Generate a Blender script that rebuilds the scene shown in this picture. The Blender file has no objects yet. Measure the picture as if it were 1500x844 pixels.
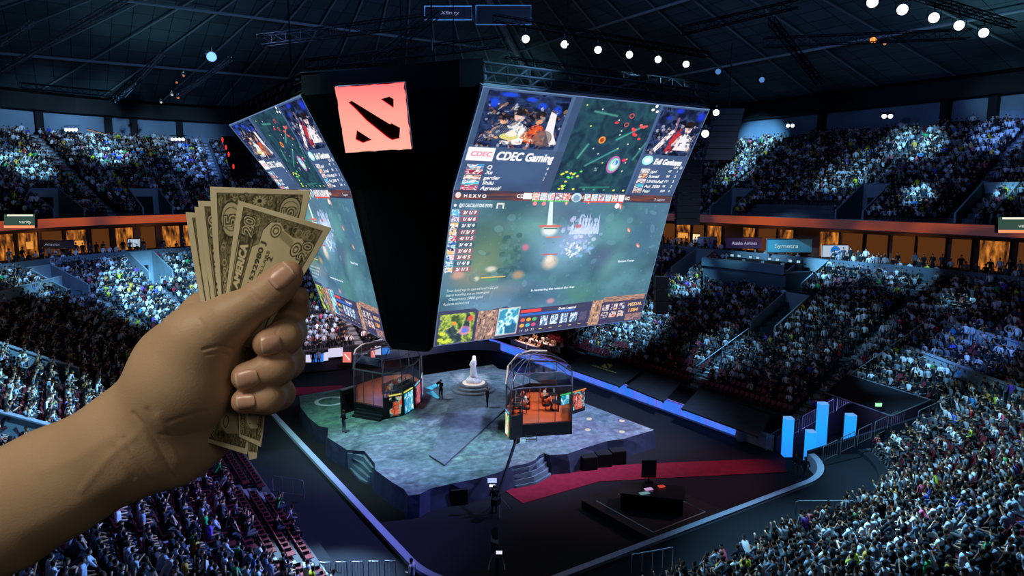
import bpy, math, random, numpy as np
from mathutils import Vector, Matrix
from mathutils.bvhtree import BVHTree
random.seed(7); RNG = np.random.default_rng(7)
SC = bpy.context.scene; COL = SC.collection
PI = math.pi
# ---------------------------------------------------------------- camera
EYE = 19.3; FPX = 1000.0
YAW = math.radians(33.0); PITCH = math.atan(142 / 1000)
RV = Vector((math.cos(YAW), -math.sin(YAW), 0)); FH = Vector((math.sin(YAW), math.cos(YAW), 0))
FW = FH * math.cos(PITCH) - Vector((0, 0, 1)) * math.sin(PITCH)
UP = FH * math.sin(PITCH) + Vector((0, 0, 1)) * math.cos(PITCH)
CAMP = Vector((0, 0, EYE))
cam_d = bpy.data.cameras.new('camera'); cam = bpy.data.objects.new('camera', cam_d); COL.objects.link(cam)
cam_d.sensor_width = 36; cam_d.lens = 24.0; cam_d.clip_start = 0.05; cam_d.clip_end = 400
CAM_M = Matrix.Translation(CAMP) @ Matrix(((RV.x, UP.x, -FW.x), (RV.y, UP.y, -FW.y), (RV.z, UP.z, -FW.z))).to_4x4()
cam.matrix_world = CAM_M
SC.camera = cam
SC.view_settings.view_transform = 'Standard'; SC.view_settings.look = 'None'
SC.view_settings.exposure = 0; SC.view_settings.gamma = 1; SC.view_settings.use_curve_mapping = False
SC.cycles.max_bounces = 5; SC.cycles.diffuse_bounces = 2; SC.cycles.glossy_bounces = 2
SC.cycles.transparent_max_bounces = 6; SC.cycles.transmission_bounces = 4; SC.cycles.volume_bounces = 0
SC.cycles.sample_clamp_indirect = 3.0
SC.cycles.caustics_reflective = False; SC.cycles.caustics_refractive = False

def ray(px, py):
    return RV * ((px - 750) / FPX) + UP * ((422 - py) / FPX) + FW
def at(px, py, d):            # point seen at a pixel, at horizontal depth d
    r = ray(px, py); return CAMP + r * (d / r.dot(FH))
def onz(px, py, z):           # point seen at a pixel, at height z
    r = ray(px, py); return CAMP + r * ((z - EYE) / r.z)
def proj(x, y, z):
    """arrays -> px, py, depth"""
    dx, dy, dz = x - CAMP.x, y - CAMP.y, z - CAMP.z
    w = dx * FW.x + dy * FW.y + dz * FW.z
    w2 = np.where(w > .1, w, .1)
    return 750 + FPX * (dx * RV.x + dy * RV.y) / w2, 422 - FPX * (dx * UP.x + dy * UP.y + dz * UP.z) / w2, w

# ---------------------------------------------------------------- colour and materials
def lin1(c): return c / 12.92 if c <= .04045 else ((c + .055) / 1.055) ** 2.4
def lin(c):
    if isinstance(c, str): c = tuple(int(c[i:i + 2], 16) / 255 for i in (0, 2, 4))
    return tuple(lin1(v) for v in c[:3])
def s2l(a): return np.where(a <= .04045, a / 12.92, ((np.maximum(a, 0) + .055) / 1.055) ** 2.4)
MATS = {}
def nodes(name):
    m = bpy.data.materials.new(name); m.use_nodes = True; nt = m.node_tree; nt.nodes.clear()
    o = nt.nodes.new('ShaderNodeOutputMaterial'); return m, nt, o
def mat(name, col, rough=.6, metal=0, noise=0, scale=4, spec=.3, bump=0, alpha=1):
    if name in MATS: return MATS[name]
    m, nt, o = nodes(name); b = nt.nodes.new('ShaderNodeBsdfPrincipled'); nt.links.new(b.outputs[0], o.inputs[0])
    c = lin(col); b.inputs['Base Color'].default_value = (*c, 1); b.inputs['Roughness'].default_value = rough
    b.inputs['Metallic'].default_value = metal; b.inputs['Specular IOR Level'].default_value = spec
    b.inputs['Alpha'].default_value = alpha
    if noise or bump:
        tc = nt.nodes.new('ShaderNodeTexCoord'); n = nt.nodes.new('ShaderNodeTexNoise'); n.inputs['Scale'].default_value = scale; n.inputs['Detail'].default_value = 6
        nt.links.new(tc.outputs['Object'], n.inputs['Vector'])
    if noise:
        r = nt.nodes.new('ShaderNodeMapRange'); r.inputs['From Min'].default_value = .3; r.inputs['From Max'].default_value = .7
        r.inputs['To Min'].default_value = 1 - noise; r.inputs['To Max'].default_value = 1 + noise
        v = nt.nodes.new('ShaderNodeVectorMath'); v.operation = 'SCALE'; v.inputs[0].default_value = c
        nt.links.new(n.outputs['Fac'], r.inputs['Value']); nt.links.new(r.outputs[0], v.inputs['Scale']); nt.links.new(v.outputs[0], b.inputs['Base Color'])
    if bump:
        bp = nt.nodes.new('ShaderNodeBump'); bp.inputs['Strength'].default_value = bump; bp.inputs['Distance'].default_value = .05
        nt.links.new(n.outputs['Fac'], bp.inputs['Height']); nt.links.new(bp.outputs[0], b.inputs['Normal'])
    MATS[name] = m; return m
def emit(name, col, s=1.0):
    if name in MATS: return MATS[name]
    m, nt, o = nodes(name); e = nt.nodes.new('ShaderNodeEmission'); e.inputs[0].default_value = (*lin(col), 1); e.inputs[1].default_value = s
    nt.links.new(e.outputs[0], o.inputs[0]); MATS[name] = m; return m
def attr_mat(name, attr='col', rough=.8, emission=0, spec=.2):
    if name in MATS: return MATS[name]
    m, nt, o = nodes(name); a = nt.nodes.new('ShaderNodeAttribute'); a.attribute_name = attr
    if emission:
        e = nt.nodes.new('ShaderNodeEmission'); e.inputs[1].default_value = emission
    else:
        e = nt.nodes.new('ShaderNodeBsdfPrincipled'); e.inputs['Roughness'].default_value = rough; e.inputs['Specular IOR Level'].default_value = spec
    nt.links.new(a.outputs['Color'], e.inputs[0]); nt.links.new(e.outputs[0], o.inputs[0]); MATS[name] = m; return m
def glass(name, col=(.8, .9, 1), a=.12):
    if name in MATS: return MATS[name]
    m, nt, o = nodes(name); t = nt.nodes.new('ShaderNodeBsdfTransparent'); g = nt.nodes.new('ShaderNodeBsdfGlossy')
    g.inputs['Roughness'].default_value = .08; g.inputs['Color'].default_value = (*col, 1); x = nt.nodes.new('ShaderNodeMixShader'); x.inputs[0].default_value = a
    nt.links.new(t.outputs[0], x.inputs[1]); nt.links.new(g.outputs[0], x.inputs[2]); nt.links.new(x.outputs[0], o.inputs[0]); MATS[name] = m; return m

# ---------------------------------------------------------------- objects
def tag(o, label=None, cat=None, group=None, kind=None):
    if label: o['label'] = label
    if cat: o['category'] = cat
    if group: o['group'] = group
    if kind: o['kind'] = kind
    return o
def empty(name, loc=(0, 0, 0), rz=0, label=None, cat=None, group=None, rot=None):
    o = bpy.data.objects.new(name, None); COL.objects.link(o); o.location = loc; o.rotation_euler = rot or (0, 0, rz)
    o.empty_display_size = .2
    return tag(o, label, cat, group)
def link(name, me, m, parent=None, loc=None, rz=0):
    o = bpy.data.objects.new(name, me); COL.objects.link(o)
    for k in (m if isinstance(m, (list, tuple)) else [m]): 
        if k is not None: me.materials.append(k)
    if parent is not None: o.parent = parent
    if loc is not None: o.location = loc; o.rotation_euler = (0, 0, rz)
    return o
def np_mesh(name, V, F, smooth=False, mi=None):
    """V (n,3), F (m,4) int array (quads) or (m,3)"""
    me = bpy.data.meshes.new(name); V = np.asarray(V, np.float32); F = np.asarray(F, np.int32)
    k = F.shape[1]; me.vertices.add(len(V)); me.vertices.foreach_set('co', V.ravel())
    me.loops.add(F.size); me.loops.foreach_set('vertex_index', F.ravel())
    me.polygons.add(len(F)); me.polygons.foreach_set('loop_start', np.arange(0, F.size, k, dtype=np.int32))
    if mi is not None: me.polygons.foreach_set('material_index', np.asarray(mi, np.int32))
    me.update(calc_edges=True); me.validate()
    me.polygons.foreach_set('use_smooth', np.full(len(me.polygons), bool(smooth)))
    return me
def set_col(me, C, name='col'):
    C = np.asarray(C, np.float32)
    a = me.color_attributes.new(name, 'FLOAT_COLOR', 'POINT')
    full = np.ones((len(me.vertices), 4), np.float32); full[:, :3] = C; a.data.foreach_set('color', full.ravel())

class MB:
    """collects shapes and links them as one mesh"""
    def __init__(s): s.v = []; s.f = []; s.mi = []; s.cm = 0
    def add(s, vs, fs):
        b = len(s.v); s.v += [tuple(v) for v in vs]; s.f += [tuple(b + i for i in f) for f in fs]; s.mi += [s.cm] * len(fs); return s
    def box(s, c, d, rz=0, bev=0):
        x, y, z = d[0] / 2, d[1] / 2, d[2] / 2; ca, sa = math.cos(rz), math.sin(rz)
        vs = [(c[0] + X * ca - Y * sa, c[1] + X * sa + Y * ca, c[2] + Z) for Z in (-z, z) for X, Y in ((-x, -y), (x, -y), (x, y), (-x, y))]
        return s.add(vs, [(3, 2, 1, 0), (4, 5, 6, 7), (0, 1, 5, 4), (1, 2, 6, 5), (2, 3, 7, 6), (3, 0, 4, 7)])
    def prism(s, poly, z0, z1):
        n = len(poly); vs = [(p[0], p[1], z0) for p in poly] + [(p[0], p[1], z1) for p in poly]
        return s.add(vs, [tuple(range(n))[::-1], tuple(range(n, 2 * n))] + [(i, (i + 1) % n, n + (i + 1) % n, n + i) for i in range(n)])
    def hull8(s, a, b):       # two quads (same winding) joined
        vs = list(a) + list(b)
        return s.add(vs, [(3, 2, 1, 0), (4, 5, 6, 7), (0, 1, 5, 4), (1, 2, 6, 5), (2, 3, 7, 6), (3, 0, 4, 7)])
    def tube(s, pts, r, n=6, cap=True):
        pts = [Vector(p) for p in pts]; R = r if isinstance(r, (list, tuple)) else [r] * len(pts); b = []
        ref = None
        for i, p in enumerate(pts):
            t = (pts[min(i + 1, len(pts) - 1)] - pts[max(i - 1, 0)])
            t = t.normalized() if t.length > 1e-9 else Vector((0, 0, 1))
            if ref is None: ref = Vector((0, 0, 1)) if abs(t.z) < .9 else Vector((1, 0, 0))
            u = t.cross(ref)
            if u.length < 1e-4: u = t.orthogonal()
            u.normalize(); w = t.cross(u).normalized(); ref = -w if False else ref
            b.append([p + (u * math.cos(a) + w * math.sin(a)) * R[i] for a in (2 * PI * k / n for k in range(n))])
        vs = [v for ring in b for v in ring]; fs = []
        for i in range(len(pts) - 1):
            for k in range(n):
                fs.append((i * n + k, i * n + (k + 1) % n, (i + 1) * n + (k + 1) % n, (i + 1) * n + k))
        if cap: fs += [tuple(range(n))[::-1], tuple(range((len(pts) - 1) * n, len(pts) * n))]
        return s.add(vs, fs)
    def lathe(s, prof, c=(0, 0, 0), n=24):
        vs = []; fs = []
        for r, z in prof: vs += [(c[0] + r * math.cos(2 * PI * k / n), c[1] + r * math.sin(2 * PI * k / n), c[2] + z) for k in range(n)]
        for i in range(len(prof) - 1):
            for k in range(n): fs.append((i * n + k, i * n + (k + 1) % n, (i + 1) * n + (k + 1) % n, (i + 1) * n + k))
        fs += [tuple(range(n))[::-1], tuple(range((len(prof) - 1) * n, len(prof) * n))]
        return s.add(vs, fs)
    def ball(s, c, r, n=10, m=6, sc=(1, 1, 1)):
        return s.lathe([(max(r * math.sin(PI * i / m), 1e-4) , 0) for i in range(m + 1)], c, n) if False else s._ball(c, r, n, m, sc)
    def _ball(s, c, r, n, m, sc):
        vs = [(c[0], c[1], c[2] - r * sc[2])]
        for i in range(1, m):
            t = PI * i / m
            vs += [(c[0] + r * sc[0] * math.sin(t) * math.cos(2 * PI * k / n), c[1] + r * sc[1] * math.sin(t) * math.sin(2 * PI * k / n), c[2] - r * sc[2] * math.cos(t)) for k in range(n)]
        vs.append((c[0], c[1], c[2] + r * sc[2])); fs = [(0, 1 + (k + 1) % n, 1 + k) for k in range(n)]
        for i in range(m - 2):
            for k in range(n): fs.append((1 + i * n + k, 1 + i * n + (k + 1) % n, 1 + (i + 1) * n + (k + 1) % n, 1 + (i + 1) * n + k))
        L = len(vs) - 1; q = 1 + (m - 2) * n
        fs += [(q + k, q + (k + 1) % n, L) for k in range(n)]
        return s.add(vs, fs)
    def mesh(s, name, smooth=False):
        me = bpy.data.meshes.new(name); me.from_pydata(s.v, [], s.f)
        if any(s.mi): me.polygons.foreach_set('material_index', s.mi)
        if smooth: me.polygons.foreach_set('use_smooth', [True] * len(me.polygons))
        me.update(); return me
    def build(s, name, m, parent=None, smooth=False, loc=None, rz=0): return link(name, s.mesh(name, smooth), m, parent, loc, rz)
def bevel(o, w=.02, n=2):
    md = o.modifiers.new('bevel', 'BEVEL'); md.width = w; md.segments = n; md.limit_method = 'ANGLE'; return o
def copy_tree(o, parent=None):
    c = o.copy(); COL.objects.link(c); c.parent = parent
    for ch in o.children: copy_tree(ch, c)
    return c

# ---------------------------------------------------------------- signed-distance mesher
class SDF:
    def __init__(s, lo, hi, h):
        s.lo = np.array(lo, np.float32); s.h = h; s.n = np.ceil((np.array(hi) - lo) / h).astype(int) + 1
        s.g = np.full(s.n, 1.0, np.float32)
    def _sub(s, lo, hi):
        a = np.clip(np.floor((np.array(lo) - s.lo) / s.h).astype(int), 0, s.n - 1); b = np.clip(np.ceil((np.array(hi) - s.lo) / s.h).astype(int) + 1, 1, s.n)
        if (b <= a).any(): return None
        ax = [s.lo[i] + s.h * np.arange(a[i], b[i], dtype=np.float32) for i in range(3)]
        return (slice(a[0], b[0]), slice(a[1], b[1]), slice(a[2], b[2])), ax[0][:, None, None], ax[1][None, :, None], ax[2][None, None, :]
    def _mix(s, sl, d, k, sub=False):
        g = s.g[sl]
        if sub:
            h = np.maximum(k - np.abs(g + d), 0) / k; s.g[sl] = np.maximum(g, -d) + h * h * k * .25
        else:
            h = np.maximum(k - np.abs(g - d), 0) / k; s.g[sl] = np.minimum(g, d) - h * h * k * .25
    def cone(s, a, b, ra, rb, k=.01, sub=False, flat=None):
        """rounded cone; flat=(axis vector, factor) squashes the section along an axis"""
        a = np.array(a, np.float32); b = np.array(b, np.float32); m = max(ra, rb) * (1 if flat is None or flat[1] <= 1 else flat[1]) + k * 1.5 + s.h * 2
        q = s._sub(np.minimum(a, b) - m, np.maximum(a, b) + m)
        if q is None: return
        sl, x, y, z = q; ab = b - a; L2 = float(ab @ ab) + 1e-12
        px, py, pz = x - a[0], y - a[1], z - a[2]
        t = np.clip((px * ab[0] + py * ab[1] + pz * ab[2]) / L2, 0, 1)
        dx, dy, dz = px - t * ab[0], py - t * ab[1], pz - t * ab[2]
        if flat is not None:
            f = np.array(flat[0], np.float32); f /= np.linalg.norm(f); dd = (dx * f[0] + dy * f[1] + dz * f[2]) * (1 / flat[1] - 1)
            dx = dx + dd * f[0]; dy = dy + dd * f[1]; dz = dz + dd * f[2]
        d = np.sqrt(dx * dx + dy * dy + dz * dz) - (ra + t * (rb - ra)); s._mix(sl, d, k, sub)
    def ball(s, c, r, k=.01, sc=(1, 1, 1), sub=False):
        c = np.array(c, np.float32); sc = np.array(sc, np.float32); m = r * sc.max() + k * 1.5 + s.h * 2; q = s._sub(c - m, c + m)
        if q is None: return
        sl, x, y, z = q; d = (np.sqrt(((x - c[0]) / sc[0]) ** 2 + ((y - c[1]) / sc[1]) ** 2 + ((z - c[2]) / sc[2]) ** 2) - r) * float(sc.min()); s._mix(sl, d, k, sub)
    def mesh(s):
        """surface nets -> V, F(quads)"""
        g = s.g; neg = g < 0; c = neg[:-1, :-1, :-1].astype(np.int8)
        cnt = np.zeros_like(c)
        for i in (0, 1):
            for j in (0, 1):
                for k in (0, 1): cnt += neg[i:g.shape[0] - 1 + i, j:g.shape[1] - 1 + j, k:g.shape[2] - 1 + k]
        act = (cnt > 0) & (cnt < 8); I, J, K = np.nonzero(act); n = len(I)
        idx = np.full(act.shape, -1, np.int32); idx[I, J, K] = np.arange(n)
        acc = np.zeros((n, 3), np.float32); w = np.zeros(n, np.float32)
        cor = [(i, j, k) for i in (0, 1) for j in (0, 1) for k in (0, 1)]
        for a in cor:
            for ax in range(3):
                if a[ax]: continue
                b = list(a); b[ax] = 1
                va = g[I + a[0], J + a[1], K + a[2]]; vb = g[I + b[0], J + b[1], K + b[2]]; mk = (va < 0) != (vb < 0)
                t = np.where(mk, va / np.where(mk, va - vb, 1), 0); p = np.tile(np.array(a, np.float32), (n, 1)); p[:, ax] = t
                acc[mk] += p[mk]; w[mk] += 1
        V = s.lo + s.h * (np.stack([I, J, K], 1) + acc / w[:, None]); F = []
        for ax in range(3):
            sh = [g.shape[0], g.shape[1], g.shape[2]]; o1, o2 = [(1, 2), (2, 0), (0, 1)][ax]
            A = neg[tuple(slice(0, sh[i] - 1) if i == ax else slice(1, sh[i] - 1) for i in range(3))]
            B = neg[tuple(slice(1, sh[i]) if i == ax else slice(1, sh[i] - 1) for i in range(3))]
            for flag in (0, 1):
                P = np.nonzero((A & ~B) if flag == 0 else (~A & B)); P = [P[i] + (0 if i == ax else 1) for i in range(3)]
                def at_(d1, d2):
                    q = [P[0].copy(), P[1].copy(), P[2].copy()]; q[o1] = q[o1] - d1; q[o2] = q[o2] - d2; return idx[q[0], q[1], q[2]]
                Q = np.stack([at_(1, 1), at_(0, 1), at_(0, 0), at_(1, 0)], 1)
                F.append(Q if flag == 0 else Q[:, ::-1])
        F = np.concatenate(F); F = F[(F >= 0).all(1)]
        return V, F
    def sample(s, p):
        i = np.clip(np.round((np.asarray(p) - s.lo) / s.h).astype(int), 0, s.n - 1); return s.g[i[..., 0], i[..., 1], i[..., 2]]
# ---------------------------------------------------------------- the bowl: a rounded rectangle swept outwards
RX0, RX1, RY0, RY1, R0 = 13.3, 43.0, 24.5, 72.0, 5.0
CX0, CX1, CY0, CY1 = RX0 + R0, RX1 - R0, RY0 + R0, RY1 - R0
# segments: 0 near, 1 corner near-right, 2 right, 3 corner far-right, 4 far, 5 corner far-left, 6 left, 7 corner near-left
SEGS = [('s', (CX0, RY0), (1, 0), CX1 - CX0, (0, -1)), ('c', (CX1, CY0), -PI / 2), ('s', (RX1, CY0), (0, 1), CY1 - CY0, (1, 0)), ('c', (CX1, CY1), 0),
        ('s', (CX1, RY1), (-1, 0), CX1 - CX0, (0, 1)), ('c', (CX0, CY1), PI / 2), ('s', (RX0, CY1), (0, -1), CY1 - CY0, (-1, 0)), ('c', (CX0, CY0), PI)]
def bp(seg, q, u):
    """plan point and outward angle: q metres along a straight, radians round a corner"""
    S = SEGS[seg]
    if S[0] == 's': return S[1][0] + S[2][0] * q + S[4][0] * u, S[1][1] + S[2][1] * q + S[4][1] * u, math.atan2(S[4][1], S[4][0])
    a = S[2] + q; return S[1][0] + math.cos(a) * (R0 + u), S[1][1] + math.sin(a) * (R0 + u), a
def inv(x, y):
    """plan point -> seg, q, u"""
    ax = 0 if x < CX0 else (2 if x > CX1 else 1); ay = 0 if y < CY0 else (2 if y > CY1 else 1)
    if ax != 1 and ay != 1:
        seg = {(2, 0): 1, (2, 2): 3, (0, 2): 5, (0, 0): 7}[(ax, ay)]; S = SEGS[seg]; dx, dy = x - S[1][0], y - S[1][1]
        return seg, (math.atan2(dy, dx) - S[2]) % (2 * PI), math.hypot(dx, dy) - R0
    best = None
    for seg in (0, 2, 4, 6):
        S = SEGS[seg]; u = (x - S[1][0]) * S[4][0] + (y - S[1][1]) * S[4][1]
        if best is None or u > best[2]: best = (seg, (x - S[1][0]) * S[2][0] + (y - S[1][1]) * S[2][1], u)
    return best
LR0, LROWS, LD, LH = 4.2, 23, .86, .425     # lower tier: first row offset, rows, depth, rise
UR0, UROWS, UD, UH = 26.2, 22, .8, .47      # upper tier
LZ0, UZ0 = 1.3, 16.3
def lz(i): return LZ0 + LH * i
def uz(i): return UZ0 + UH * i
def hgt(u):
    if u < 0: return 0
    if u < LR0: return 1.2
    if u < LR0 + LROWS * LD: return LZ0 + (u - LR0) / LD * LH
    if u < UR0: return 11.3
    return UZ0 + (u - UR0) / UD * UH
def hit(px, py, lo=0, hi=60):
    """the bowl surface a pixel looks at -> seg, q, u, x, y, z"""
    r = ray(px, py); r = r / r.dot(FH); d = 12.0
    while d < 150:
        p = CAMP + r * d; s, q, u = inv(p.x, p.y)
        if u >= lo and u <= hi and p.z <= hgt(u): return s, q, u, p.x, p.y, p.z
        if p.z < 0: return s, q, u, p.x, p.y, 0
        d += .1
    return None
# aisles: (seg, q) lines; portals: (seg, q centre, tier, row a, row b)
# the players' tunnel through the stand: (seg, q0, q1, u0, u1)
HOLES = [(1, 1.08, 1.6, -1, 8.8), (2, -.1, .7, -1, 8.8)]
AISLES = [(2, 2.0), (2, 12.8), (2, 31.5), (2, 37), (1, .55), (0, 19.5), (0, 9), (3, .5), (3, 1.1), (4, .5), (4, 10), (4, 19.5), (5, .45), (5, .8), (5, 1.2), (6, 1), (6, 14), (6, 27), (6, 36.5), (7, .5), (7, 1.05)]
def portal(px, py, tier, n=6, w=2.8, row=None):
    h = hit(px, py, 26.2 if tier else 0, 60 if tier else 24)
    if h is None: return None
    s, q, u = h[:3]; r = int((u - (UR0 if tier else LR0)) / (UD if tier else LD)) if row is None else row
    return (s, q, tier, max(r, 0), n, w)
PORTALS = [portal(93, 312, 1, 5, 3.4, 0), portal(228, 310, 1, 5, 3.4, 0), portal(1078, 296, 1, 5, 3.2, 0), portal(1262, 303, 1, 6, 2.8, 0), portal(1440, 310, 1, 6, 2.8, 0),
           portal(1125, 482, 0, 6, 2.6), portal(212, 385, 0, 5, 2.6, 18), portal(70, 410, 0, 5, 2.8, 17), portal(1015, 390, 0, 5, 2.8, 18), portal(1185, 400, 0, 5, 2.8, 18), portal(1455, 400, 0, 5, 2.8, 17)]
PORTALS = [p for p in PORTALS if p]
def half(seg, w, u): return w / 2 if SEGS[seg][0] == 's' else (w / 2) / (R0 + u)
def stations(tier):
    """columns along the whole path, with the portals' edges among them"""
    out = []
    for s in range(8):
        L = SEGS[s][3] if SEGS[s][0] == 's' else PI / 2; n = 10 if SEGS[s][0] == 's' else 14
        qs = [L * k / n for k in range(n)]
        for p in PORTALS:
            if p[0] == s and p[2] == tier:
                u0 = (UR0 + UD * p[3]) if tier else (LR0 + LD * p[3]); hw = half(s, p[5], u0 + 2)
                qs = [q for q in qs if abs(q - p[1]) > hw * 1.15] + [p[1] - hw, p[1] + hw]
        for h in HOLES:
            if tier == 0 and h[0] == s: ep = .3 if SEGS[s][0] == 's' else .04; qs = [q for q in qs if abs(q - h[1]) > ep and abs(q - h[2]) > ep] + [v for v in (h[1], h[2]) if 0 < v < L]
        out += [(s, q) for q in sorted(q for q in qs if -1e-6 <= q < L)]
    return out
def sweep(name, prof, m, tier=None, closed=True, parent=None, holes=False, smooth=False, kind='structure', rng=None):
    st = stations(tier if tier is not None else 0) if rng is None else rng
    vs = []; fs = []
    for s, q in st:
        for u, z in prof:
            if s == 7 and .22 < q < 1.35 and z > 12 and 20 < u < 28.9: u = 28.9
            x, y, _ = bp(s, q, u); vs.append((x, y, z))
    n = len(prof); N = len(st)
    for j in range(N if closed else N - 1):
        j2 = (j + 1) % N
        mid = None
        if holes:
            s, q = st[j]; s2, q2 = st[j2]
            mid = (s, (q + q2) / 2) if s == s2 else (s, (q + (SEGS[s][3] if SEGS[s][0] == 's' else PI / 2)) / 2)
        for i in range(n - 1):
            if mid is not None:
                r = (prof[i][0] + prof[i + 1][0]) / 2; skip = False
                for p in PORTALS:
                    if p[2] != tier or p[0] != mid[0]: continue
                    u0 = UR0 + UD * p[3] if tier else LR0 + LD * p[3]; u1 = u0 + p[4] * (UD if tier else LD); hw = half(p[0], p[5], u0 + 2)
                    if abs(mid[1] - p[1]) < hw and u0 - .01 < r < u1 + .01 : skip = True
                for h in HOLES:
                    if tier in (0, None) and h[0] == mid[0] and h[1] < mid[1] < h[2] and h[3] < r < h[4]: skip = True
                if skip: continue
            fs.append((j * n + i, j2 * n + i, j2 * n + i + 1, j * n + i + 1))
    o = MB().add(vs, fs).build(name, m, parent)
    if kind: o['kind'] = kind
    return o
M_conc = mat('dark concrete', (.30, .31, .34), .85, noise=.25, scale=.6)
M_conc2 = mat('pale concrete', (.55, .58, .62), .8, noise=.15, scale=.5)
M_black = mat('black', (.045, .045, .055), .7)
M_floor = mat('black arena floor', (.05, .05, .085), .85, noise=.3, scale=.3)
M_led = mat('white dasher board', (.62, .68, .78), .5)
M_steel = mat('galvanised steel', (.55, .58, .62), .35, metal=.6)
M_maroon = mat('maroon plastic', (.40, .13, .16), .5)
M_step = mat('stair nosing', (.55, .57, .55), .8)

def build_bowl():
    # floor
    vs = []; n = 0
    for s, q in stations(0):
        x, y, _ = bp(s, q, .1); vs.append((x, y, 0)); n += 1
    o = MB().add(vs, [tuple(range(n))]).build('floor', M_floor); o['kind'] = 'structure'
    # ice-rink boards with their ledge
    sweep('trim_1', [(0, 0), (0, 1.05), (.42, 1.08), (.42, 1.0), (.45, .85)], M_led, holes=True)
    sweep('floor_perimeter_walk', [(.42, .9), (LR0 - .6, .95), (LR0 - .6, 1.25), (LR0, 1.3)], mat('perimeter walk', (.06, .08, .12), .9, noise=.2, scale=.5), holes=True)
    pr = [(LR0, LZ0)]
    for i in range(LROWS):
        pr += [(LR0 + LD * (i + 1) - .01, lz(i)), (LR0 + LD * (i + 1), lz(i + 1))]
    sweep('floor_lower_terrace', pr, M_conc, 0, holes=True)
    e = LR0 + LROWS * LD; zt = lz(LROWS)
    sweep('wall_lower_parapet', [(e, zt), (e + .1, zt), (e + .1, zt + 1.1), (e + .3, zt + 1.1), (e + .3, zt)], mat('parapet', (.36, .42, .47), .8, noise=.15, scale=.4))
    sweep('floor_suite_level', [(e, zt + .0), (UR0 - 1.2, zt + .05), (UR0 + 1.5, zt + .06)], M_conc)
    sweep('wall_suite_back', [(UR0 + 1.5, zt), (UR0 + 1.5, UZ0 - .8), (UR0 - 2.3, UZ0 - .75)], mat('suite wall', (.30, .20, .14), .7, noise=.3, scale=.3))
    pr = [(UR0 - 2.3, UZ0 - .95), (UR0 - 2.3, UZ0 + .15), (UR0 - 2.1, UZ0 + .15), (UR0 - 2.1, UZ0), (UR0, UZ0)]
    sweep('floor_upper_walk', pr, M_conc)
    pr = [(UR0, UZ0)]
    for i in range(UROWS): pr += [(UR0 + UD * (i + 1) - .01, uz(i)), (UR0 + UD * (i + 1), uz(i + 1))]
    sweep('floor_upper_terrace', pr, M_conc, 1, holes=True)
    E_ = UR0 + UROWS * UD; ZT = uz(UROWS)
    sweep('wall_concourse', [(E_, ZT), (E_ + 1.5, ZT), (E_ + 1.5, ZT + 3.6)], mat('concourse wall', (.42, .5, .58), .8, noise=.12, scale=.25))
    sweep('trim_2', [(E_ + 1.5, ZT + 3.3), (E_ - 1.0, ZT + 3.2), (E_ - 1.0, ZT + 5.2), (E_ - 2.5, ZT + 5.4)], M_black)
    # roof
    m, nt, o_ = nodes('ceiling tiles'); b = nt.nodes.new('ShaderNodeBsdfPrincipled'); nt.links.new(b.outputs[0], o_.inputs[0]); b.inputs['Roughness'].default_value = .8
    tc = nt.nodes.new('ShaderNodeTexCoord'); br = nt.nodes.new('ShaderNodeTexBrick'); br.offset = 0; br.inputs['Scale'].default_value = .45; br.inputs['Mortar Size'].default_value = .018
    br.inputs['Brick Width'].default_value = .9; br.inputs['Row Height'].default_value = 1.4
    br.inputs['Color1'].default_value = (*lin((.36, .46, .48)), 1); br.inputs['Color2'].default_value = (*lin((.29, .38, .40)), 1); br.inputs['Mortar'].default_value = (*lin((.08, .09, .1)), 1)
    nt.links.new(tc.outputs['Object'], br.inputs['Vector']); nt.links.new(br.outputs[0], b.inputs['Base Color'])
    a = E_ + 1.6; x0, x1, y0, y1 = RX0 - a, RX1 + a, RY0 - a, RY1 + a; zr, zp = ZT + 5.0, ZT + 19; mx = (x0 + x1) / 2; k = 22
    V = [(x0, y0, zr), (x1, y0, zr), (x1, y1, zr), (x0, y1, zr), (mx - 8, (y0 + y1) / 2 - 18, zp), (mx + 8, (y0 + y1) / 2 - 18, zp), (mx + 8, (y0 + y1) / 2 + 18, zp), (mx - 8, (y0 + y1) / 2 + 18, zp)]
    o = MB().add(V, [(0, 4, 5, 1), (1, 5, 6, 2), (2, 6, 7, 3), (3, 7, 4, 0), (4, 7, 6, 5)]).build('ceiling', m); o['kind'] = 'structure'
    for nm, pp in (('wall_left', ((x0, y0), (x0, y1))), ('wall_far', ((x0, y1), (x1, y1))), ('wall_right', ((x1, y1), (x1, y0))), ('wall_near', ((x1, y0), (x0, y0)))):
        (ax, ay), (bx, by) = pp
        o = MB().add([(ax, ay, 0), (bx, by, 0), (bx, by, zr), (ax, ay, zr)], [(0, 1, 2, 3)]).build(nm, M_black); o['kind'] = 'structure'
    # beams of the roof: the ridges down the hips and purlins
    pts = [(Vector(V[i]), Vector(V[j])) for i, j in ((0, 4), (1, 5), (2, 6), (3, 7))]
    bm = mat('painted roof steel', (.62, .70, .72), .6)
    n = 1
    def beam(p, q, r, nm='roof_beam', lab=None, grp=None):
        o = MB().tube([p, q], r, 8).build(nm, bm); tag(o, lab, 'beam', grp); return o
    for p, q in pts: beam(p - Vector((0, 0, .6)), q - Vector((0, 0, .6)), .45, 'roof_beam', 'heavy steel beam running up a fold of the dark roof', 'hip beams of the roof')
    c = [Vector(v) for v in V]
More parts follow.
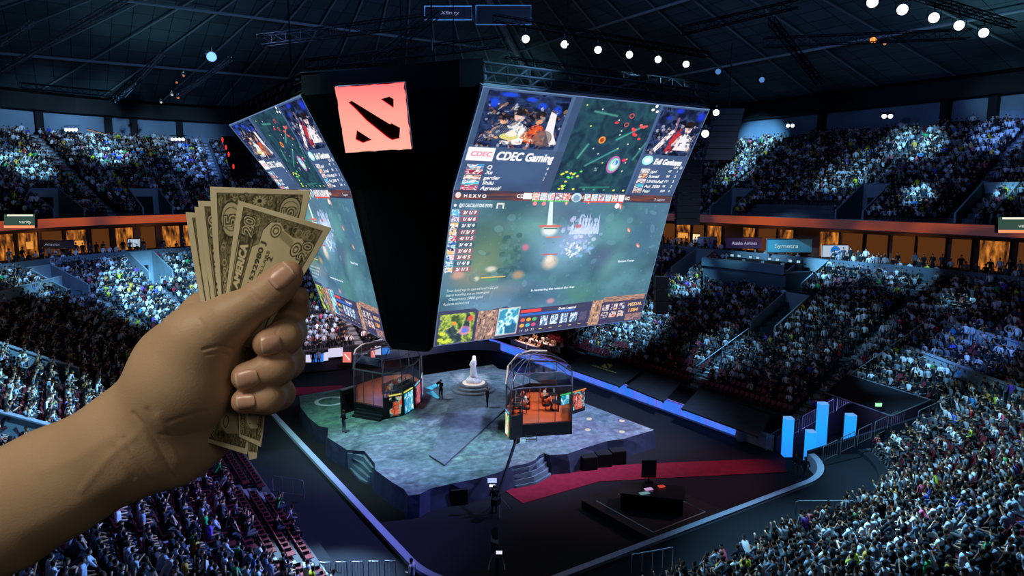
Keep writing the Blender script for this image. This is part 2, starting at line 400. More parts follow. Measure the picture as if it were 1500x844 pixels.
    for (i, j, k_, l) in ((3, 2, 7, 6), (2, 1, 6, 5), (0, 3, 4, 7)):
        for t in np.linspace(.03, .97, 15):
            p = c[i].lerp(c[j], t); q = c[k_].lerp(c[l], t)
            beam(p - Vector((0, 0, .35)), q - Vector((0, 0, .35)), .11, 'roof_rib', 'thin pale rib running up the tiled roof', 'ribs of the tiled roof')
        for t in (.3, .6):
            p = c[i].lerp(c[k_], t); q = c[j].lerp(c[l], t); beam(p - Vector((0, 0, .6)), q - Vector((0, 0, .6)), .16, 'roof_purlin', 'level steel purlin crossing under the tiled roof', 'purlins of the tiled roof')
build_bowl()
def basis(s, q, u):
    x, y, a = bp(s, q, u); o = Vector((math.cos(a), math.sin(a), 0)); t = Vector((-math.sin(a), math.cos(a), 0)); return Vector((x, y, 0)), o, t
def build_portals():
    for i, (s, q, tier, r, n, w) in enumerate(PORTALS):
        D, H, U0, Z = (UD, UH, UR0, uz) if tier else (LD, LH, LR0, lz)
        u0, u1 = U0 + D * r, U0 + D * (r + n); c, o, t = basis(s, q, (u0 + u1) / 2)
        c, o, t = basis(s, q, u0); L = u1 - u0; zf = Z(r) - .9 if r else Z(0) - .0; za, zb = Z(r) + 1.0, Z(r + n) + 1.0
        zf = Z(r) - (.9 if r > 2 else 0)
        side = 'upper' if tier else 'lower'
        e = empty('vomitory', (c.x, c.y, zf), 0, None, 'vomitory')
        def P(a, b, z): v = c + t * a + o * b; return (v.x - c.x, v.y - c.y, z - zf)
        for sg in (-1, 1):
            a0, a1 = sg * (w / 2), sg * (w / 2 + .18)
            MB().hull8([P(a0, 0, zf - .3), P(a1, 0, zf - .3), P(a1, L, zf - .3), P(a0, L, zf - .3)], [P(a0, 0, za), P(a1, 0, za), P(a1, L, zb), P(a0, L, zb)]).build('side_wall', mat('vomitory wall', (.5, .57, .6), .8, noise=.12, scale=.8), e)
        mb = MB(); dw = w * .30; dh = min(2.3, zb - zf - .5)
        for a0, a1, z0, z1 in ((-w / 2 - .18, -dw, zf - .3, zb), (dw, w / 2 + .18, zf - .3, zb), (-dw, dw, zf + dh, zb)):
            mb.hull8([P(a0, L, z0), P(a1, L, z0), P(a1, L + .2, z0), P(a0, L + .2, z0)], [P(a0, L, z1), P(a1, L, z1), P(a1, L + .2, z1), P(a0, L + .2, z1)])
        mb.build('back_wall', MATS['vomitory wall'], e)
        MB().hull8([P(-dw, L + .2, zf), P(dw, L + .2, zf), P(dw, L + 1.4, zf), P(-dw, L + 1.4, zf)], [P(-dw, L + .2, zf + dh), P(dw, L + .2, zf + dh), P(dw, L + 1.4, zf + dh), P(-dw, L + 1.4, zf + dh)]).build('doorway_shade', M_black, e)  # black block behind the doorway, its colour standing for the shade inside
        MB().hull8([P(-w / 2, -.1, zf - .3), P(w / 2, -.1, zf - .3), P(w / 2, L, zf - .3), P(-w / 2, L, zf - .3)], [P(-w / 2, -.1, zf), P(w / 2, -.1, zf), P(w / 2, L, zf), P(-w / 2, L, zf)]).build('landing', M_conc2, e)
        e['label'] = ['pale concrete vomitory low in the upper tier at the far left corner', 'pale concrete vomitory in the far upper tier, second from the left',
                      'concrete vomitory in the upper tier just beyond the hanging loudspeakers', 'pale blue-lit vomitory in the upper tier above the round blue logo sign', 'dim concrete vomitory in the upper tier above the green and white board',
                      'sloping concrete vomitory halfway up the lower stand, below the broadcast platform', 'vomitory under the small white sign at the top of the far lower stand', 'vomitory at the top of the lower stand at the far left edge',
                      'vomitory at the top of the lower stand, close beside the big screen', 'vomitory right beneath the round blue logo sign', 'dark vomitory at the top of the lower stand, farthest along the right side'][i]
build_portals()
# ---------------------------------------------------------------- spectators
def lp_person(pose, rnd):
    """small seated (or standing) body facing +Y, seat tread at z=0. -> V, F, part id (0 skin 1 hair 2 shirt 3 trousers 4 shoes)"""
    V = []; F = []; C = []
    def ring(c, rx, ry, n, part, tilt=0):
        b = len(V)
        for k in range(n):
            a = 2 * PI * k / n; V.append((c[0] + rx * math.cos(a), c[1] + ry * math.sin(a), c[2] + tilt * math.sin(a))); C.append(part)
        return b
    def bridge(a, b, n):
        for k in range(n): F.append((a + k, a + (k + 1) % n, b + (k + 1) % n, b + k))
    def limb(pts, rs, n, parts):
        prev = None
        for i, (p, r) in enumerate(zip(pts, rs)):
            d = Vector(pts[min(i + 1, len(pts) - 1)]) - Vector(pts[max(i - 1, 0)]); d.normalize(); u = d.orthogonal().normalized(); w = d.cross(u); b = len(V)
            for k in range(n):
                a = 2 * PI * k / n; v = Vector(p) + (u * math.cos(a) + w * math.sin(a)) * r; V.append(tuple(v)); C.append(parts[i])
            if prev is not None: bridge(prev, b, n)
            prev = b
        F.append((prev, prev + 1, prev + 2, prev + 3) if n == 4 else (prev, prev + 1, prev + 2, prev + 2))
    stand = pose == 'stand'; hz = .88 if stand else .50; lean = rnd.uniform(-.05, .22) if not stand else rnd.uniform(-.05, .1)
    if pose == 'lean': lean = .34
    sh = (0, lean + .02, hz + .52)
    r = [ring((0, 0, hz - .08), .17, .12, 6, 3), ring((0, lean * .3, hz + .14), .15, .11, 6, 2), ring((0, lean * .75, hz + .38), .2, .125, 6, 2), ring((sh[0], sh[1], sh[2]), .17, .09, 6, 2), ring((0, sh[1] + .02, sh[2] + .06), .06, .06, 6, 0)]
    for a, b in zip(r, r[1:]): bridge(a, b, 6)
    hx, hy, hzz = rnd.uniform(-.03, .03), sh[1] + .04 + rnd.uniform(-.02, .04), sh[2] + .2
    hs = [ring((hx, hy, hzz - .11), .05, .055, 6, 0), ring((hx, hy + .01, hzz - .03), .078, .09, 6, 0), ring((hx, hy, hzz + .05), .082, .1, 6, 1), ring((hx, hy - .01, hzz + .12), .045, .06, 6, 1)]
    for a, b in zip(hs, hs[1:]): bridge(a, b, 6)
    q = hs[-1]; F.append((q, q + 1, q + 2, q + 3)); F.append((q, q + 3, q + 4, q + 5))
    for sg in (-1, 1):
        S = (sg * .2, sh[1], sh[2] - .03)
        if pose == 'up' or (pose == 'oneup' and sg == 1): E, Hd = (sg * .32, sh[1] + .08, sh[2] + .16), (sg * rnd.uniform(.15, .4), sh[1] + .15, sh[2] + .42)
        elif pose == 'clap': E, Hd = (sg * .27, sh[1] + .1, sh[2] - .25), (sg * .04, sh[1] + .34, sh[2] - .12)
        elif pose == 'fold': E, Hd = (sg * .27, sh[1] + .08, sh[2] - .27), (-sg * .1, sh[1] + .2, sh[2] - .22)
        elif pose == 'chin': E, Hd = (sg * .22, sh[1] + .25, sh[2] - .3), (sg * .06, sh[1] + .14, sh[2] + .04)
        elif stand: E, Hd = (sg * .27, sh[1] - .02, sh[2] - .3), (sg * .26, sh[1] + .12, sh[2] - .55)
        else: E, Hd = (sg * .27, sh[1] + .02, sh[2] - .28), (sg * .14, sh[1] + .32, hz + .12)
        M = tuple((a + b) / 2 for a, b in zip(E, Hd))
        limb([S, E, M, Hd], [.06, .048, .042, .038], 4, [2, 2, 0 if rnd.random() < .7 else 2, 0])
        if stand: limb([(sg * .09, 0, hz - .02), (sg * .11, .03, .45), (sg * .12, 0, .07), (sg * .13, .12, .04)], [.1, .07, .05, .045], 4, [3, 3, 4, 4])
        else:
            k = rnd.uniform(.08, .2); limb([(sg * .09, .02, hz - .02), (sg * k, .45, .55), (sg * k, .42 + rnd.uniform(-.1, .12), .12), (sg * k, .55, .04)], [.1, .075, .052, .045], 4, [3, 3, 4, 4])
    return np.array(V, np.float32), np.array([f if len(f) == 4 else (*f, f[-1]) for f in F], np.int32), np.array(C)
_r = random.Random(3)
LP = [lp_person(p, _r) for p in ('sit', 'sit', 'sit', 'fold', 'fold', 'chin', 'chin', 'lean', 'lean', 'clap', 'up', 'oneup', 'sit', 'stand')]
SKINS = [lin(c) for c in ('e0b090', 'd9a27e', 'c98f6b', 'a8744f', 'e8c0a0', '7a4e35')]
HAIRS = [lin(c) for c in ('1a1512', '2a1d15', '3a2618', '120f0f', '4a3420', '15151a', '201812')]
SHIRTS_BASE = [lin(c) for c in ('eef2f6', 'd2dae2', 'a9b2bc', '8a949e', '6b7782', '4c5660', 'e0e6ee', '343a42', '202328', '121418', '0e0f12', '18222c', '22262f')]
SHIRTS_ACC = [lin(c) for c in ('b02838', 'c8d030', '4058c8', '30a860', '7048b0', 'd06078', '3890d8', 'd0a040')]
PANTS = [lin(c) for c in ('20242c', '2c3440', '15161a', '3c4654', '4a4a48', '101014')]
SEATS = []          # (x, y, z, angle outward, tier, seg, u, row)
def collect():
    for tier in (0, 1):
        D, H, U0, Z, R = (UD, UH, UR0, uz, UROWS) if tier else (LD, LH, LR0, lz, LROWS)
        for i in range(R):
            u = U0 + D * i + D * .62
            for s in range(8):
                st = SEGS[s][0] == 's'; L = SEGS[s][3] if st else (R0 + u) * PI / 2; n = int(L / .53)
                for k in range(n):
                    a = (k + .5) * L / n; q = a if st else a / (R0 + u); sc = 1 if st else R0 + u
                    if any(S == s and abs(q - Q) * sc < .62 for S, Q in AISLES): continue
                    if not st and (a < .35 or a > L - .35): pass
                    if any(p[0] == s and p[2] == tier and abs(q - p[1]) * sc < p[5] / 2 + .35 and p[3] - 1 <= i < p[3] + p[4] + 1 for p in PORTALS): continue
                    x, y, an = bp(s, q, u); SEATS.append((x, y, Z(i), an, tier, s, u, i, q))
    zt = lz(LROWS); e = LR0 + LROWS * LD          # guests along the suite level rail
    for u, dz in ((e + .9, .2), (e + 1.7, .65)):
        for s in (1, 2, 3, 4, 5, 6):
            st = SEGS[s][0] == 's'; L = SEGS[s][3] if st else (R0 + u) * PI / 2; n = int(L / .8)
            for k in range(n):
                if _r.random() < .2: continue
                a = (k + .5) * L / n; q = a if st else a / (R0 + u); x, y, an = bp(s, q, u); SEATS.append((x, y, zt + dz, an, 2, s, u, 9, q))
collect()
SEATS = np.array(SEATS)
_px, _py, _w = proj(SEATS[:, 0], SEATS[:, 1], SEATS[:, 2] + .8)
_keep = (_w > 6) & (_px > -130) & (_px < 1630) & (_py > -60) & (_py < 960)
SEATS = SEATS[_keep]; SPX = _px[_keep]; SPY = _py[_keep]; SW = _w[_keep]
def region(px, py):      # reserved ground: things stand on these rows instead of seats
    return False
rr = random.Random(11)
FREE = []            # plan rectangles kept free of seats (x0, x1, y0, y1)
h0 = onz(800, 540, 3.0); TARP = (44.6, 51.5, 53.5, 66.5)
# the broadcast platform on the far side, the desk area behind the analysts
_b = hit(1120, 392, 0, 24); PLAT = (_b[3] - 4.2, _b[3] + 4.6, _b[4] - 5.5, _b[4] + 5.5); FREE.append((PLAT[0], PLAT[1] + 1, PLAT[2], PLAT[3]))
fr = np.zeros(len(SEATS), bool)
for a, b, c, d in FREE: fr |= (SEATS[:, 0] > a) & (SEATS[:, 0] < b) & (SEATS[:, 1] > c) & (SEATS[:, 1] < d)
for h_ in HOLES: fr |= (SEATS[:, 5] == h_[0]) & (SEATS[:, 8] > h_[1] - .09) & (SEATS[:, 8] < h_[2] + .45) & (SEATS[:, 6] < h_[4] + .6) & (SEATS[:, 4] == 0)
near_me = (np.hypot(SEATS[:, 0], SEATS[:, 1]) < 10) | ((SEATS[:, 5] == 7) & (SEATS[:, 4] == 1) & (SEATS[:, 6] < 30))
ok = ~fr & ~near_me; SEATS, SPX, SPY, SW = SEATS[ok], SPX[ok], SPY[ok], SW[ok]
rn = np.random.default_rng(5); N = len(SEATS)
row = SEATS[:, 7]; tier = SEATS[:, 4]; seg = SEATS[:, 5]
pocc = np.where(tier == 0, np.where(row < 1, .03, np.where(row < 3, .45, np.where(row < 5, .85, .95))), .96)
pocc = np.where((tier == 0) & (seg <= 1) & (row < 3), .85, pocc)
pocc = np.where((tier == 0) & (seg == 6) & (SEATS[:, 1] < 48) & (row < 3), .08, pocc)
pocc = np.where((seg >= 3) & (seg <= 5), .95, pocc)
OCC = rn.random(N) < pocc
seen = (SPX > -5) & (SPX < 1505) & (SPY > -5) & (SPY < 850)
def behind_arm(px, py):
    return ((px < 340) & (py > 640 + (px - 0) * -.62 + 30) & (py < 825 - px * .5)) | ((px > 190) & (px < 445) & (py > 440) & (py < 640)) | ((px > 290) & (px < 460) & (py > 290) & (py < 460))
vis = seen & (SEATS[:, 4] < 2) & ~behind_arm(SPX, SPY)
# ---- low detail crowd: one uncountable object
def body_meshes():
    """detailed seated bodies, one continuous skin each, with a part id per vertex"""
    out = []; r = random.Random(9)
    for pose in ('lap', 'fold', 'clap', 'chin', 'lean', 'up', 'phone', 'lap2', 'turn', 'oneup'):
        S = SDF((-.55, -.35, -.02), (.55, .8, 1.75), .024); k = .035
        ln = {'lean': .3, 'chin': .22, 'turn': .02}.get(pose, r.uniform(0, .1)); hz = .52
        sy = ln; sz = hz + .5
        segs = []           # (a, b, ra, rb, part)
        segs.append(((0, 0, hz), (0, ln * .4, hz + .22), .135, .13, 2)); segs.append(((0, ln * .4, hz + .22), (0, sy, sz - .07), .13, .14, 2))
        segs.append(((-.13, sy, sz - .02), (.13, sy, sz - .02), .075, .075, 2)); segs.append(((0, sy, sz), (0, sy + .03, sz + .12), .05, .048, 0))
        hd = Vector((.02 if pose != 'turn' else .05, sy + .05, sz + .21)); segs.append((tuple(hd - Vector((0, 0, .035))), tuple(hd + Vector((0, -.01, .035))), .082, .095, 5))
        nd = Vector((0, 1, -.15)) if pose != 'turn' else Vector((.8, .6, 0)); nd.normalize(); segs.append((tuple(hd + nd * .08 - Vector((0, 0, .01))), tuple(hd + nd * .105 - Vector((0, 0, .03))), .012, .014, 0))
        for sg in (-1, 1):
            A = (sg * .19, sy, sz - .03)
            E, H = {'fold': ((sg * .27, sy + .06, sz - .27), (-sg * .12, sy + .2, sz - .22)), 'clap': ((sg * .28, sy + .1, sz - .24), (sg * .04, sy + .34, sz - .1)),
                    'chin': ((sg * .2, sy + .26, sz - .32), (sg * .05, sy + .14, sz + .06)), 'up': ((sg * .3, sy + .06, sz + .18), (sg * .22, sy + .1, sz + .45)),
                    'phone': ((sg * .24, sy + .12, sz - .2), (sg * .05, sy + .34, sz + .08)), 'lean': ((sg * .22, sy + .18, sz - .28), (sg * .1, .52, hz + .14)),
                    'oneup': ((sg * .3, sy + .06, sz + (.18 if sg > 0 else -.28)), (sg * .25, sy + .2, sz + (.44 if sg > 0 else -.34)))}.get(pose, ((sg * .27, sy - .02, sz - .29), (sg * .13, sy + .3, hz + .14)))
            M = tuple(np.array(A) * .45 + np.array(E) * .55)
            segs += [(A, M, .058, .05, 2), (M, E, .047, .042, 2 if r.random() < .5 else 0), (E, H, .04, .029, 0), (H, tuple(np.array(H) + (np.array(H) - np.array(E)) * .22), .036, .026, 0)]
            kx = sg * r.uniform(.1, .2); ky = .46; fy = ky + r.uniform(-.08, .08)
            segs += [((sg * .09, .02, hz), (kx, ky, .53), .095, .066, 3), ((kx, ky, .53), (kx, fy, .1), .06, .042, 3), ((kx, fy - .02, .045), (kx, fy + .17, .035), .042, .038, 4)]
        for a, b, ra, rb, p in segs: S.cone(a, b, ra, rb, k if p not in (0, 5) else .02)
        V, F = S.mesh(); best = np.full(len(V), 9.0); part = np.zeros(len(V))
        for a, b, ra, rb, p in segs:
            a, b = np.array(a), np.array(b); ab = b - a; t = np.clip(((V - a) @ ab) / (ab @ ab), 0, 1); d = np.linalg.norm(V - a - t[:, None] * ab, axis=1) - (ra + t * (rb - ra))
            m = d < best; best[m] = d[m]; part[m] = p
        hm = part == 5; rel = V[hm] - np.array(hd); fwd = rel @ np.array(nd); part[hm] = np.where((rel[:, 2] > .055) | ((fwd < .02) & (rel[:, 2] > -.06)), 1, 0)
        me = np_mesh('seated_body_' + pose, V, F, True); at_ = me.attributes.new('part', 'FLOAT', 'POINT'); at_.data.foreach_set('value', part.astype(np.float32)); out.append((pose, me))
    return out
def person_mat():
    m, nt, o = nodes('clothed person'); L = nt.links.new; b = nt.nodes.new('ShaderNodeBsdfPrincipled'); L(b.outputs[0], o.inputs[0]); b.inputs['Roughness'].default_value = .8; b.inputs['Specular IOR Level'].default_value = .2
    a = nt.nodes.new('ShaderNodeAttribute'); a.attribute_name = 'part'; oi = nt.nodes.new('ShaderNodeObjectInfo')
    def ramp(cols, src):
        r = nt.nodes.new('ShaderNodeValToRGB'); r.color_ramp.interpolation = 'CONSTANT'; e = r.color_ramp.elements
        while len(e) < len(cols): e.new(.5)
        for i, c in enumerate(cols): e[i].position = i / len(cols); e[i].color = (*c, 1)
        L(src, r.inputs[0]); return r.outputs[0]
    def m_(op, x, y):
        n = nt.nodes.new('ShaderNodeMath'); n.operation = op
        for i, v in enumerate((x, y)):
            if isinstance(v, (int, float)): n.inputs[i].default_value = v
            else: L(v, n.inputs[i])
        return n.outputs[0]
    r1 = oi.outputs['Random']; r2 = m_('FRACT', m_('MULTIPLY', r1, 17.3), 0); r3 = m_('FRACT', m_('MULTIPLY', r1, 91.7), 0)
    cols = [ramp(SKINS, r1), ramp(HAIRS, r2), oi.outputs['Color'], ramp(PANTS, r3)]
    cur = None
    sh = nt.nodes.new('ShaderNodeRGB'); sh.outputs[0].default_value = (.03, .03, .035, 1); cols.append(sh.outputs[0]); cur = cols[0]
    for i in range(1, 5):
        mx = nt.nodes.new('ShaderNodeMix'); mx.data_type = 'RGBA'; L(m_('GREATER_THAN', a.outputs['Fac'], i - .5), mx.inputs[0]); L(cur, mx.inputs[6]); L(cols[i], mx.inputs[7]); cur = mx.outputs[2]
    L(cur, b.inputs['Base Color']); return m
M_person = person_mat(); BODIES = body_meshes()
for _, me in BODIES: me.materials.append(M_person)
POSE_TXT = {'lap': 'hands in lap', 'lap2': 'hands in lap', 'fold': 'arms folded', 'clap': 'hands together', 'chin': 'chin on hands', 'lean': 'bent forward', 'up': 'both arms raised', 'phone': 'hands before face', 'turn': 'head turned aside', 'oneup': 'one arm raised'}
SHIRT_NAMES = ['white', 'pale grey', 'pale grey', 'grey', 'grey', 'slate grey', 'white', 'dark grey', 'dark', 'black', 'black', 'dark blue', 'dark blue', 'red', 'yellow', 'blue', 'green', 'purple', 'pink', 'light blue', 'ochre']
SHIRTS = SHIRTS_BASE + SHIRTS_ACC
def pick_shirt():
    return rr.randrange(len(SHIRTS_BASE)) if rr.random() < .9 else len(SHIRTS_BASE) + rr.randrange(len(SHIRTS_ACC))
occ_i = np.nonzero(OCC & vis & (SW < 60))[0]; occ_i = occ_i[np.argsort(SW[occ_i])][:300]; ISP = np.zeros(N, bool); ISP[occ_i] = True
def face(ang): return ang + PI / 2      # local +Y looks inwards
POSES = dict(BODIES)
for i in occ_i:
    x, y, z, an = SEATS[i, :4]; pose = rr.choices(['lap', 'fold', 'clap', 'chin', 'lean', 'up', 'phone', 'lap2', 'turn', 'oneup'], [4, 3, 1.5, 3, 2.5, .3, .8, 4, 2, .4])[0]
    k = pick_shirt(); o = bpy.data.objects.new('person', POSES[pose]); COL.objects.link(o)
    o.location = (x, y, z); o.rotation_euler = (0, 0, face(an) + rr.uniform(-.25, .25)); o.color = (*SHIRTS[k], 1); s = rr.uniform(.93, 1.05); o.scale = (s, s, s)
    left = SPX[i] < 640; where = 'below the outstretched arm' if left else ('low in the near stand' if SEATS[i, 7] < 7 else 'high in the near stand')
    r_ = int(SEATS[i, 7]) + 1
    tag(o, f'seated spectator in a {SHIRT_NAMES[k]} top, {POSE_TXT[pose]}, {where}', 'person', f'spectators in {SHIRT_NAMES[k]} tops, {POSE_TXT[pose]}, {where}')
far = np.nonzero(OCC & ~ISP)[0]
def batch(idx, protos, pick, colours):
    Vs, Fs, Cs = [], [], []; off = 0
    for p, (V0, F0, C0) in enumerate(protos):
        ii = idx[pick == p]
        if not len(ii): continue
        n, v = len(ii), len(V0); a = SEATS[ii, 3] + PI / 2 + rn.uniform(-.3, .3, n); ca, sa = np.cos(a), np.sin(a); sc = rn.uniform(.92, 1.06, n)
        X = (V0[None, :, 0] * ca[:, None] - V0[None, :, 1] * sa[:, None]) * sc[:, None] + SEATS[ii, 0][:, None]
        Y = (V0[None, :, 0] * sa[:, None] + V0[None, :, 1] * ca[:, None]) * sc[:, None] + SEATS[ii, 1][:, None]
        Z = V0[None, :, 2] * sc[:, None] + SEATS[ii, 2][:, None]
        Vs.append(np.stack([X, Y, Z], -1).reshape(-1, 3)); Fs.append((F0[None] + (off + np.arange(n) * v)[:, None, None]).reshape(-1, 4)); off += n * v
        Cs.append(colours(n, C0))
    return np.concatenate(Vs), np.concatenate(Fs), np.concatenate(Cs)
SK, HA, SB, SA, PA = (np.array(v, np.float32) for v in (SKINS, HAIRS, SHIRTS_BASE, SHIRTS_ACC, PANTS))
def person_cols(n, C0):
    t = np.zeros((n, 5, 3), np.float32); t[:, 0] = SK[rn.integers(0, len(SK), n)]; t[:, 1] = HA[rn.integers(0, len(HA), n)]
    acc = rn.random(n) < .08; t[:, 2] = np.where(acc[:, None], SA[rn.integers(0, len(SA), n)], SB[rn.integers(0, len(SB), n)]); t[:, 3] = PA[rn.integers(0, len(PA), n)]; t[:, 4] = .03
    return t[:, C0].reshape(-1, 3)
def tri_ok(F): return F
_pk = rn.integers(0, len(LP), len(far)); _pk = np.where((SEATS[far, 4] == 2) & (rn.random(len(far)) < .7), len(LP) - 1, _pk)
V, F, C = batch(far, LP, _pk, person_cols)
me = bpy.data.meshes.new('spectator_crowd')
dg_ = F[:, 2] == F[:, 3]
F4 = F[~dg_]; F3 = F[dg_][:, :3]
me.vertices.add(len(V)); me.vertices.foreach_set('co', V.astype(np.float32).ravel())
me.loops.add(F4.size + F3.size); me.loops.foreach_set('vertex_index', np.concatenate([F4.ravel(), F3.ravel()]).astype(np.int32))
me.polygons.add(len(F4) + len(F3)); me.polygons.foreach_set('loop_start', np.concatenate([np.arange(0, F4.size, 4), F4.size + np.arange(0, F3.size, 3)]).astype(np.int32))
me.update(calc_edges=True); set_col(me, C)
o = link('spectator_crowd', me, attr_mat('crowd clothes')); tag(o, 'seated crowd filling the farther rows of every stand', 'crowd', kind='stuff')
# ---- seats
def seat_proto():
    m = MB(); m.box((0, .02, .42), (.46, .42, .05)); m.hull8([(-.22, -.2, .44), (.22, -.2, .44), (.22, -.15, .44), (-.22, -.15, .44)], [(-.22, -.33, .85), (.22, -.33, .85), (.22, -.28, .85), (-.22, -.28, .85)])
    m.box((-.25, -.02, .3), (.04, .3, .6)); return m
sp = seat_proto(); SV, SF = np.array(sp.v, np.float32), np.array(sp.f, np.int32); SCI = np.zeros(len(SV), int)
empty_i = np.nonzero(~OCC & vis & (SW < 75))[0]; empty_i = empty_i[np.argsort(SW[empty_i])][:300]; ISS = np.zeros(N, bool); ISS[empty_i] = True
pan = MB(); pan.box((0, .02, .42), (.46, .42, .05)); pan = pan.mesh('seat_pan'); bk = MB(); bk.hull8([(-.22, -.2, .44), (.22, -.2, .44), (.22, -.15, .44), (-.22, -.15, .44)], [(-.22, -.33, .85), (.22, -.33, .85), (.22, -.28, .85), (-.22, -.28, .85)]); bk = bk.mesh('seat_back')
st_ = MB(); st_.box((-.25, -.02, .3), (.04, .3, .6)); st_ = st_.mesh('seat_stand')
for q in (pan, bk): q.materials.append(M_maroon)
st_.materials.append(M_black)
for i in empty_i:
    x, y, z, an = SEATS[i, :4]; sg_ = int(SEATS[i, 5])
    wh = {0: 'in the near stand', 1: 'in the near corner stand', 2: 'in the stand beyond the blue fascia', 7: 'in the stand below the outstretched arm', 6: 'in the stand below the outstretched arm'}.get(sg_, 'in the far stand')
    wh = ('in the front rows ' if SEATS[i, 7] < 3 else 'up among the crowd ') + wh
    e = empty('arena_seat', (x, y, z), face(an), f'empty maroon folding seat {wh}', 'seat', f'empty maroon seats {wh}')
    for nm, me_ in (('seat', pan), ('backrest', bk), ('support', st_)):
        c = bpy.data.objects.new(nm, me_); COL.objects.link(c); c.parent = e
oth = np.nonzero(~ISS & (SEATS[:, 4] < 2) & ((SW < 45) | ~OCC))[0]
V, F, C = batch(oth, [(SV, SF, SCI)], np.zeros(len(oth), int), lambda n, c: np.tile(np.array(lin((.36, .12, .15)), np.float32), (n * len(c), 1)))
me = np_mesh('seating', V, F); set_col(me, C); o = link('arena_seating', me, attr_mat('seat plastic', rough=.5)); tag(o, 'rows of maroon seats under and among the crowd', 'seating', kind='stuff')
print('SEATS', N, 'people', int(OCC.sum()), 'individual', len(occ_i), SW[occ_i].max(), 'empty seats', len(empty_i))
# ---- stairs in the aisles
for n, (s, q) in enumerate(AISLES):
    st = SEGS[s][0] == 's'; mb = MB(); any_ = False
    for tier, D, H, U0, Z, R in ((0, LD, LH, LR0, lz, LROWS), (1, UD, UH, UR0, uz, UROWS)):
        for i in range(R):
            if any(p[0] == s and p[2] == tier and abs(q - p[1]) * (1 if st else R0 + U0) < p[5] / 2 + .6 and p[3] - 1 <= i < p[3] + p[4] for p in PORTALS): continue
            u = U0 + D * i
            if any(h[0] == s and h[1] - .5 < q < h[2] + .5 and u < h[4] + .5 for h in HOLES): continue
            c, o_, t = basis(s, q, u + D * .75)
            if any(a < c.x < b and c_ < c.y < d for a, b, c_, d in FREE): continue
            if math.hypot(c.x, c.y) < 10 or (s == 7 and tier and u < 30): continue
            an = math.atan2(o_.y, o_.x); any_ = True
            mb.cm = 0; mb.box((c.x, c.y, Z(i) + H / 4), (D * .5, 1.0, H / 2), an)
            mb.cm = 1; c2 = c - o_ * D * .25; mb.box((c2.x, c2.y, Z(i) + H / 2 + .01), (.07, 1.0, .02), an)
            c3 = c - o_ * D * .72; mb.box((c3.x, c3.y, Z(i) + .012), (.07, 1.0, .02), an)
    if any_:
        o = mb.build('trim_%d' % (n + 10), [MATS['pale concrete'], M_step]); o['kind'] = 'structure'
# ---------------------------------------------------------------- a small painter: pictures drawn in numpy, carried by the vertices of real meshes
def glyphs(s, _c={}):
    if s not in _c:
        cu = bpy.data.curves.new('t', 'FONT'); cu.body = s; cu.resolution_u = 3; o = bpy.data.objects.new('t', cu); COL.objects.link(o)
        bpy.context.view_layer.update(); ev = o.evaluated_get(bpy.context.evaluated_depsgraph_get()); me = ev.to_mesh()
        v = np.array([x.co[:2] for x in me.vertices]) if len(me.vertices) else np.zeros((0, 2)); me.calc_loop_triangles(); t = np.array([x.vertices[:] for x in me.loop_triangles]) if len(me.loop_triangles) else np.zeros((0, 3), int)
        ev.to_mesh_clear(); bpy.data.objects.remove(o); bpy.data.curves.remove(cu); _c[s] = (v, t)
    return _c[s]
def fbm(h, w, f, oct=4, seed=0):
    r = np.random.default_rng(seed); out = np.zeros((h, w)); a = 1; tot = 0
    for o in range(oct):
        n = max(2, int(f * 2 ** o)); g = r.random((n + 2, n + 2)); y = np.linspace(0, n, h); x = np.linspace(0, n, w); yi, xi = y.astype(int), x.astype(int)
        fy, fx = (y - yi)[:, None], (x - xi)[None]; fy = fy * fy * (3 - 2 * fy); fx = fx * fx * (3 - 2 * fx)
        A = g[yi][:, xi]; B = g[yi][:, xi + 1]; C = g[yi + 1][:, xi]; D = g[yi + 1][:, xi + 1]
        out += a * ((A * (1 - fx) + B * fx) * (1 - fy) + (C * (1 - fx) + D * fx) * fy); tot += a; a *= .5
    return out / tot
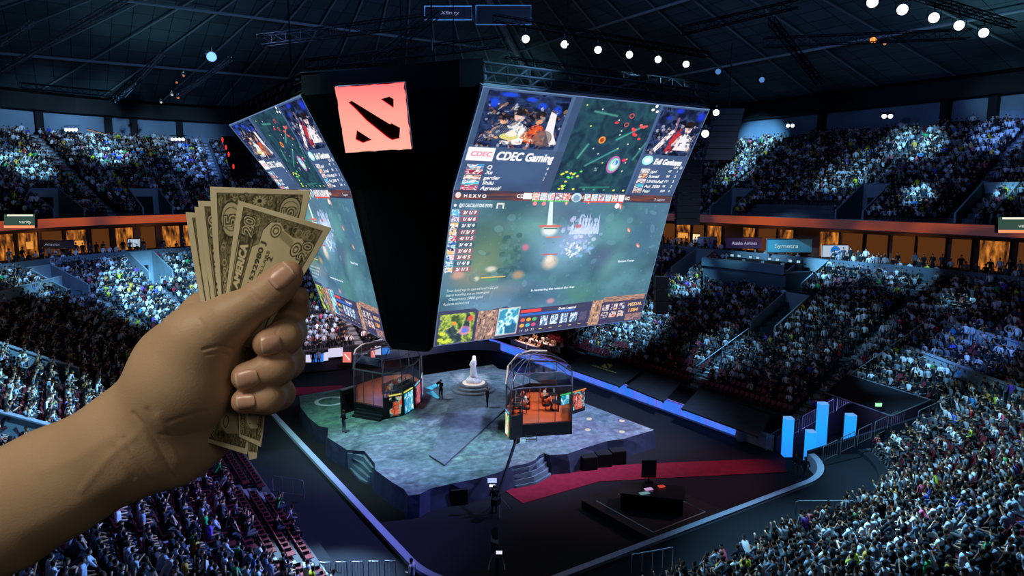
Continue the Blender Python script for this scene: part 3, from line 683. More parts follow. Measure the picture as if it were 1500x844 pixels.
class Canvas:
    """units: 0..W across, 0..H down; colours are display colours"""
    def __init__(s, W, H, res, bg='000000'):
        s.W, s.H, s.r = W, H, res; s.h, s.w = int(H * res), int(W * res); s.a = np.zeros((s.h, s.w, 3)); s.a[:] = s.c(bg)
    def c(s, c): return np.array([int(c[i:i + 2], 16) / 255 for i in (0, 2, 4)]) if isinstance(c, str) else np.array(c)
    def _win(s, x0, y0, x1, y1):
        a, b = max(int(x0 * s.r) - 1, 0), min(int(x1 * s.r) + 2, s.w); c, d = max(int(y0 * s.r) - 1, 0), min(int(y1 * s.r) + 2, s.h)
        if a >= b or c >= d: return None
        X, Y = np.meshgrid((np.arange(a, b) + .5) / s.r, (np.arange(c, d) + .5) / s.r); return slice(c, d), slice(a, b), X, Y
    def _put(s, ys, xs, m, col, al):
        al = al * m[..., None]; s.a[ys, xs] = s.a[ys, xs] * (1 - al) + s.c(col) * al
    def rect(s, x0, y0, x1, y1, col, al=1): s.poly([(x0, y0), (x1, y0), (x1, y1), (x0, y1)], col, al)
    def poly(s, P, col, al=1):
        xs_, ys_ = [p[0] for p in P], [p[1] for p in P]; q = s._win(min(xs_), min(ys_), max(xs_), max(ys_))
        if q is None: return
        ys, xs, X, Y = q; m = np.zeros(X.shape, bool); j = len(P) - 1
        for i in range(len(P)):
            (ax, ay), (bx, by) = P[i], P[j]
            if ay != by: m ^= ((ay > Y) != (by > Y)) & (X < (bx - ax) * (Y - ay) / (by - ay) + ax)
            j = i
        s._put(ys, xs, m.astype(float), col, al)
    def ell(s, cx, cy, rx, ry, col, al=1, rot=0, soft=0):
        R = max(rx, ry); q = s._win(cx - R, cy - R, cx + R, cy + R)
        if q is None: return
        ys, xs, X, Y = q; ca, sa = math.cos(rot), math.sin(rot); u = ((X - cx) * ca + (Y - cy) * sa) / rx; v = (-(X - cx) * sa + (Y - cy) * ca) / ry; d = np.sqrt(u * u + v * v)
        s._put(ys, xs, np.clip((1 - d) / soft, 0, 1) if soft else (d < 1).astype(float), col, al)
    def ring(s, cx, cy, r, t, col, al=1):
        q = s._win(cx - r - t, cy - r - t, cx + r + t, cy + r + t)
        if q is None: return
        ys, xs, X, Y = q; s._put(ys, xs, (np.abs(np.hypot(X - cx, Y - cy) - r) < t / 2).astype(float), col, al)
    def line(s, P, t, col, al=1):
        for (ax, ay), (bx, by) in zip(P, P[1:]):
            q = s._win(min(ax, bx) - t, min(ay, by) - t, max(ax, bx) + t, max(ay, by) + t)
            if q is None: continue
            ys, xs, X, Y = q; L = (bx - ax) ** 2 + (by - ay) ** 2 + 1e-9; u = np.clip(((X - ax) * (bx - ax) + (Y - ay) * (by - ay)) / L, 0, 1)
            s._put(ys, xs, (np.hypot(X - ax - u * (bx - ax), Y - ay - u * (by - ay)) < t / 2).astype(float), col, al)
    def text(s, t, x, y, size, col='ffffff', al=1, shear=.0, rot=0, bold=0, w=None):
        V, T = glyphs(t)
        if not len(V): return
        k = size / .72; sx = k if w is None else w / (V[:, 0].max() - V[:, 0].min() + 1e-6); P0 = np.stack([V[:, 0] * sx + shear * V[:, 1] * k, -V[:, 1] * k], 1)
        ca, sa = math.cos(rot), math.sin(rot); P0 = np.stack([P0[:, 0] * ca + P0[:, 1] * sa, -P0[:, 0] * sa + P0[:, 1] * ca], 1)
        m = np.zeros((s.h, s.w), bool)
        for ox, oy in ([(0, 0)] if not bold else [(a, b) for a in (-bold, 0, bold) for b in (-bold, 0, bold)]):
            P = P0 + (x + ox, y + oy)
            for tr in T:
                q = P[tr]; win = s._win(q[:, 0].min(), q[:, 1].min(), q[:, 0].max(), q[:, 1].max())
                if win is None: continue
                ys, xs, X, Y = win; d = [(q[(i + 1) % 3, 0] - q[i, 0]) * (Y - q[i, 1]) - (q[(i + 1) % 3, 1] - q[i, 1]) * (X - q[i, 0]) for i in range(3)]
                m[ys, xs] |= ((d[0] >= 0) & (d[1] >= 0) & (d[2] >= 0)) | ((d[0] <= 0) & (d[1] <= 0) & (d[2] <= 0))
        s._put(slice(0, s.h), slice(0, s.w), m.astype(float), col, al)
    def noise(s, x0, y0, x1, y1, cols, f=8, al=1, seed=0, con=2.2):
        q = s._win(x0, y0, x1, y1)
        if q is None: return
        ys, xs, X, Y = q; n = np.clip((fbm(*X.shape, f, 4, seed) - .5) * con + .5, 0, 1) * (len(cols) - 1); i = np.minimum(n.astype(int), len(cols) - 2); f_ = (n - i)[..., None]; C = np.array([s.c(c) for c in cols]); v = C[i] * (1 - f_) + C[i + 1] * f_
        m = ((X >= x0) & (X < x1) & (Y >= y0) & (Y < y1)).astype(float)[..., None] * al; s.a[ys, xs] = s.a[ys, xs] * (1 - m) + v * m
    def down(s, k):
        h, w = s.h // k, s.w // k; return s.a[:h * k, :w * k].reshape(h, k, w, k, 3).mean((1, 3))
def picture_mesh(name, img, surf):
    """img (h,w,3) display colours -> grid mesh; surf(U,V) -> xyz arrays, U across 0..1, V down 0..1"""
    h, w = img.shape[:2]; U, V = np.meshgrid(np.linspace(0, 1, w), np.linspace(0, 1, h)); X, Y, Z = surf(U, V); P = np.stack([X, Y, Z], -1).reshape(-1, 3)
    i = np.arange(h * w).reshape(h, w); F = np.stack([i[1:, :-1], i[1:, 1:], i[:-1, 1:], i[:-1, :-1]], -1).reshape(-1, 4)
    me = np_mesh(name, P, F, True); set_col(me, s2l(img.reshape(-1, 3))); return me
def quad_surf(tl, tr, br, bl, off=(0, 0, 0)):
    tl, tr, br, bl = (np.array(p) + np.array(off) for p in (tl, tr, br, bl))
    def f(U, V):
        U, V = U[..., None], V[..., None]; P = (tl * (1 - U) + tr * U) * (1 - V) + (bl * (1 - U) + br * U) * V; return P[..., 0], P[..., 1], P[..., 2]
    return f
# ---------------------------------------------------------------- the hanging screens
def screen_image():
    r = random.Random(4)
    # upper panel 332 x 150 units, lower 332 x 232 (drawn unforeshortened)
    U = Canvas(332, 150, 4.2, '3c4c6c')
    U.noise(0, 0, 332, 150, ['344a6c', '46618a'], 5, .6, 1)
    U.noise(8, 4, 112, 82, ['10172e', '1b2748', '2a3d6a', '0c1224'], 7, 1, 2)
    def seated(c, x, y, s, shirt, tone='c8906c'):
        c.poly([(x - 9 * s, y + 22 * s), (x - 7 * s, y + 6 * s), (x, y + 2 * s), (x + 8 * s, y + 7 * s), (x + 10 * s, y + 22 * s)], shirt); c.ell(x, y - 3 * s, 4.2 * s, 5.6 * s, tone); c.ell(x, y - 6.5 * s, 4.8 * s, 3.6 * s, '241a18')
        c.line([(x - 7 * s, y + 8 * s), (x - 11 * s, y + 16 * s), (x - 2 * s, y + 19 * s)], 2.6 * s, tone); c.ell(x, y - 4 * s, 5.8 * s, 1.3 * s, '1a1a20')
    for x, y, a, b in ((18, 20, 8, 9), (34, 8, 14, 4), (62, 12, 9, 4), (78, 20, 8, 6), (99, 24, 7, 8)): U.ell(x, y, a, b, '1e48e0', .85, soft=.5)
    seated(U, 54, 40, 1.7, 'dfe0e4', 'd8b0a0'); seated(U, 36, 46, 1.2, '31405c'); seated(U, 80, 42, 1.5, 'd0502c')
    for k in range(420): U.ell(r.uniform(12, 111), r.uniform(20, 82), r.uniform(.6, 3.8), r.uniform(.6, 2.4), r.choice(('10172e', '1b2748', 'c8906c', 'e0d8d8', '30405c', '8a5040', '0c1224', '202c50')), .55, r.uniform(0, 3))
    U.poly([(92, 26), (100, 30), (104, 58), (112, 72), (104, 76), (92, 54)], 'ddd6d8'); U.ell(92, 66, 12, 12, '6a5c5c', .7)
    U.ell(48, 66, 12, 5, 'c8c078'); U.ell(50, 62, 7, 4, 'e8d8c8')
    for k in range(14): U.line([(14 + k * 3, 76 - k * 1.5), (22 + k * 3, 58 - k * 2)], .7, '8890a0', .5)
    U.rect(112, 0, 117, 84, '4c6488', .8)
    # team block
    U.rect(4, 84, 37, 104, 'f4ecf2'); U.text('CDEC', 8, 97, 7, 'e05a78', .8, .15, bold=.25)
    U.text('CDEC Gaming', 40, 101, 12.5, 'ffffff', 1, .12, bold=.55, w=76)
    U.text('LH', 121, 106, 4.6, 'ffffff', bold=.25); U.text('D', 138, 106, 4.6, 'ffffff', bold=.25)
    for k, (n, a, b, c) in enumerate((('Q', '48', '7', '3a90c8'), ('Xz', '168', '15', 'a03048'), ('garder', '38', '8', 'd8c8a8'), ('Shiki', '192', '10', '3cb0d0'), ('Agressif', '192', '12', 'c05070'))):
        y = 114 + k * 8.2
        U.noise(8, y - 5, 29, y + 2.4, [c, 'ffffff', '703040', c], 3, 1, k + 5, 3); U.text(n, 33, y + 1.5, 5.6, 'ffffff', .95, .15, bold=.2); U.text(a, 112, y, 4.4, 'e8ecf4', .95, bold=.15); U.text(b, 131, y, 4.4, 'e8ecf4', .95, bold=.15)
    # map column
    U.noise(128, 2, 246, 148, ['18303f', '203f4c', '162a3a', '244a54', '1c3448'], 4, .92, 9); U.poly([(117, 84), (128, 84), (128, 150), (112, 150)], '3c4c6c')
    for x0, y0, x1, y1, c in ((150, 92, 158, 70, '5cc09a'), (165, 104, 205, 74, '50b0a8'), (198, 60, 232, 36, '58c0b0'), (150, 20, 185, 24, '58b098'), (236, 90, 246, 62, '50a098'), (170, 140, 215, 138, '408878')): U.line([(x0, y0), (x1, y1)], 4, c, .35); U.line([(x0, y0), (x1, y1)], 1.2, c, .6)
    for k in range(16): x, y = r.choice(((142, 120), (152, 128), (146, 138), (158, 118))); U.ell(x + r.uniform(-7, 7), y + r.uniform(-7, 7), 2, 1.6, r.choice(('c8e040', '60d858', 'e0d850')))
    for k in range(12): x, y = r.choice(((224, 20), (232, 34), (222, 46), (238, 52))); U.ell(x + r.uniform(-6, 6), y + r.uniform(-5, 5), 2.4, 2, r.choice(('f05058', 'e04040', 'f07060')))
    U.ell(176, 62, 5, 5.6, 'f09040'); U.ell(176, 62, 3, 3.4, 'a04020'); U.ring(207, 22, 3.2, 1.1, 'f05050'); U.ring(204, 36, 3, 1, 'f05050'); U.ell(188, 34, 3, 2, 'e84048'); U.ell(222, 92, 3.4, 2.6, 'd83870')
    for a, b, c in ((10, 13, 'e070c0'), (8, 10, '60e0d0'), (6, 9, 'a0f0a0'), (5, 6, 'e8e0ff')): U.ell(208 + (10 - a) * .3, 100, a, b * 1.1, c, .75)
    U.ell(210, 97, 4, 4.6, '2868e0'); U.ell(209, 100, 2.2, 7, 'f0f0ff', .7)
    for x, y in ((136, 12), (160, 16), (190, 30), (200, 46), (200, 52), (205, 74), (218, 66), (178, 84), (168, 76), (226, 90), (226, 96), (152, 42), (240, 72), (190, 98), (226, 110)): U.ell(x, y, 1.1, 1.1, r.choice(('ffffff', 'e8f060', 'ffffff')))
    U.text('%', 180, 112, 6, 'd8e0f0', .8, .2)
    U.ell(240, 4, 2.4, 2.4, 'ffffff'); U.ell(236, 10, 2.6, 2.2, 'ffffff'); U.ell(244, 12, 2.6, 2.2, 'ffffff')
    for k in range(7): U.ell(145 + k * 16, 143, 2, 1.5, r.choice(('c8e040', '3c9080', 'd8e060')))
    U.rect(246, 0, 249, 150, '46608a', .9)
    # right team
    U.noise(251, 4, 330, 80, ['10172e', '1b2748', '33436e', '0c1224'], 7, 1, 12)
    for x, y, a, b in ((282, 8, 10, 5), (322, 14, 9, 10), (268, 20, 5, 4)): U.ell(x, y, a, b, '2038e0', .8, soft=.6)
    U.poly([(262, 70), (278, 42), (286, 36), (288, 42), (272, 68), (266, 76)], 'e0d4d4'); U.poly([(281, 76), (286, 44), (296, 34), (300, 46), (294, 74)], 'b02c38'); U.line([(285, 20), (287, 38)], 4, '7a5a70'); seated(U, 309, 38, 1.5, 'd8d2d8', 'd8b8b0'); U.ell(306, 62, 9, 8, 'e0d8dc', .9); U.line([(318, 74), (329, 40)], 1.2, '8890a8', .5)
    for k in range(170): U.ell(r.uniform(253, 328), r.uniform(28, 79), r.uniform(.6, 3), r.uniform(.6, 3), r.choice(('10172e', '1b2748', 'c8a090', 'e0d8d8', '33436e', '0c1224')), .55, r.uniform(0, 3))
    U.ell(261, 90, 9, 8, '9fe0ff'); U.ell(261, 90, 5, 4.4, 'f4ffff'); U.text('Evil Geniuses', 273, 96, 9.5, 'ffffff', 1, .12, bold=.5, w=48)
    U.text('LH', 312, 102, 4.4, 'ffffff', bold=.2); U.text('D', 323, 102, 4.4, 'ffffff', bold=.2)
    for k, (n, a, b, c) in enumerate((('ppd', '47', '1', 'e0e0e8'), ('Sumail', '84', '2', 'e09850'), ('UNiVeRsE', '101', '3', 'c0b0b8'), ('Aui_2000', '46', '3', '48b0c8'), ('Fear', '204', '4', 'd0b0a0'))):
        y = 109 + k * 8.6; U.noise(257, y - 5, 272, y + 2.6, [c, 'ffffff', '604050', c], 3, 1, k + 25, 3); U.text(n, 274, y + 1.5, 5, 'ffffff', .95, .15, bold=.2); U.text(a, 305, y, 4.2, 'e8ecf4', .95, bold=.15); U.text(b, 320, y, 4.2, 'e8ecf4', .95, bold=.15)
    U.rect(0, 0, 332, 1.6, '6a86b0', .8); U.rect(0, 0, 1.4, 150, '6a86b0', .6); U.rect(330.6, 0, 332, 150, '6a86b0', .6)
    # ---- lower panel: the match
    G = Canvas(332, 236, 4.2, '33586c')
    G.noise(0, 0, 332, 236, ['24505c', '2f6070', '3a7480', '3c6c8c', '2c5a74'], 4, 1, 31)
    def blob(x, y, a, b, c, al=.8, rot=0): G.ell(x, y, a, b, c, al, rot, .9)
    for q in ((60, 80, 55, 60, '56784c', .8), (50, 110, 40, 40, '7c9450', .7), (120, 52, 50, 40, '68b098', .7), (30, 128, 35, 25, '9c8060', .6), (160, 90, 60, 50, '80b8d8', .8), (185, 70, 45, 36, '98b8e8', .75), (240, 60, 40, 45, '58a8a0', .6), (268, 150, 36, 60, '58a8a8', .6, .5), (250, 120, 20, 50, '70c0b0', .5, .5), (300, 60, 40, 70, '2c5478', .7), (150, 190, 60, 26, '5888b0', .6), (60, 176, 70, 22, '6890b8', .7), (205, 160, 40, 20, '3c8078', .8), (75, 150, 60, 20, 'a89080', .45), (205, 175, 40, 24, '388068', .8), (150, 30, 60, 20, '4c5870', .5), (232, 105, 30, 30, '7060a0', .35)): blob(*q)
    for k in range(46): a = r.uniform(0, 2 * PI); d = r.uniform(0, 1) ** .6; G.ell(90 + math.cos(a) * 17 * d, 92 + math.sin(a) * 38 * d, r.uniform(2, 6), r.uniform(2, 5), r.choice(('2a5a50', '35705c', '204a4a', '4a8070')), .6)
    for k in range(90): G.ell(r.uniform(20, 320), r.uniform(20, 185), r.uniform(1.5, 9), r.uniform(1, 6), r.choice(('2c6464', '4c9090', '3a6c8c', '5ca0a0', '2a4c68', '6aa8b0')), .33, r.uniform(0, 3))
    for k in range(120): a = r.uniform(0, 2 * PI); d = r.random() ** .7; G.ell(188 + math.cos(a) * 34 * d, 70 + math.sin(a) * 36 * d, r.uniform(1, 4), r.uniform(1, 4), r.choice(('c8d8ff', 'a0b8f0', 'e8f0ff', '88a0e8', 'b090e0')), .55, r.uniform(0, 3))
    for k in range(9): G.poly([(170 + k * 5, 64), (173 + k * 5, 30 + r.uniform(0, 22)), (177 + k * 5, 66)], 'd8e4ff', .8)
    G.poly([(130, 2), (134, 2), (142, 52), (134, 54)], 'e8fff4', .95); G.ell(139, 58, 15, 12, 'f4f4e8', .95, soft=.5); G.rect(122, 50, 155, 53, 'f05840'); G.rect(130, 54, 150, 56, '286040')
    for q in ((108, 84, 7, 7, 'f06080'), (182, 52, 7, 4, 'e04858'), (149, 110, 15, 15, 'ffd0a0'), (147, 104, 8, 9, 'ffe8c8'), (64, 116, 10, 6, 'ffe0c0'), (46, 130, 5, 5, 'e8e0b0'), (104, 128, 12, 9, 'c89058'), (196, 102, 4, 4, '60c0ff'), (208, 90, 6, 4, '70c8ff'), (162, 178, 8, 6, 'f08890'), (20, 122, 12, 9, 'e89870')): G.ell(*q, .85, soft=.6)
    for k in range(26): a = r.uniform(0, 2 * PI); G.ell(182 + math.cos(a) * r.uniform(4, 13), 92 + math.sin(a) * r.uniform(4, 12), 2.2, 1.4, 'f4f8ff', .85, a)
    for x, y, a in ((156, 14, 0), (190, 12, .2), (268, 60, .6), (291, 88, .7), (244, 20, .2)): G.ell(x, y, 2.4, 5, 'f06848', .95, -a); G.ell(x, y + 1, 1.3, 3, 'ffc8a0', 1, -a)
    G.rect(136, 68, 158, 70, 'f06848'); G.rect(134, 96, 158, 98, 'e04848'); G.rect(52, 128, 86, 130, 'f0c040'); G.rect(58, 132, 76, 134, '40a048')
    G.ell(282, 166, 0.1, .1, '000000'); G.text('Bottom Tower', 262, 117, 3.4, 'e8f0ff', .9, bold=.25); G.text('is recovering the rune at the river', 128, 158, 3.6, 'f0f4ff', .9, bold=.2)
    for k in range(420): G.ell(r.uniform(0, 332), r.uniform(14, 186), r.uniform(.5, 2.6), r.uniform(.4, 1.8), r.choice(('2c5464', '5c90a0', '3a6078', '88b0c0', '24485c', '70a0a8')), .2, r.uniform(0, 3))
    g_ = G.a.mean(2, keepdims=True); hz = np.array([.44, .56, .70]); G.a = (G.a * .8 + g_ * .2) * .8 + hz * .2
    # header bar
    G.noise(0, 0, 332, 13, ['30344c', '7c4438', '30344c', '404a68'], 3, 1, 40); G.text('CDEC', 83, 9, 5, 'f0f0ff', bold=.2); G.rect(92, 2, 104, 11, 'f8f4f8')
    for k, x in enumerate(list(range(105, 160, 11)) + list(range(182, 240, 11))): G.noise(x, 1, x + 10, 12, [r.choice(('e0a0a8', '90b0d0', 'd86060', 'e0c0a0')), 'ffffff', r.choice(('60a0c0', 'c04848', '705070')), 'f0e0e0'], 3, 1, 50 + k, 3); G.rect(x, 12, x + 10, 14, '48c050' if x < 170 else 'd84848')
    G.ell(170, 7, 8, 7, 'b8d0e0'); G.ell(170, 8, 5, 5, '7898b0'); G.text('17', 158, 9, 5, 'ffffff', bold=.2); G.text('13', 178, 9, 5, 'ffffff', bold=.2); G.rect(238, 2, 246, 11, 'f0e8f0'); G.text('EG', 248, 9, 5, 'f0f0ff', bold=.2); G.ell(238, 19, 4, 4.5, 'f4f4ff')
    G.text('H E X V O', 14, 10, 4.6, 'e8ecf8', bold=.25); G.text('5 tugunn', 300, 9, 4, 'd8dce8'); G.ell(7, 7, 3.4, 4, 'e0c8c8'); G.ell(110, 17, 3, 3, 'e08890'); G.ell(123, 17, 3, 3, 'e08890')
    G.text('@13 CALCULATIONS (NEW)', 10, 23, 4.6, 'd8e0ec', bold=.15, w=42); G.ell(5, 21, 1.8, 1.8, 'ffffff'); G.rect(58, 17, 68, 25, 'd8d8d0'); G.rect(60, 19, 66, 25, '50687c')
    for k in range(10):
        y = 31 + k * 9.2; G.noise(2, y - 4.4, 12, y + 4, [r.choice(('60b0d0', 'e0a8b0', '803850', 'd8b070', '70c0b8')), 'f0f0ff', r.choice(('402838', '3060a0', 'b04858'))], 3, 1, 70 + k, 3); G.rect(13, y - 3.6, 36, y + 3.6, 'b04860' if k % 3 != 2 else '304868', .55); G.text(f'{r.randint(1, 6)}/ {r.randint(1, 6)}/ {r.randint(1, 9)}', 16, y + 2, 4.6, 'ffffff', 1, .15, bold=.25)
    for k, (t, x) in enumerate((('Tower denied aegis for team and bonus of 200 gold', 8), ('teams is pulling out so much gold', 8), ('Observers 5000 gold', 12), ('Radiants pushed mid', 6))):
        G.text(t, x, 148 + k * 7, 4.2, 'e8f0f4', .9, .1, w=70 - k * 12)
    # bottom bar
    G.rect(0, 188, 332, 236, '3a3a58', .85); G.poly([(0, 178), (50, 178), (60, 186), (96, 180), (110, 190), (332, 184), (332, 236), (0, 236)], '3c3c5c', .9)
    G.noise(4, 184, 52, 234, ['3c5038', '6c8448', 'b8c850', '485c60', '2c3c40'], 5, 1, 90); G.ell(40, 214, 8, 8, 'e080d0', .6); G.ell(40, 214, 4, 4, '5878f0', .9); G.ell(24, 200, 3, 3, 'f09040'); G.ell(46, 194, 4, 5, 'e05048', .9)
    for q in ((8, 226), (14, 230), (10, 216), (20, 228)): G.ell(*q, 4, 3, 'd8e040', .8)
    G.noise(56, 184, 84, 234, ['4c4450', 'b89078', '705c60', 'd8b098'], 6, 1, 91); G.noise(86, 184, 116, 230, ['3c90b0', '90d8f0', 'e8ffff', '50a8c8', '2c6488'], 4, 1, 92, 3); G.line([(86, 184), (116, 184), (116, 230), (86, 230), (86, 184)], 2.2, 'c8b8b8', .8)
    G.rect(119, 190, 150, 195, 'e04848'); G.rect(119, 197, 205, 201, '3868c0'); G.rect(150, 191, 222, 195, '40445c'); G.text('Dota Legend', 178, 196, 4, 'f0f0f0', bold=.2)
    for k in range(3): G.ell(124 + k * 9, 208, 3.6, 3.2, ('d86050', 'e0a040', '58b060')[k]); G.ell(124 + k * 9, 218, 3.6, 3.2, ('e0a050', '50b0c0', 'd05080')[k]); G.text(str(14 + k * 9), 121 + k * 9, 229, 4, 'e0e0e8')
    for k in range(6): x = 152 + k * 16; G.noise(x, 204, x + 12, 222, ['486088', 'a8d0f0', 'ffffff', '5078a8'] if k < 4 else ['403c58', '5c5878', '48486a'], 4, 1, 100 + k, 3); G.text('....', x, 228, 4, 'f0d080', bold=.3)
    G.noise(234, 186, 252, 234, ['5c4c54', 'd0a078', '806868', 'e8c0a0'], 5, 1, 120); G.noise(252, 182, 328, 192, ['5c4c54', 'c09078', '706068'], 7, 1, 121)
    for k in range(6): x = 254 + (k % 3) * 15; y = 196 + (k // 3) * 15; G.noise(x, y, x + 12, y + 12, [r.choice(('b05850', '3868d0', 'c08860', '484860')), 'e8d8d0', '484060'], 3, 1, 130 + k, 3)
    G.text('MEDAL', 300, 204, 6, 'e0b880', bold=.25); G.text('1384', 302, 216, 7, 'e8a860', bold=.3); G.noise(300, 220, 330, 233, ['705868', 'b08878', '504860'], 5, 1, 140)
    G.rect(0, 0, 1.4, 236, '6a86b0', .6); G.rect(330.6, 0, 332, 236, '6a86b0', .6); G.rect(0, 234.6, 332, 236, '6a86b0', .7)
    return U.down(2), G.down(2)
IMG_U, IMG_G = screen_image()
def lift(img, k=1.12, add=.015): return np.clip(img * k + add, 0, 1)
# corners from the two leaning faces of the rig: depths measured along the view
SCREENS = {
 'right': [(708, 126, 40.3), (1040, 160, 51.7), (985, 287, 53.8), (664, 278, 43.2), (938, 468, 57.4), (635, 508, 47.4)],
 'left': [(335, 183, 64.0), (440, 139, 44.0), (513, 278, 46.2), (411, 277, 64.6), (565, 500, 48.8), (474, 452, 66.0)]}
def build_screen(key, label):
    a, b, c, d, e_, f = [at(*q) for q in SCREENS[key]]      # tl tr fold-r fold-l br bl
    root = empty('video_screen', (d + c) / 2 - Vector((0, 0, 0)), 0, label, 'screen', 'hanging video screens'); org = root.location.copy()
    me = picture_mesh('picture', lift(IMG_U), quad_surf(a - org, b - org, c - org, d - org)); sm = attr_mat('screen picture', emission=1.0)
    link('upper_display', me, sm, root)
    me = picture_mesh('picture', lift(IMG_G), quad_surf(d - org, c - org, e_ - org, f - org)); link('lower_display', me, sm, root)
    ctr = Vector((27, 50, 19)); mb = MB()
    for q in ((a, b, c, d), (d, c, e_, f)):
        n = (q[1] - q[0]).cross(q[3] - q[0]).normalized(); n = n if n.dot(ctr - q[0]) > 0 else -n
        g = [p - org for p in q]; mb.hull8([p + n * .06 for p in g], [p + n * .55 for p in g])
    mb.build('cabinet', M_black, root)
    return a, b, c, d, e_, f
SR = build_screen('right', 'large folded video screen on the right face of the hanging rig, match broadcast lit')
SL = build_screen('left', 'large folded video screen on the far side of the hanging rig, partly behind the banknotes')
# ---- the dark body between and above the screens
def rig_body():
    e = empty('screen_rig', (26, 48, 18), 0, 'dark draped hanging rig carrying the screens and the glowing sign', 'rig'); O = Vector((26, 48, 18)); mb = MB()
    M = mat('black drape', (.012, .012, .016), .95, noise=.3, scale=.8, spec=.05)
    rU, rF, rB = SR[0], SR[3], SR[5]; lU, lF, lB = SL[1], SL[2], SL[4]
    back = Vector((math.sin(math.radians(33)), math.cos(math.radians(33)), 0))
    def q(L, R, Z): return [Vector((p.x, p.y, Z)) if Z is not None else p for p in (L, R)]
    rows = []
    for L, R in ((lU + Vector((0, 0, 1.2)), rU + Vector((0, 0, 1.6))), (lU, rU), (lF, rF), (lB, rB), ((lB + Vector((0, 0, -.6))).lerp(rB, .1), (rB + Vector((0, 0, -.5))).lerp(lB, .1))):
        m = (L + R) / 2; rows.append([L + back * .3 - O, L.lerp(R, .12) + back * .0 - O, L.lerp(R, .88) + back * .0 - O, R + back * .3 - O, R + back * 6 - O, L + back * 6 - O])
    n = 6; mb.add([v for r_ in rows for v in r_], [(i * n + k, i * n + (k + 1) % n, (i + 1) * n + (k + 1) % n, (i + 1) * n + k) for i in range(len(rows) - 1) for k in range(n)] + [tuple(range(n)), tuple(range((len(rows) - 1) * n, len(rows) * n))[::-1]])
    mb.build('drape', M, e)
    # top truss frame and underside lip
    t = MB(); z = SR[0].z
    a, b = SR[0], SR[1]; c, d = SL[1], SL[0]
    for k in range(3):
        for (p, q_) in ((a, b), (d, c), (c, a)):
            t.tube([p + Vector((0, 0, .3 + k * .55)) + back * .6 - O, q_ + Vector((0, 0, .3 + k * .55)) + back * .6 - O], .1, 4)
    for (p, q_) in ((a, b), (d, c), (c, a)):
        for k in range(13):
            u = p.lerp(q_, k / 12) + back * .6 - O; v = p.lerp(q_, min(k + 1, 12) / 12) + back * .6 - O; t.tube([u + Vector((0, 0, .3)), v + Vector((0, 0, 1.4))], .06, 4); t.tube([u + Vector((0, 0, .3)), u + Vector((0, 0, 1.4))], .07, 4)
    t.build('truss', mat('dark truss', (.02, .02, .025), .9, spec=.05), e)
    for fx, fy in ((20, 40), (36, 47), (26, 58), (14, 50), (28, 52)): MB().tube([(fx - O.x, fy - O.y, 10), (fx - O.x, fy - O.y, 26)], .05, 5).build('hanging_cable', MATS['dark truss'], e)
rig_body()
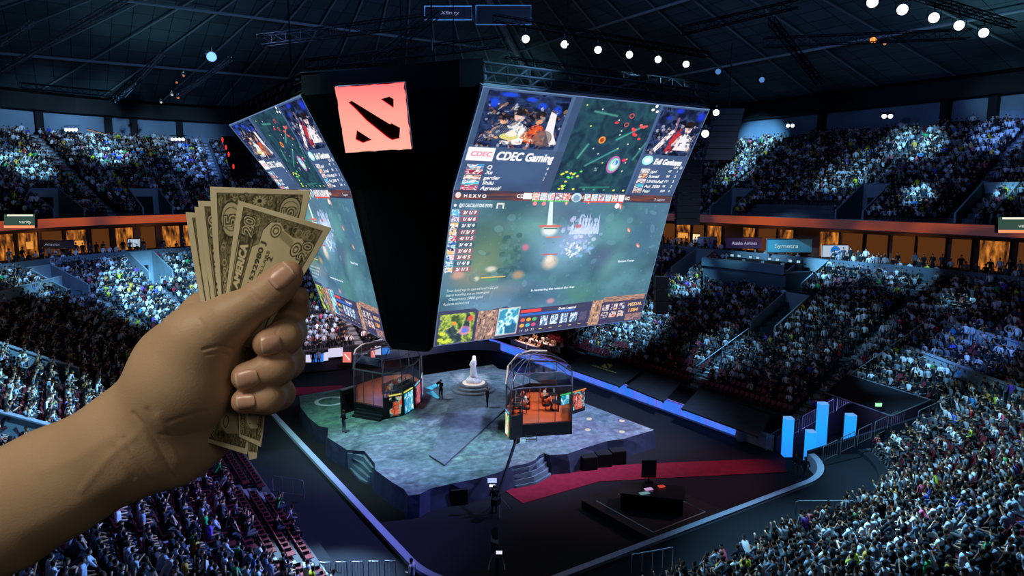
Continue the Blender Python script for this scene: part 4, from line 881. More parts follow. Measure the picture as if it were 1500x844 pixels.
# ---- the glowing square sign
def sign():
    T = [at(491, 127, 38.5), at(593, 120, 38.5), at(604, 218, 39.6), at(507, 223, 39.6)]       # tl tr br bl
    O = (T[0] + T[2]) / 2; e = empty('square_logo_sign', O, 0, 'glowing red square sign with dark slanted bar on the black rig', 'sign')
    r = random.Random(2)
    def m(u, v, o=0):
        p = T[0].lerp(T[1], u).lerp(T[3].lerp(T[2], u), v); n = (T[1] - T[0]).cross(T[3] - T[0]).normalized(); n = n if n.dot(CAMP - O) > 0 else -n; return p - O + n * o
    out = []; 
    def edge(a, b, n=16):
        for k in range(n):
            t = k / n; j = r.choice((0, 0, .008, .014, .03 if r.random() < .3 else .01)); x = a[0] + (b[0] - a[0]) * t; y = a[1] + (b[1] - a[1]) * t
            nx, ny = (.5 - x, .5 - y); L = math.hypot(nx, ny); out.append((x + nx / L * j, y + ny / L * j))
    for a, b in (((0, 0), (1, 0)), ((1, 0), (1, 1)), ((1, 1), (0, 1)), ((0, 1), (0, 0))): edge(a, b)
    bar = [(.16, .24), (.21, .215), (.72, .60), (.74, .585), (.86, .66), (.83, .82), (.72, .84), (.66, .80), (.38, .52), (.24, .33)]
    tri1 = [(.63, .22), (.76, .19), (.815, .23), (.80, .36)]; tri2 = [(.22, .66), (.42, .82), (.28, .86), (.18, .80)]
    import mathutils
    polys = [out, bar, tri1, tri2]
    tess = mathutils.geometry.tessellate_polygon([[Vector((x, y, 0)) for x, y in p] for p in polys]); flat = [q for p in polys for q in p]
    n = len(flat); vs = [m(x, y, .15) for x, y in flat] + [m(x, y, 0) for x, y in flat]
    fs = [tuple(t) for t in tess]; mt, nt, o_ = nodes('glowing face'); em = nt.nodes.new('ShaderNodeEmission'); tc = nt.nodes.new('ShaderNodeTexCoord'); sx = nt.nodes.new('ShaderNodeSeparateXYZ'); rp = nt.nodes.new('ShaderNodeValToRGB'); mr = nt.nodes.new('ShaderNodeMapRange')
    mr.inputs['From Min'].default_value = -2; mr.inputs['From Max'].default_value = 2; nt.links.new(tc.outputs['Object'], sx.inputs[0]); nt.links.new(sx.outputs['Z'], mr.inputs['Value']); nt.links.new(mr.outputs[0], rp.inputs[0]); nt.links.new(rp.outputs[0], em.inputs[0]); nt.links.new(em.outputs[0], o_.inputs[0])
    rp.color_ramp.elements[0].color = (*lin('ffb8a4'), 1); rp.color_ramp.elements[1].color = (*lin('ff7c80'), 1); mid = rp.color_ramp.elements.new(.55); mid.color = (*lin('ffa898'), 1)
    MB().add(vs, fs).build('lit_face', mt, e)
    sd = []; b = 0
    for p in polys:
        k = len(p); sd += [(b + i, b + (i + 1) % k, n + b + (i + 1) % k, n + b + i) for i in range(k)]; b += k
    MB().add(vs, sd).build('rim', emit('red sign rim', 'ff1830', 1.0), e)
    MB().hull8([m(0, 0, -.25), m(1, 0, -.25), m(1, 1, -.25), m(0, 1, -.25)], [m(0, 0, -.01), m(1, 0, -.01), m(1, 1, -.01), m(0, 1, -.01)]).build('backing', M_black, e)
sign()
# ---------------------------------------------------------------- the stage
ST = 1.4
def P2(px, py, z=ST): v = onz(px, py, z); return (v.x, v.y)
OUT = [(438, 580), (440, 596), (452, 612), (467, 624), (481, 627), (480, 641), (508, 659), (534, 661), (549, 679), (549, 688), (575, 707), (592, 717), (598, 726), (615, 724), (630, 716), (660, 709), (700, 701), (731, 692), (751, 683), (772, 679), (784, 674), (790, 667), (797, 664), (806, 667), (831, 665), (854, 657), (890, 646), (914, 643), (958, 630), (864, 594), (800, 565), (752, 543), (731, 541), (722, 534), (619, 550), (497, 570)]
def poly_grid_mesh(name, poly, z, step, colfn):
    xs = [p[0] for p in poly]; ys = [p[1] for p in poly]
    return None
def build_stage():
    e = empty('stage', (27, 46, 0), 0, 'large rock-edged stage painted like mottled stone at the centre of the floor', 'stage')
    P = [P2(*p) for p in OUT]; P = [(x - 27, y - 46) for x, y in P]
    m, nt, o = nodes('painted stone'); L = nt.links.new; b = nt.nodes.new('ShaderNodeBsdfPrincipled'); L(b.outputs[0], o.inputs[0]); b.inputs['Roughness'].default_value = .55; b.inputs['Specular IOR Level'].default_value = .25
    tc = nt.nodes.new('ShaderNodeTexCoord'); n1 = nt.nodes.new('ShaderNodeTexNoise'); n1.inputs['Scale'].default_value = .16; n1.inputs['Detail'].default_value = 9; n1.inputs['Roughness'].default_value = .68; n1.inputs['Distortion'].default_value = 1.2; L(tc.outputs['Object'], n1.inputs['Vector'])
    r = nt.nodes.new('ShaderNodeValToRGB'); el = r.color_ramp.elements; cs = [(.28, '2c3c48'), (.40, '50646e'), (.48, '72808a'), (.54, '5c6074'), (.62, '8c9a9e'), (.76, 'c8d0d0')]
    while len(el) < len(cs): el.new(.5)
    for i, (p, c) in enumerate(cs): el[i].position = p; el[i].color = (*lin(c), 1)
    L(n1.outputs['Fac'], r.inputs[0])
    # broad painted areas: green side with greenish gobo light in its colour, violet-grey elsewhere
    n2 = nt.nodes.new('ShaderNodeTexNoise'); n2.inputs['Scale'].default_value = .07; n2.inputs['Detail'].default_value = 3; L(tc.outputs['Object'], n2.inputs['Vector'])
    sx = nt.nodes.new('ShaderNodeSeparateXYZ'); L(tc.outputs['Object'], sx.inputs[0]); mr = nt.nodes.new('ShaderNodeMapRange'); mr.inputs['From Min'].default_value = 2; mr.inputs['From Max'].default_value = -9; L(sx.outputs['X'], mr.inputs['Value'])
    mu = nt.nodes.new('ShaderNodeMath'); mu.operation = 'MULTIPLY'; L(mr.outputs[0], mu.inputs[0]); r2 = nt.nodes.new('ShaderNodeMapRange'); r2.inputs['From Min'].default_value = .38; r2.inputs['From Max'].default_value = .6; L(n2.outputs['Fac'], r2.inputs['Value']); L(r2.outputs[0], mu.inputs[1])
    mx = nt.nodes.new('ShaderNodeMix'); mx.data_type = 'RGBA'; mx.blend_type = 'MULTIPLY'; L(mu.outputs[0], mx.inputs[0]); L(r.outputs[0], mx.inputs[6]); mx.inputs[7].default_value = (.55, 1.0, .62, 1)
    # cracks and pale veins
    vo = nt.nodes.new('ShaderNodeTexVoronoi'); vo.feature = 'DISTANCE_TO_EDGE'; vo.inputs['Scale'].default_value = .32; ds = nt.nodes.new('ShaderNodeMix'); ds.data_type = 'RGBA'; ds.inputs[0].default_value = .35; L(tc.outputs['Object'], ds.inputs[6]); L(n1.outputs['Color'], ds.inputs[7]); L(ds.outputs[2], vo.inputs['Vector'])
    r3 = nt.nodes.new('ShaderNodeMapRange'); r3.inputs['From Min'].default_value = .0; r3.inputs['From Max'].default_value = .05; r3.inputs['To Min'].default_value = .75; r3.inputs['To Max'].default_value = 1; L(vo.outputs['Distance'], r3.inputs['Value'])
    vm = nt.nodes.new('ShaderNodeVectorMath'); vm.operation = 'SCALE'; L(mx.outputs[2], vm.inputs[0]); L(r3.outputs[0], vm.inputs['Scale'])
    n3 = nt.nodes.new('ShaderNodeTexNoise'); n3.inputs['Scale'].default_value = 2.2; n3.inputs['Detail'].default_value = 5; L(tc.outputs['Object'], n3.inputs['Vector']); r4 = nt.nodes.new('ShaderNodeMapRange'); r4.inputs['From Min'].default_value = .3; r4.inputs['From Max'].default_value = .7; r4.inputs['To Min'].default_value = .6; r4.inputs['To Max'].default_value = 1.4; L(n3.outputs['Fac'], r4.inputs['Value'])
    vm2 = nt.nodes.new('ShaderNodeVectorMath'); vm2.operation = 'SCALE'; L(vm.outputs[0], vm2.inputs[0]); L(r4.outputs[0], vm2.inputs['Scale']); L(vm2.outputs[0], b.inputs['Base Color'])
    n = len(P); MB().add([(x, y, ST) for x, y in P], [tuple(range(n))[::-1] if sum((P[i][0] * P[(i + 1) % n][1] - P[(i + 1) % n][0] * P[i][1]) for i in range(n)) < 0 else tuple(range(n))]).build('deck', m, e)
    rk = mat('painted rock skirt', (.17, .19, .29), .8, noise=.35, scale=1.2, bump=.6); sk = MB(); r_ = random.Random(3); top = []; mid = []; bot = []; cx = sum(p[0] for p in P) / n; cy = sum(p[1] for p in P) / n
    ring = []
    for i in range(n):
        a, b2 = P[i], P[(i + 1) % n]; L_ = math.hypot(b2[0] - a[0], b2[1] - a[1]); k = max(1, int(L_ / .9))
        for j in range(k): ring.append((a[0] + (b2[0] - a[0]) * j / k, a[1] + (b2[1] - a[1]) * j / k))
    N_ = len(ring)
    for x, y in ring:
        d = math.hypot(x - cx, y - cy); ux, uy = (x - cx) / d, (y - cy) / d; j = r_.uniform(-.05, .18)
        top.append((x, y, ST)); mid.append((x + ux * j, y + uy * j, ST * .62)); bot.append((x + ux * (j * .6 + .15), y + uy * (j * .6 + .15), 0))
    sk.add(top + mid + bot, [(i, (i + 1) % N_, N_ + (i + 1) % N_, N_ + i) for i in range(N_)] + [(N_ + i, N_ + (i + 1) % N_, 2 * N_ + (i + 1) % N_, 2 * N_ + i) for i in range(N_)]).build('rock_skirt', rk, e)
    # the darker runway across it
    R = [P2(664, 577), P2(629, 669), P2(651, 683), P2(752, 590), P2(738, 572)]; R = [(x - 27, y - 46) for x, y in R]
    rw = MB(); rw.prism(R, ST, ST + .03); rw.build('runway', mat('runway', (.36, .40, .46), .6, noise=.35, scale=2.0), e)
    fr_ = MB(); pts = [(x, y, ST + .06) for x, y in R]; fr_.tube(pts[1:4], .05, 4); fr_.build('runway_edge', mat('runway edge', (.2, .21, .28), .6), e)
    # floor lamps let into the deck
    for px, py in ((863, 614), (911, 617), (861, 630), (911, 633)):
        x, y = P2(px, py); MB().lathe([(.22, 0), (.22, .05)], (x - 27, y - 46, ST), 12).build('deck_light', emit('deck light', 'e8dcd0', .9), e)
    # painted ring emblem near the far corner
    x, y = P2(484, 588); rg = MB()
    for k in range(24):
        a0, a1 = 2 * PI * k / 24, 2 * PI * (k + 1) / 24; rg.add([(x - 27 + r_2 * math.cos(a), y - 46 + r_2 * math.sin(a), ST + .012) for a, r_2 in ((a0, 1.0), (a1, 1.0), (a1, 1.35), (a0, 1.35))], [(0, 1, 2, 3)])
    rg.build('painted_emblem', mat('emblem paint', (.8, .86, .9), .6), e)
    for pts, nm in (([(622, 569), (641, 561), (646, 563), (633, 571)], 'painted_arrow'), ([(623, 575), (634, 573), (646, 584), (640, 584)], 'painted_arrow')):
        q = [P2(*p) for p in pts]; MB().add([(a - 27, b_ - 46, ST + .012) for a, b_ in q], [(0, 1, 2, 3)]).build(nm, mat('arrow paint', (.4, .85, .95), .6), e)
build_stage()
# ---- curved front steps and the side steps
def steps(name, edge, out, n, label):
    """edge: pixels along the deck edge; out: pixels along the foot"""
    e = empty(name, onz(*edge[len(edge) // 2], 0), 0, label, 'steps', None); O = e.location.copy(); M = mat('stage steps', (.36, .44, .50), .7, noise=.2, scale=1.5)
    A = [onz(*p, ST) for p in edge]; B = [onz(*p, 0) for p in out]
    for k in range(n):
        t0, t1 = k / n, (k + 1) / n; z = ST * (1 - (k + .6) / n); q0 = [a.lerp(Vector((b.x, b.y, 0)), t0) for a, b in zip(A, B)]; q1 = [a.lerp(Vector((b.x, b.y, 0)), t1) for a, b in zip(A, B)]
        vs = [(p.x - O.x, p.y - O.y, zz) for zz in (0, z) for p in q0 + q1[::-1]]; m_ = len(q0) * 2
        MB().add(vs, [tuple(range(m_))[::-1], tuple(range(m_, 2 * m_))] + [(i, (i + 1) % m_, m_ + (i + 1) % m_, m_ + i) for i in range(m_)]).build('tread', M, e)
steps('curved_steps', [(733, 691), (751, 683), (772, 679), (784, 674), (792, 667)], [(737, 716), (757, 715), (786, 709), (806, 698), (814, 686)], 4, 'curved grey steps from the stage down to the red carpet')
steps('side_steps', [(509, 660), (522, 661), (534, 662), (548, 681)], [(503, 676), (514, 690), (526, 704), (536, 709)], 4, 'straight grey steps on the dim side of the stage')
# ---- red carpets
M_carpet = mat('red carpet', (.50, .05, .17), .9, noise=.2, scale=2)
def flat(name, pix, z, m, label, cat, th=.03, parts=None):
    q = [onz(*p, z) for p in pix]; O = q[0]; mb = MB(); mb.prism([(p.x - O.x, p.y - O.y) for p in q], 0, th); o = mb.build(name, m); o.location = (O.x, O.y, z); return tag(o, label, cat)
flat('red_carpet', [(736, 717), (757, 716), (786, 710), (806, 699), (815, 688), (859, 685), (941, 680), (1116, 673), (1150, 672), (1153, 692), (1012, 699), (877, 706), (766, 738)], .01, M_carpet, 'long red carpet from the curved steps to the glowing blue pillars', 'carpet')
flat('red_carpet', [(415, 569), (500, 565), (512, 571), (440, 579), (417, 582)], .01, M_carpet, 'short red carpet leading to the far side of the stage behind the fist', 'carpet')
# ---- statue on its round pedestal
def statue():
    x, y = P2(694, 572); e = empty('statue', (x, y, ST), 0, 'pale stone statue of a robed figure on a round stepped pedestal', 'statue')
    for k, (r, z) in enumerate(((1.95, 0), (1.6, .24), (1.3, .48))):
        MB().lathe([(r, 0), (r, .18), (r - .06, .24)], (0, 0, z), 32).build('pedestal_step', mat('pedestal stone', (.42, .44, .48), .7, noise=.25, scale=3, bump=.4), e)
    MB().lathe([(1.02, 0), (1.02, .07)], (0, 0, .72), 28).build('glowing_ring', emit('ring', 'fff0ea', .85), e)
    S = SDF((-1.1, -1.1, .6), (1.1, 1.1, 3.6), .045); r = random.Random(5)
    for k in range(26):
        a = r.uniform(0, 2 * PI); d = r.uniform(.1, .62); S.ball((d * math.cos(a), d * math.sin(a), .85 + (.62 - d) * r.uniform(.2, .9)), r.uniform(.18, .32), .06)
    S.ball((0, 0, 1.1), .5, .1, (1, 1, .8)); V, F = S.mesh(); wm = mat('statue stone', (.92, .88, .88), .6, noise=.12, scale=4); link('rocky_base', np_mesh('rock', V, F, True), wm, e)
    S = SDF((-.7, -.7, 1.2), (.7, .7, 3.5), .03)
    S.cone((0, 0, 1.35), (0, 0, 2.2), .34, .2, .08); S.cone((0, 0, 2.2), (.02, 0, 2.7), .2, .22, .08); S.cone((.02, 0, 2.75), (.04, .02, 2.95), .09, .07, .05); S.ball((.05, .03, 3.05), .13, .04)
    S.cone((.2, .02, 2.7), (.3, .12, 2.35), .08, .07, .04); S.cone((.3, .12, 2.35), (.12, .3, 2.2), .07, .05, .03); S.cone((-.2, 0, 2.7), (-.33, .05, 2.4), .08, .07, .04); S.cone((-.33, .05, 2.4), (-.2, .25, 2.5), .07, .05, .03)
    S.cone((.05, -.02, 3.1), (-.05, -.15, 2.6), .15, .2, .06); S.cone((-.1, -.1, 2.5), (-.15, -.2, 1.5), .22, .3, .08)
    V, F = S.mesh(); link('robed_figure', np_mesh('figure', V, F, True), wm, e)
statue()
# ---- people on the stage and round it
def standing_mesh(name, arm=0, h=1.78):
    S = SDF((-.5, -.4, -.02), (.5, .5, 1.9), .022); s = []
    for sg in (-1, 1):
        s += [((sg * .09, 0, .92), (sg * .11, .02, .5), .095, .065, 3), ((sg * .11, .02, .5), (sg * .12, -.01, .09), .062, .042, 3), ((sg * .12, -.02, .04), (sg * .14, .15, .035), .042, .038, 4)]
        A = (sg * .19, 0, 1.43); E, H = ((sg * .27, -.02, 1.15), (sg * .2, .2, 1.1)) if arm == 0 else (((sg * .26, .1, 1.25), (sg * .06, .3, 1.5)) if arm == 1 else ((sg * .25, -.04, 1.14), (sg * .25, .06, .88)))
        s += [(A, E, .056, .042, 2), (E, H, .042, .03, 2), (H, tuple(np.array(H) + (np.array(H) - np.array(E)) * .25), .036, .024, 0)]
    s += [((0, 0, .95), (0, .01, 1.2), .14, .13, 2), ((0, .01, 1.2), (0, 0, 1.36), .13, .145, 2), ((-.13, 0, 1.43), (.13, 0, 1.43), .07, .07, 2), ((0, 0, 1.45), (0, .02, 1.56), .05, .048, 0), ((0, .03, 1.62), (0, .02, 1.69), .08, .09, 5), ((0, .11, 1.63), (0, .125, 1.61), .012, .014, 0)]
    for a, b, ra, rb, p in s: S.cone(a, b, ra, rb, .03)
    V, F = S.mesh(); best = np.full(len(V), 9.); part = np.zeros(len(V))
    for a, b, ra, rb, p in s:
        a, b = np.array(a), np.array(b); ab = b - a; t = np.clip(((V - a) @ ab) / (ab @ ab), 0, 1); d = np.linalg.norm(V - a - t[:, None] * ab, axis=1) - (ra + t * (rb - ra)); m = d < best; best[m] = d[m]; part[m] = p
    hm = part == 5; part[hm] = np.where((V[hm][:, 2] > 1.7) | (V[hm][:, 1] < .02), 1, 0)
    me = np_mesh(name, V, F, True); a_ = me.attributes.new('part', 'FLOAT', 'POINT'); a_.data.foreach_set('value', part.astype(np.float32)); me.materials.append(M_person); return me
STAND = [standing_mesh('standing_body', k) for k in (0, 1, 2)]
def stand_person(px, py, z, body, yaw, label, shirt='15161c', loc=None):
    v = loc if loc is not None else onz(px, py, z); o = bpy.data.objects.new('person', STAND[body]); COL.objects.link(o); o.location = v; o.rotation_euler = (0, 0, yaw); o.color = (*lin(shirt), 1)
    return tag(o, label, 'person')
stand_person(646, 585, ST, 1, 2.2, 'camera operator in black standing between the far booth and the statue')
_c = onz(646, 585, ST); 
def shoulder_cam(loc, yaw, label):
    e = empty('video_camera', loc, yaw, label, 'camera'); MB().box((0, .05, 0), (.14, .42, .2)).build('body', M_black, e); MB().tube([(0, .26, .02), (0, .42, .02)], .06, 10).build('lens', mat('lens', (.1, .1, .13), .2), e); MB().tube([(-.05, -.1, .1), (-.05, .12, .14)], .02, 6).build('handle', M_black, e)
shoulder_cam((_c.x + math.cos(2.2 + PI / 2) * .35, _c.y + math.sin(2.2 + PI / 2) * .35, ST + 1.58), 2.2, 'black shoulder camera held up by the operator left of the statue')
stand_person(714, 597, ST, 0, 1.2, 'person in black standing in front of the statue, beside the runway')
stand_person(504, 634, ST, 0, -1.2, 'person in black standing alone near the side steps of the stage')
# ---- player booths
def poster_img(cols, seed):
    c = Canvas(10, 16, 8, cols[0]); c.noise(0, 0, 10, 16, cols, 3, 1, seed, 3); r = random.Random(seed); c.noise(2.5, 4, 7.5, 14, [cols[-1], 'ffffff', cols[0], cols[2]], 4, .8, seed + 50, 4)
    for k in range(5): c.line([(r.uniform(1, 9), r.uniform(2, 14)), (r.uniform(1, 9), r.uniform(2, 14))], r.uniform(.3, 1), r.choice(cols), .8)
    c.poly([(3, 6), (5, 3.4), (7, 6), (8, 12), (6.5, 15), (3.2, 15), (2, 11)], cols[-1], .55); return c.down(2)
M_glass = glass('booth glass', (.6, .8, 1), .10); M_frame = mat('booth frame', (.30, .30, .34), .4, metal=.2); M_base = mat('booth base', (.035, .04, .055), .6); M_rim = emit('booth rim', 'e8dcd8', .8)
def booth(name, plan, door, posters, lab, lamp, wallc, H=3.7, base=1.75, dome=1.5, seats=5, rimspan=None):
    """plan: pixels of the footprint on the deck; door: index of the edge with the glass doors"""
    W_ = [onz(px, py, ST) for px, py in plan]; n = len(W_); C = sum(W_, Vector()) / n; e = empty(name, (C.x, C.y, ST), 0, lab, 'booth'); Q = [Vector((w.x - C.x, w.y - C.y, 0)) for w in W_]
    MB().prism([(q.x, q.y) for q in Q], 0, .95).build('plinth', M_base, e)
    MB().prism([(q.x * .96, q.y * .96) for q in Q], .95, 1.0).build('booth_floor', mat('booth floor %.2f' % wallc[0], wallc, .6), e)
    up = lambda q, z, k=1.0: Vector((q.x * k, q.y * k, z))
    for i in range(n):
        a, b = Q[i], Q[(i + 1) % n]
        if i != door: MB().hull8([up(a, .95), up(b, .95), up(b, .95, .96), up(a, .95, .96)], [up(a, base), up(b, base), up(b, base, .96), up(a, base, .96)]).build('parapet', M_base, e)
        z0 = 1.0 if i == door else base
        MB().add([up(a, z0, .985), up(b, z0, .985), up(b, H, .985), up(a, H, .985)], [(0, 1, 2, 3)]).build('glass_pane', M_glass, e)
        MB().tube([up(a, .95, .985), up(a, H, .985)], .05, 6).build('post', M_frame, e)
        if i == door:
            f_ = MB()
            for t in (.33, .66): p = a.lerp(b, t); f_.tube([up(p, 1.0, .985), up(p, H, .985)], .035, 4)
            f_.build('door_frame', M_frame, e)
    MB().tube([up(q, H, .985) for q in Q + [Q[0]]], .07, 6).build('ring_beam', M_frame, e)
    # glazed dome leaning to the far side
    back = (FH * .9 + Vector((0, 0, 0))); back = Vector((back.x, back.y, 0)); rb = MB(); gp = MB(); m = 5; arcs = []
    for q in Q: arcs.append([up(q, H, .985).lerp(Vector((back.x * .8, back.y * .8, H)), 1 - math.cos(k / m * PI / 2)) + Vector((0, 0, dome * math.sin(k / m * PI / 2))) for k in range(m + 1)])
    for arc in arcs: rb.tube(arc, .035, 4)
    for k in (2, 4): rb.tube([a_[k] for a_ in arcs] + [arcs[0][k]], .03, 4)
    rb.build('dome_rib', M_frame, e)
    for i in range(n):
        for k in range(m): gp.add([arcs[i][k], arcs[(i + 1) % n][k], arcs[(i + 1) % n][k + 1], arcs[i][k + 1]], [(0, 1, 2, 3)])
    gp.build('dome_glass', M_glass, e)
    if rimspan: MB().tube([(arcs[i][k] * 1.01) for i, k in rimspan], .06, 6).build('lit_rim', M_rim, e)
    for (i, t0, t1, cols, seed, tilt) in posters:
        a, b = Q[i], Q[(i + 1) % n]; p, q = a.lerp(b, t0), a.lerp(b, t1); o = Vector(((b - a).y, -(b - a).x, 0)).normalized()
        if o.dot(p) < 0: o = -o
        if (q - p).cross(Vector((0, 0, 1))).dot(o) < 0: pass
        tl, tr, br, bl = p + o * .05 + Vector((0, 0, base - .05)), q + o * .05 + Vector((0, 0, base - .05)), q + o * .08 + Vector((0, 0, .06)), p + o * .08 + Vector((0, 0, .06))
        link('poster_panel', picture_mesh('poster', poster_img(cols, seed), quad_surf(tl, tr, br, bl)), attr_mat('poster light', emission=1.0), e)
        MB().hull8([tl + o * .0 + Vector((0, 0, .1)), tr + Vector((0, 0, .1)), tr + Vector((0, 0, .1)) - o * .04, tl + Vector((0, 0, .1)) - o * .04], [tl + Vector((0, 0, .2)), tr + Vector((0, 0, .2)), tr + Vector((0, 0, .2)) - o * .04, tl + Vector((0, 0, .2)) - o * .04]).build('name_light', emit('name light %d' % (seed % 3), ('b8e8d8', 'e8e070', '70c8f0')[seed % 3], .9), e)
    return e, C, Q
TEAL = ['0a1418', '244038', '9cc8b8', 'd04828']; CYA = ['1888a8', '60d8f0', 'e8ffff', '2090c0']; RED = ['401828', '902038', '60a0b0', 'f05058']; MIX = ['5040a0', 'e8e8f0', '70a0e0', 'c05080']
b1, C1, Q1 = booth('player_booth', [(519, 606), (562, 615), (590, 609), (607, 598), (617, 586), (619, 573), (600, 562), (560, 566), (520, 580)], 0,
    [(1, .30, .95, TEAL, 31, 0), (2, .12, .85, CYA, 34, 0), (3, .1, .8, RED, 35, 0), (4, .2, .75, MIX, 36, 0)], 'glass player booth with lit posters on its curved base, behind the banknote hand side', (0, 0), (.55, .28, .16), rimspan=[(8, 0), (8, 1), (8, 2), (7, 2), (7, 3), (7, 4)])
b1['label'] = 'far glass-domed player booth, blue-lit inside with four lit posters round its base'
b2, C2, Q2 = booth('player_booth', [(765, 641), (838, 636), (838, 610), (815, 592), (776, 590), (752, 598), (742, 612), (741, 634), (748, 645)], 0,
    [(7, .08, .75, ['f04040', 'f8e060', '60e080', 'ffffff'], 41, 0)], 'near glass-domed player booth with orange floor and glass doors towards the carpet', (0, 0), (.75, .32, .13), rimspan=[(7, 0), (6, 1), (5, 2), (4, 3), (3, 3)])
# curved poster wall beside the near booth
def poster_wall():
    p = [onz(820, 612, ST), onz(838, 607, ST), onz(857, 601, ST)]; e = empty('poster_stand', p[1], 0, 'small curved wall of lit posters beside the near player booth', 'display'); O = p[1]
    q = [v - O for v in p]
    for i, (cols, sd) in enumerate(((CYA, 44), (['e8f0f0', '80e0e8', '382840', 'd86050'], 45))):
        a, b = q[i], q[i + 1]; o = (b - a).cross(Vector((0, 0, 1))).normalized(); o = o if o.dot(CAMP - O) > 0 else -o
        MB().hull8([a, b, b - o * .3, a - o * .3], [v + Vector((0, 0, 1.9)) for v in (a, b, b - o * .3, a - o * .3)]).build('wall_section', M_base, e)
        link('poster_panel', picture_mesh('poster', poster_img(cols, sd), quad_surf(*(v + o * .03 for v in (a.lerp(b, .06) + Vector((0, 0, 1.75)), a.lerp(b, .94) + Vector((0, 0, 1.75)), a.lerp(b, .94) + Vector((0, 0, .3)), a.lerp(b, .06) + Vector((0, 0, .3)))))), MATS['poster light'], e)
        MB().tube([a + o * .06 + Vector((0, 0, 1.85)), b + o * .06 + Vector((0, 0, 1.85))], .05, 6).build('coloured_strip', emit('strip %d' % i, ('50d070', 'f09050')[i], .9), e)
poster_wall()
def booth_inside(C, Q, inward, n, mcol, lab):
    """desk, monitors, chairs and players inside a booth"""
    for k in range(n):
        t = (k + .5) / n; base_ = inward[0].lerp(inward[1], t); ax = (inward[1] - inward[0]).normalized(); nrm = Vector((-ax.y, ax.x, 0))
        if nrm.dot(Vector((C.x, C.y, 0)) - Vector((base_.x, base_.y, 0))) > 0: nrm = -nrm         # towards the parapet
        z = ST + 1.0; yaw = math.atan2(nrm.y, nrm.x) - PI / 2
        p = Vector((base_.x, base_.y, z)); o = bpy.data.objects.new('person', POSES['lap' if k % 2 else 'chin']); COL.objects.link(o); o.location = p - nrm * .35; o.rotation_euler = (0, 0, yaw); sh = ('d05830', 'c8c0b8', 'b83828', 'e0d8d0', '303848')[k % 5]; o.color = (*lin(sh), 1); o.scale = (.95,) * 3
        tag(o, f'player seated at a screen inside the {lab}', 'person', f'players in the {lab}')
        d = p + nrm * .35; e = empty('gaming_desk', d, yaw, f'desk with monitor inside the {lab}', 'desk', f'desks in the {lab}')
        MB().box((0, 0, .72), (.95, .6, .05)).build('desk_top', mat('desk top', (.12, .12, .13), .5), e); MB().box((0, .25, .36), (.9, .04, .7)).build('modesty_panel', M_base, e)
        m_ = empty('monitor', d + Vector((0, 0, .745)) + nrm * .1, yaw, f'computer monitor on a desk inside the {lab}', 'monitor', f'monitors in the {lab}')
        MB().box((0, 0, .01), (.24, .18, .02)).build('stand', M_black, m_); MB().box((0, .02, .25), (.56, .04, .34)).build('housing', M_black, m_); MB().box((0, -.004, .25), (.5, .004, .29)).build('display', emit('monitor light', 'c8dcff', .9), m_)
        c = empty('office_chair', p - nrm * .38, yaw, f'dark chair under a player in the {lab}', 'chair', f'chairs in the {lab}')
        MB().box((0, 0, .42), (.5, .48, .07)).build('seat', M_black, c); MB().box((0, -.27, .8), (.5, .07, .72)).build('backrest', mat('chair back', (.5, .12, .1), .6), c); MB().tube([(0, 0, .03), (0, 0, .4)], .04, 6).build('column', M_black, c)
booth_inside(C1, Q1, (Vector((C1.x + Q1[1].x * .55, C1.y + Q1[1].y * .55, 0)), Vector((C1.x + Q1[4].x * .55, C1.y + Q1[4].y * .55, 0))), 5, None, 'far booth')
_a, _b2 = Q2[8].lerp(Q2[7], .3), Q2[5]; booth_inside(C2, Q2, (Vector((C2.x + _a.x * .5, C2.y + _a.y * .5, 0)), Vector((C2.x + _b2.x * .55, C2.y + _b2.y * .55, 0))), 3, None, 'near booth')
_a, _b2 = Q2[1], Q2[3]; booth_inside(C2, Q2, (Vector((C2.x + _a.x * .5, C2.y + _a.y * .5, 0)), Vector((C2.x + _b2.x * .6, C2.y + _b2.y * .6, 0))), 2, None, 'near booth')
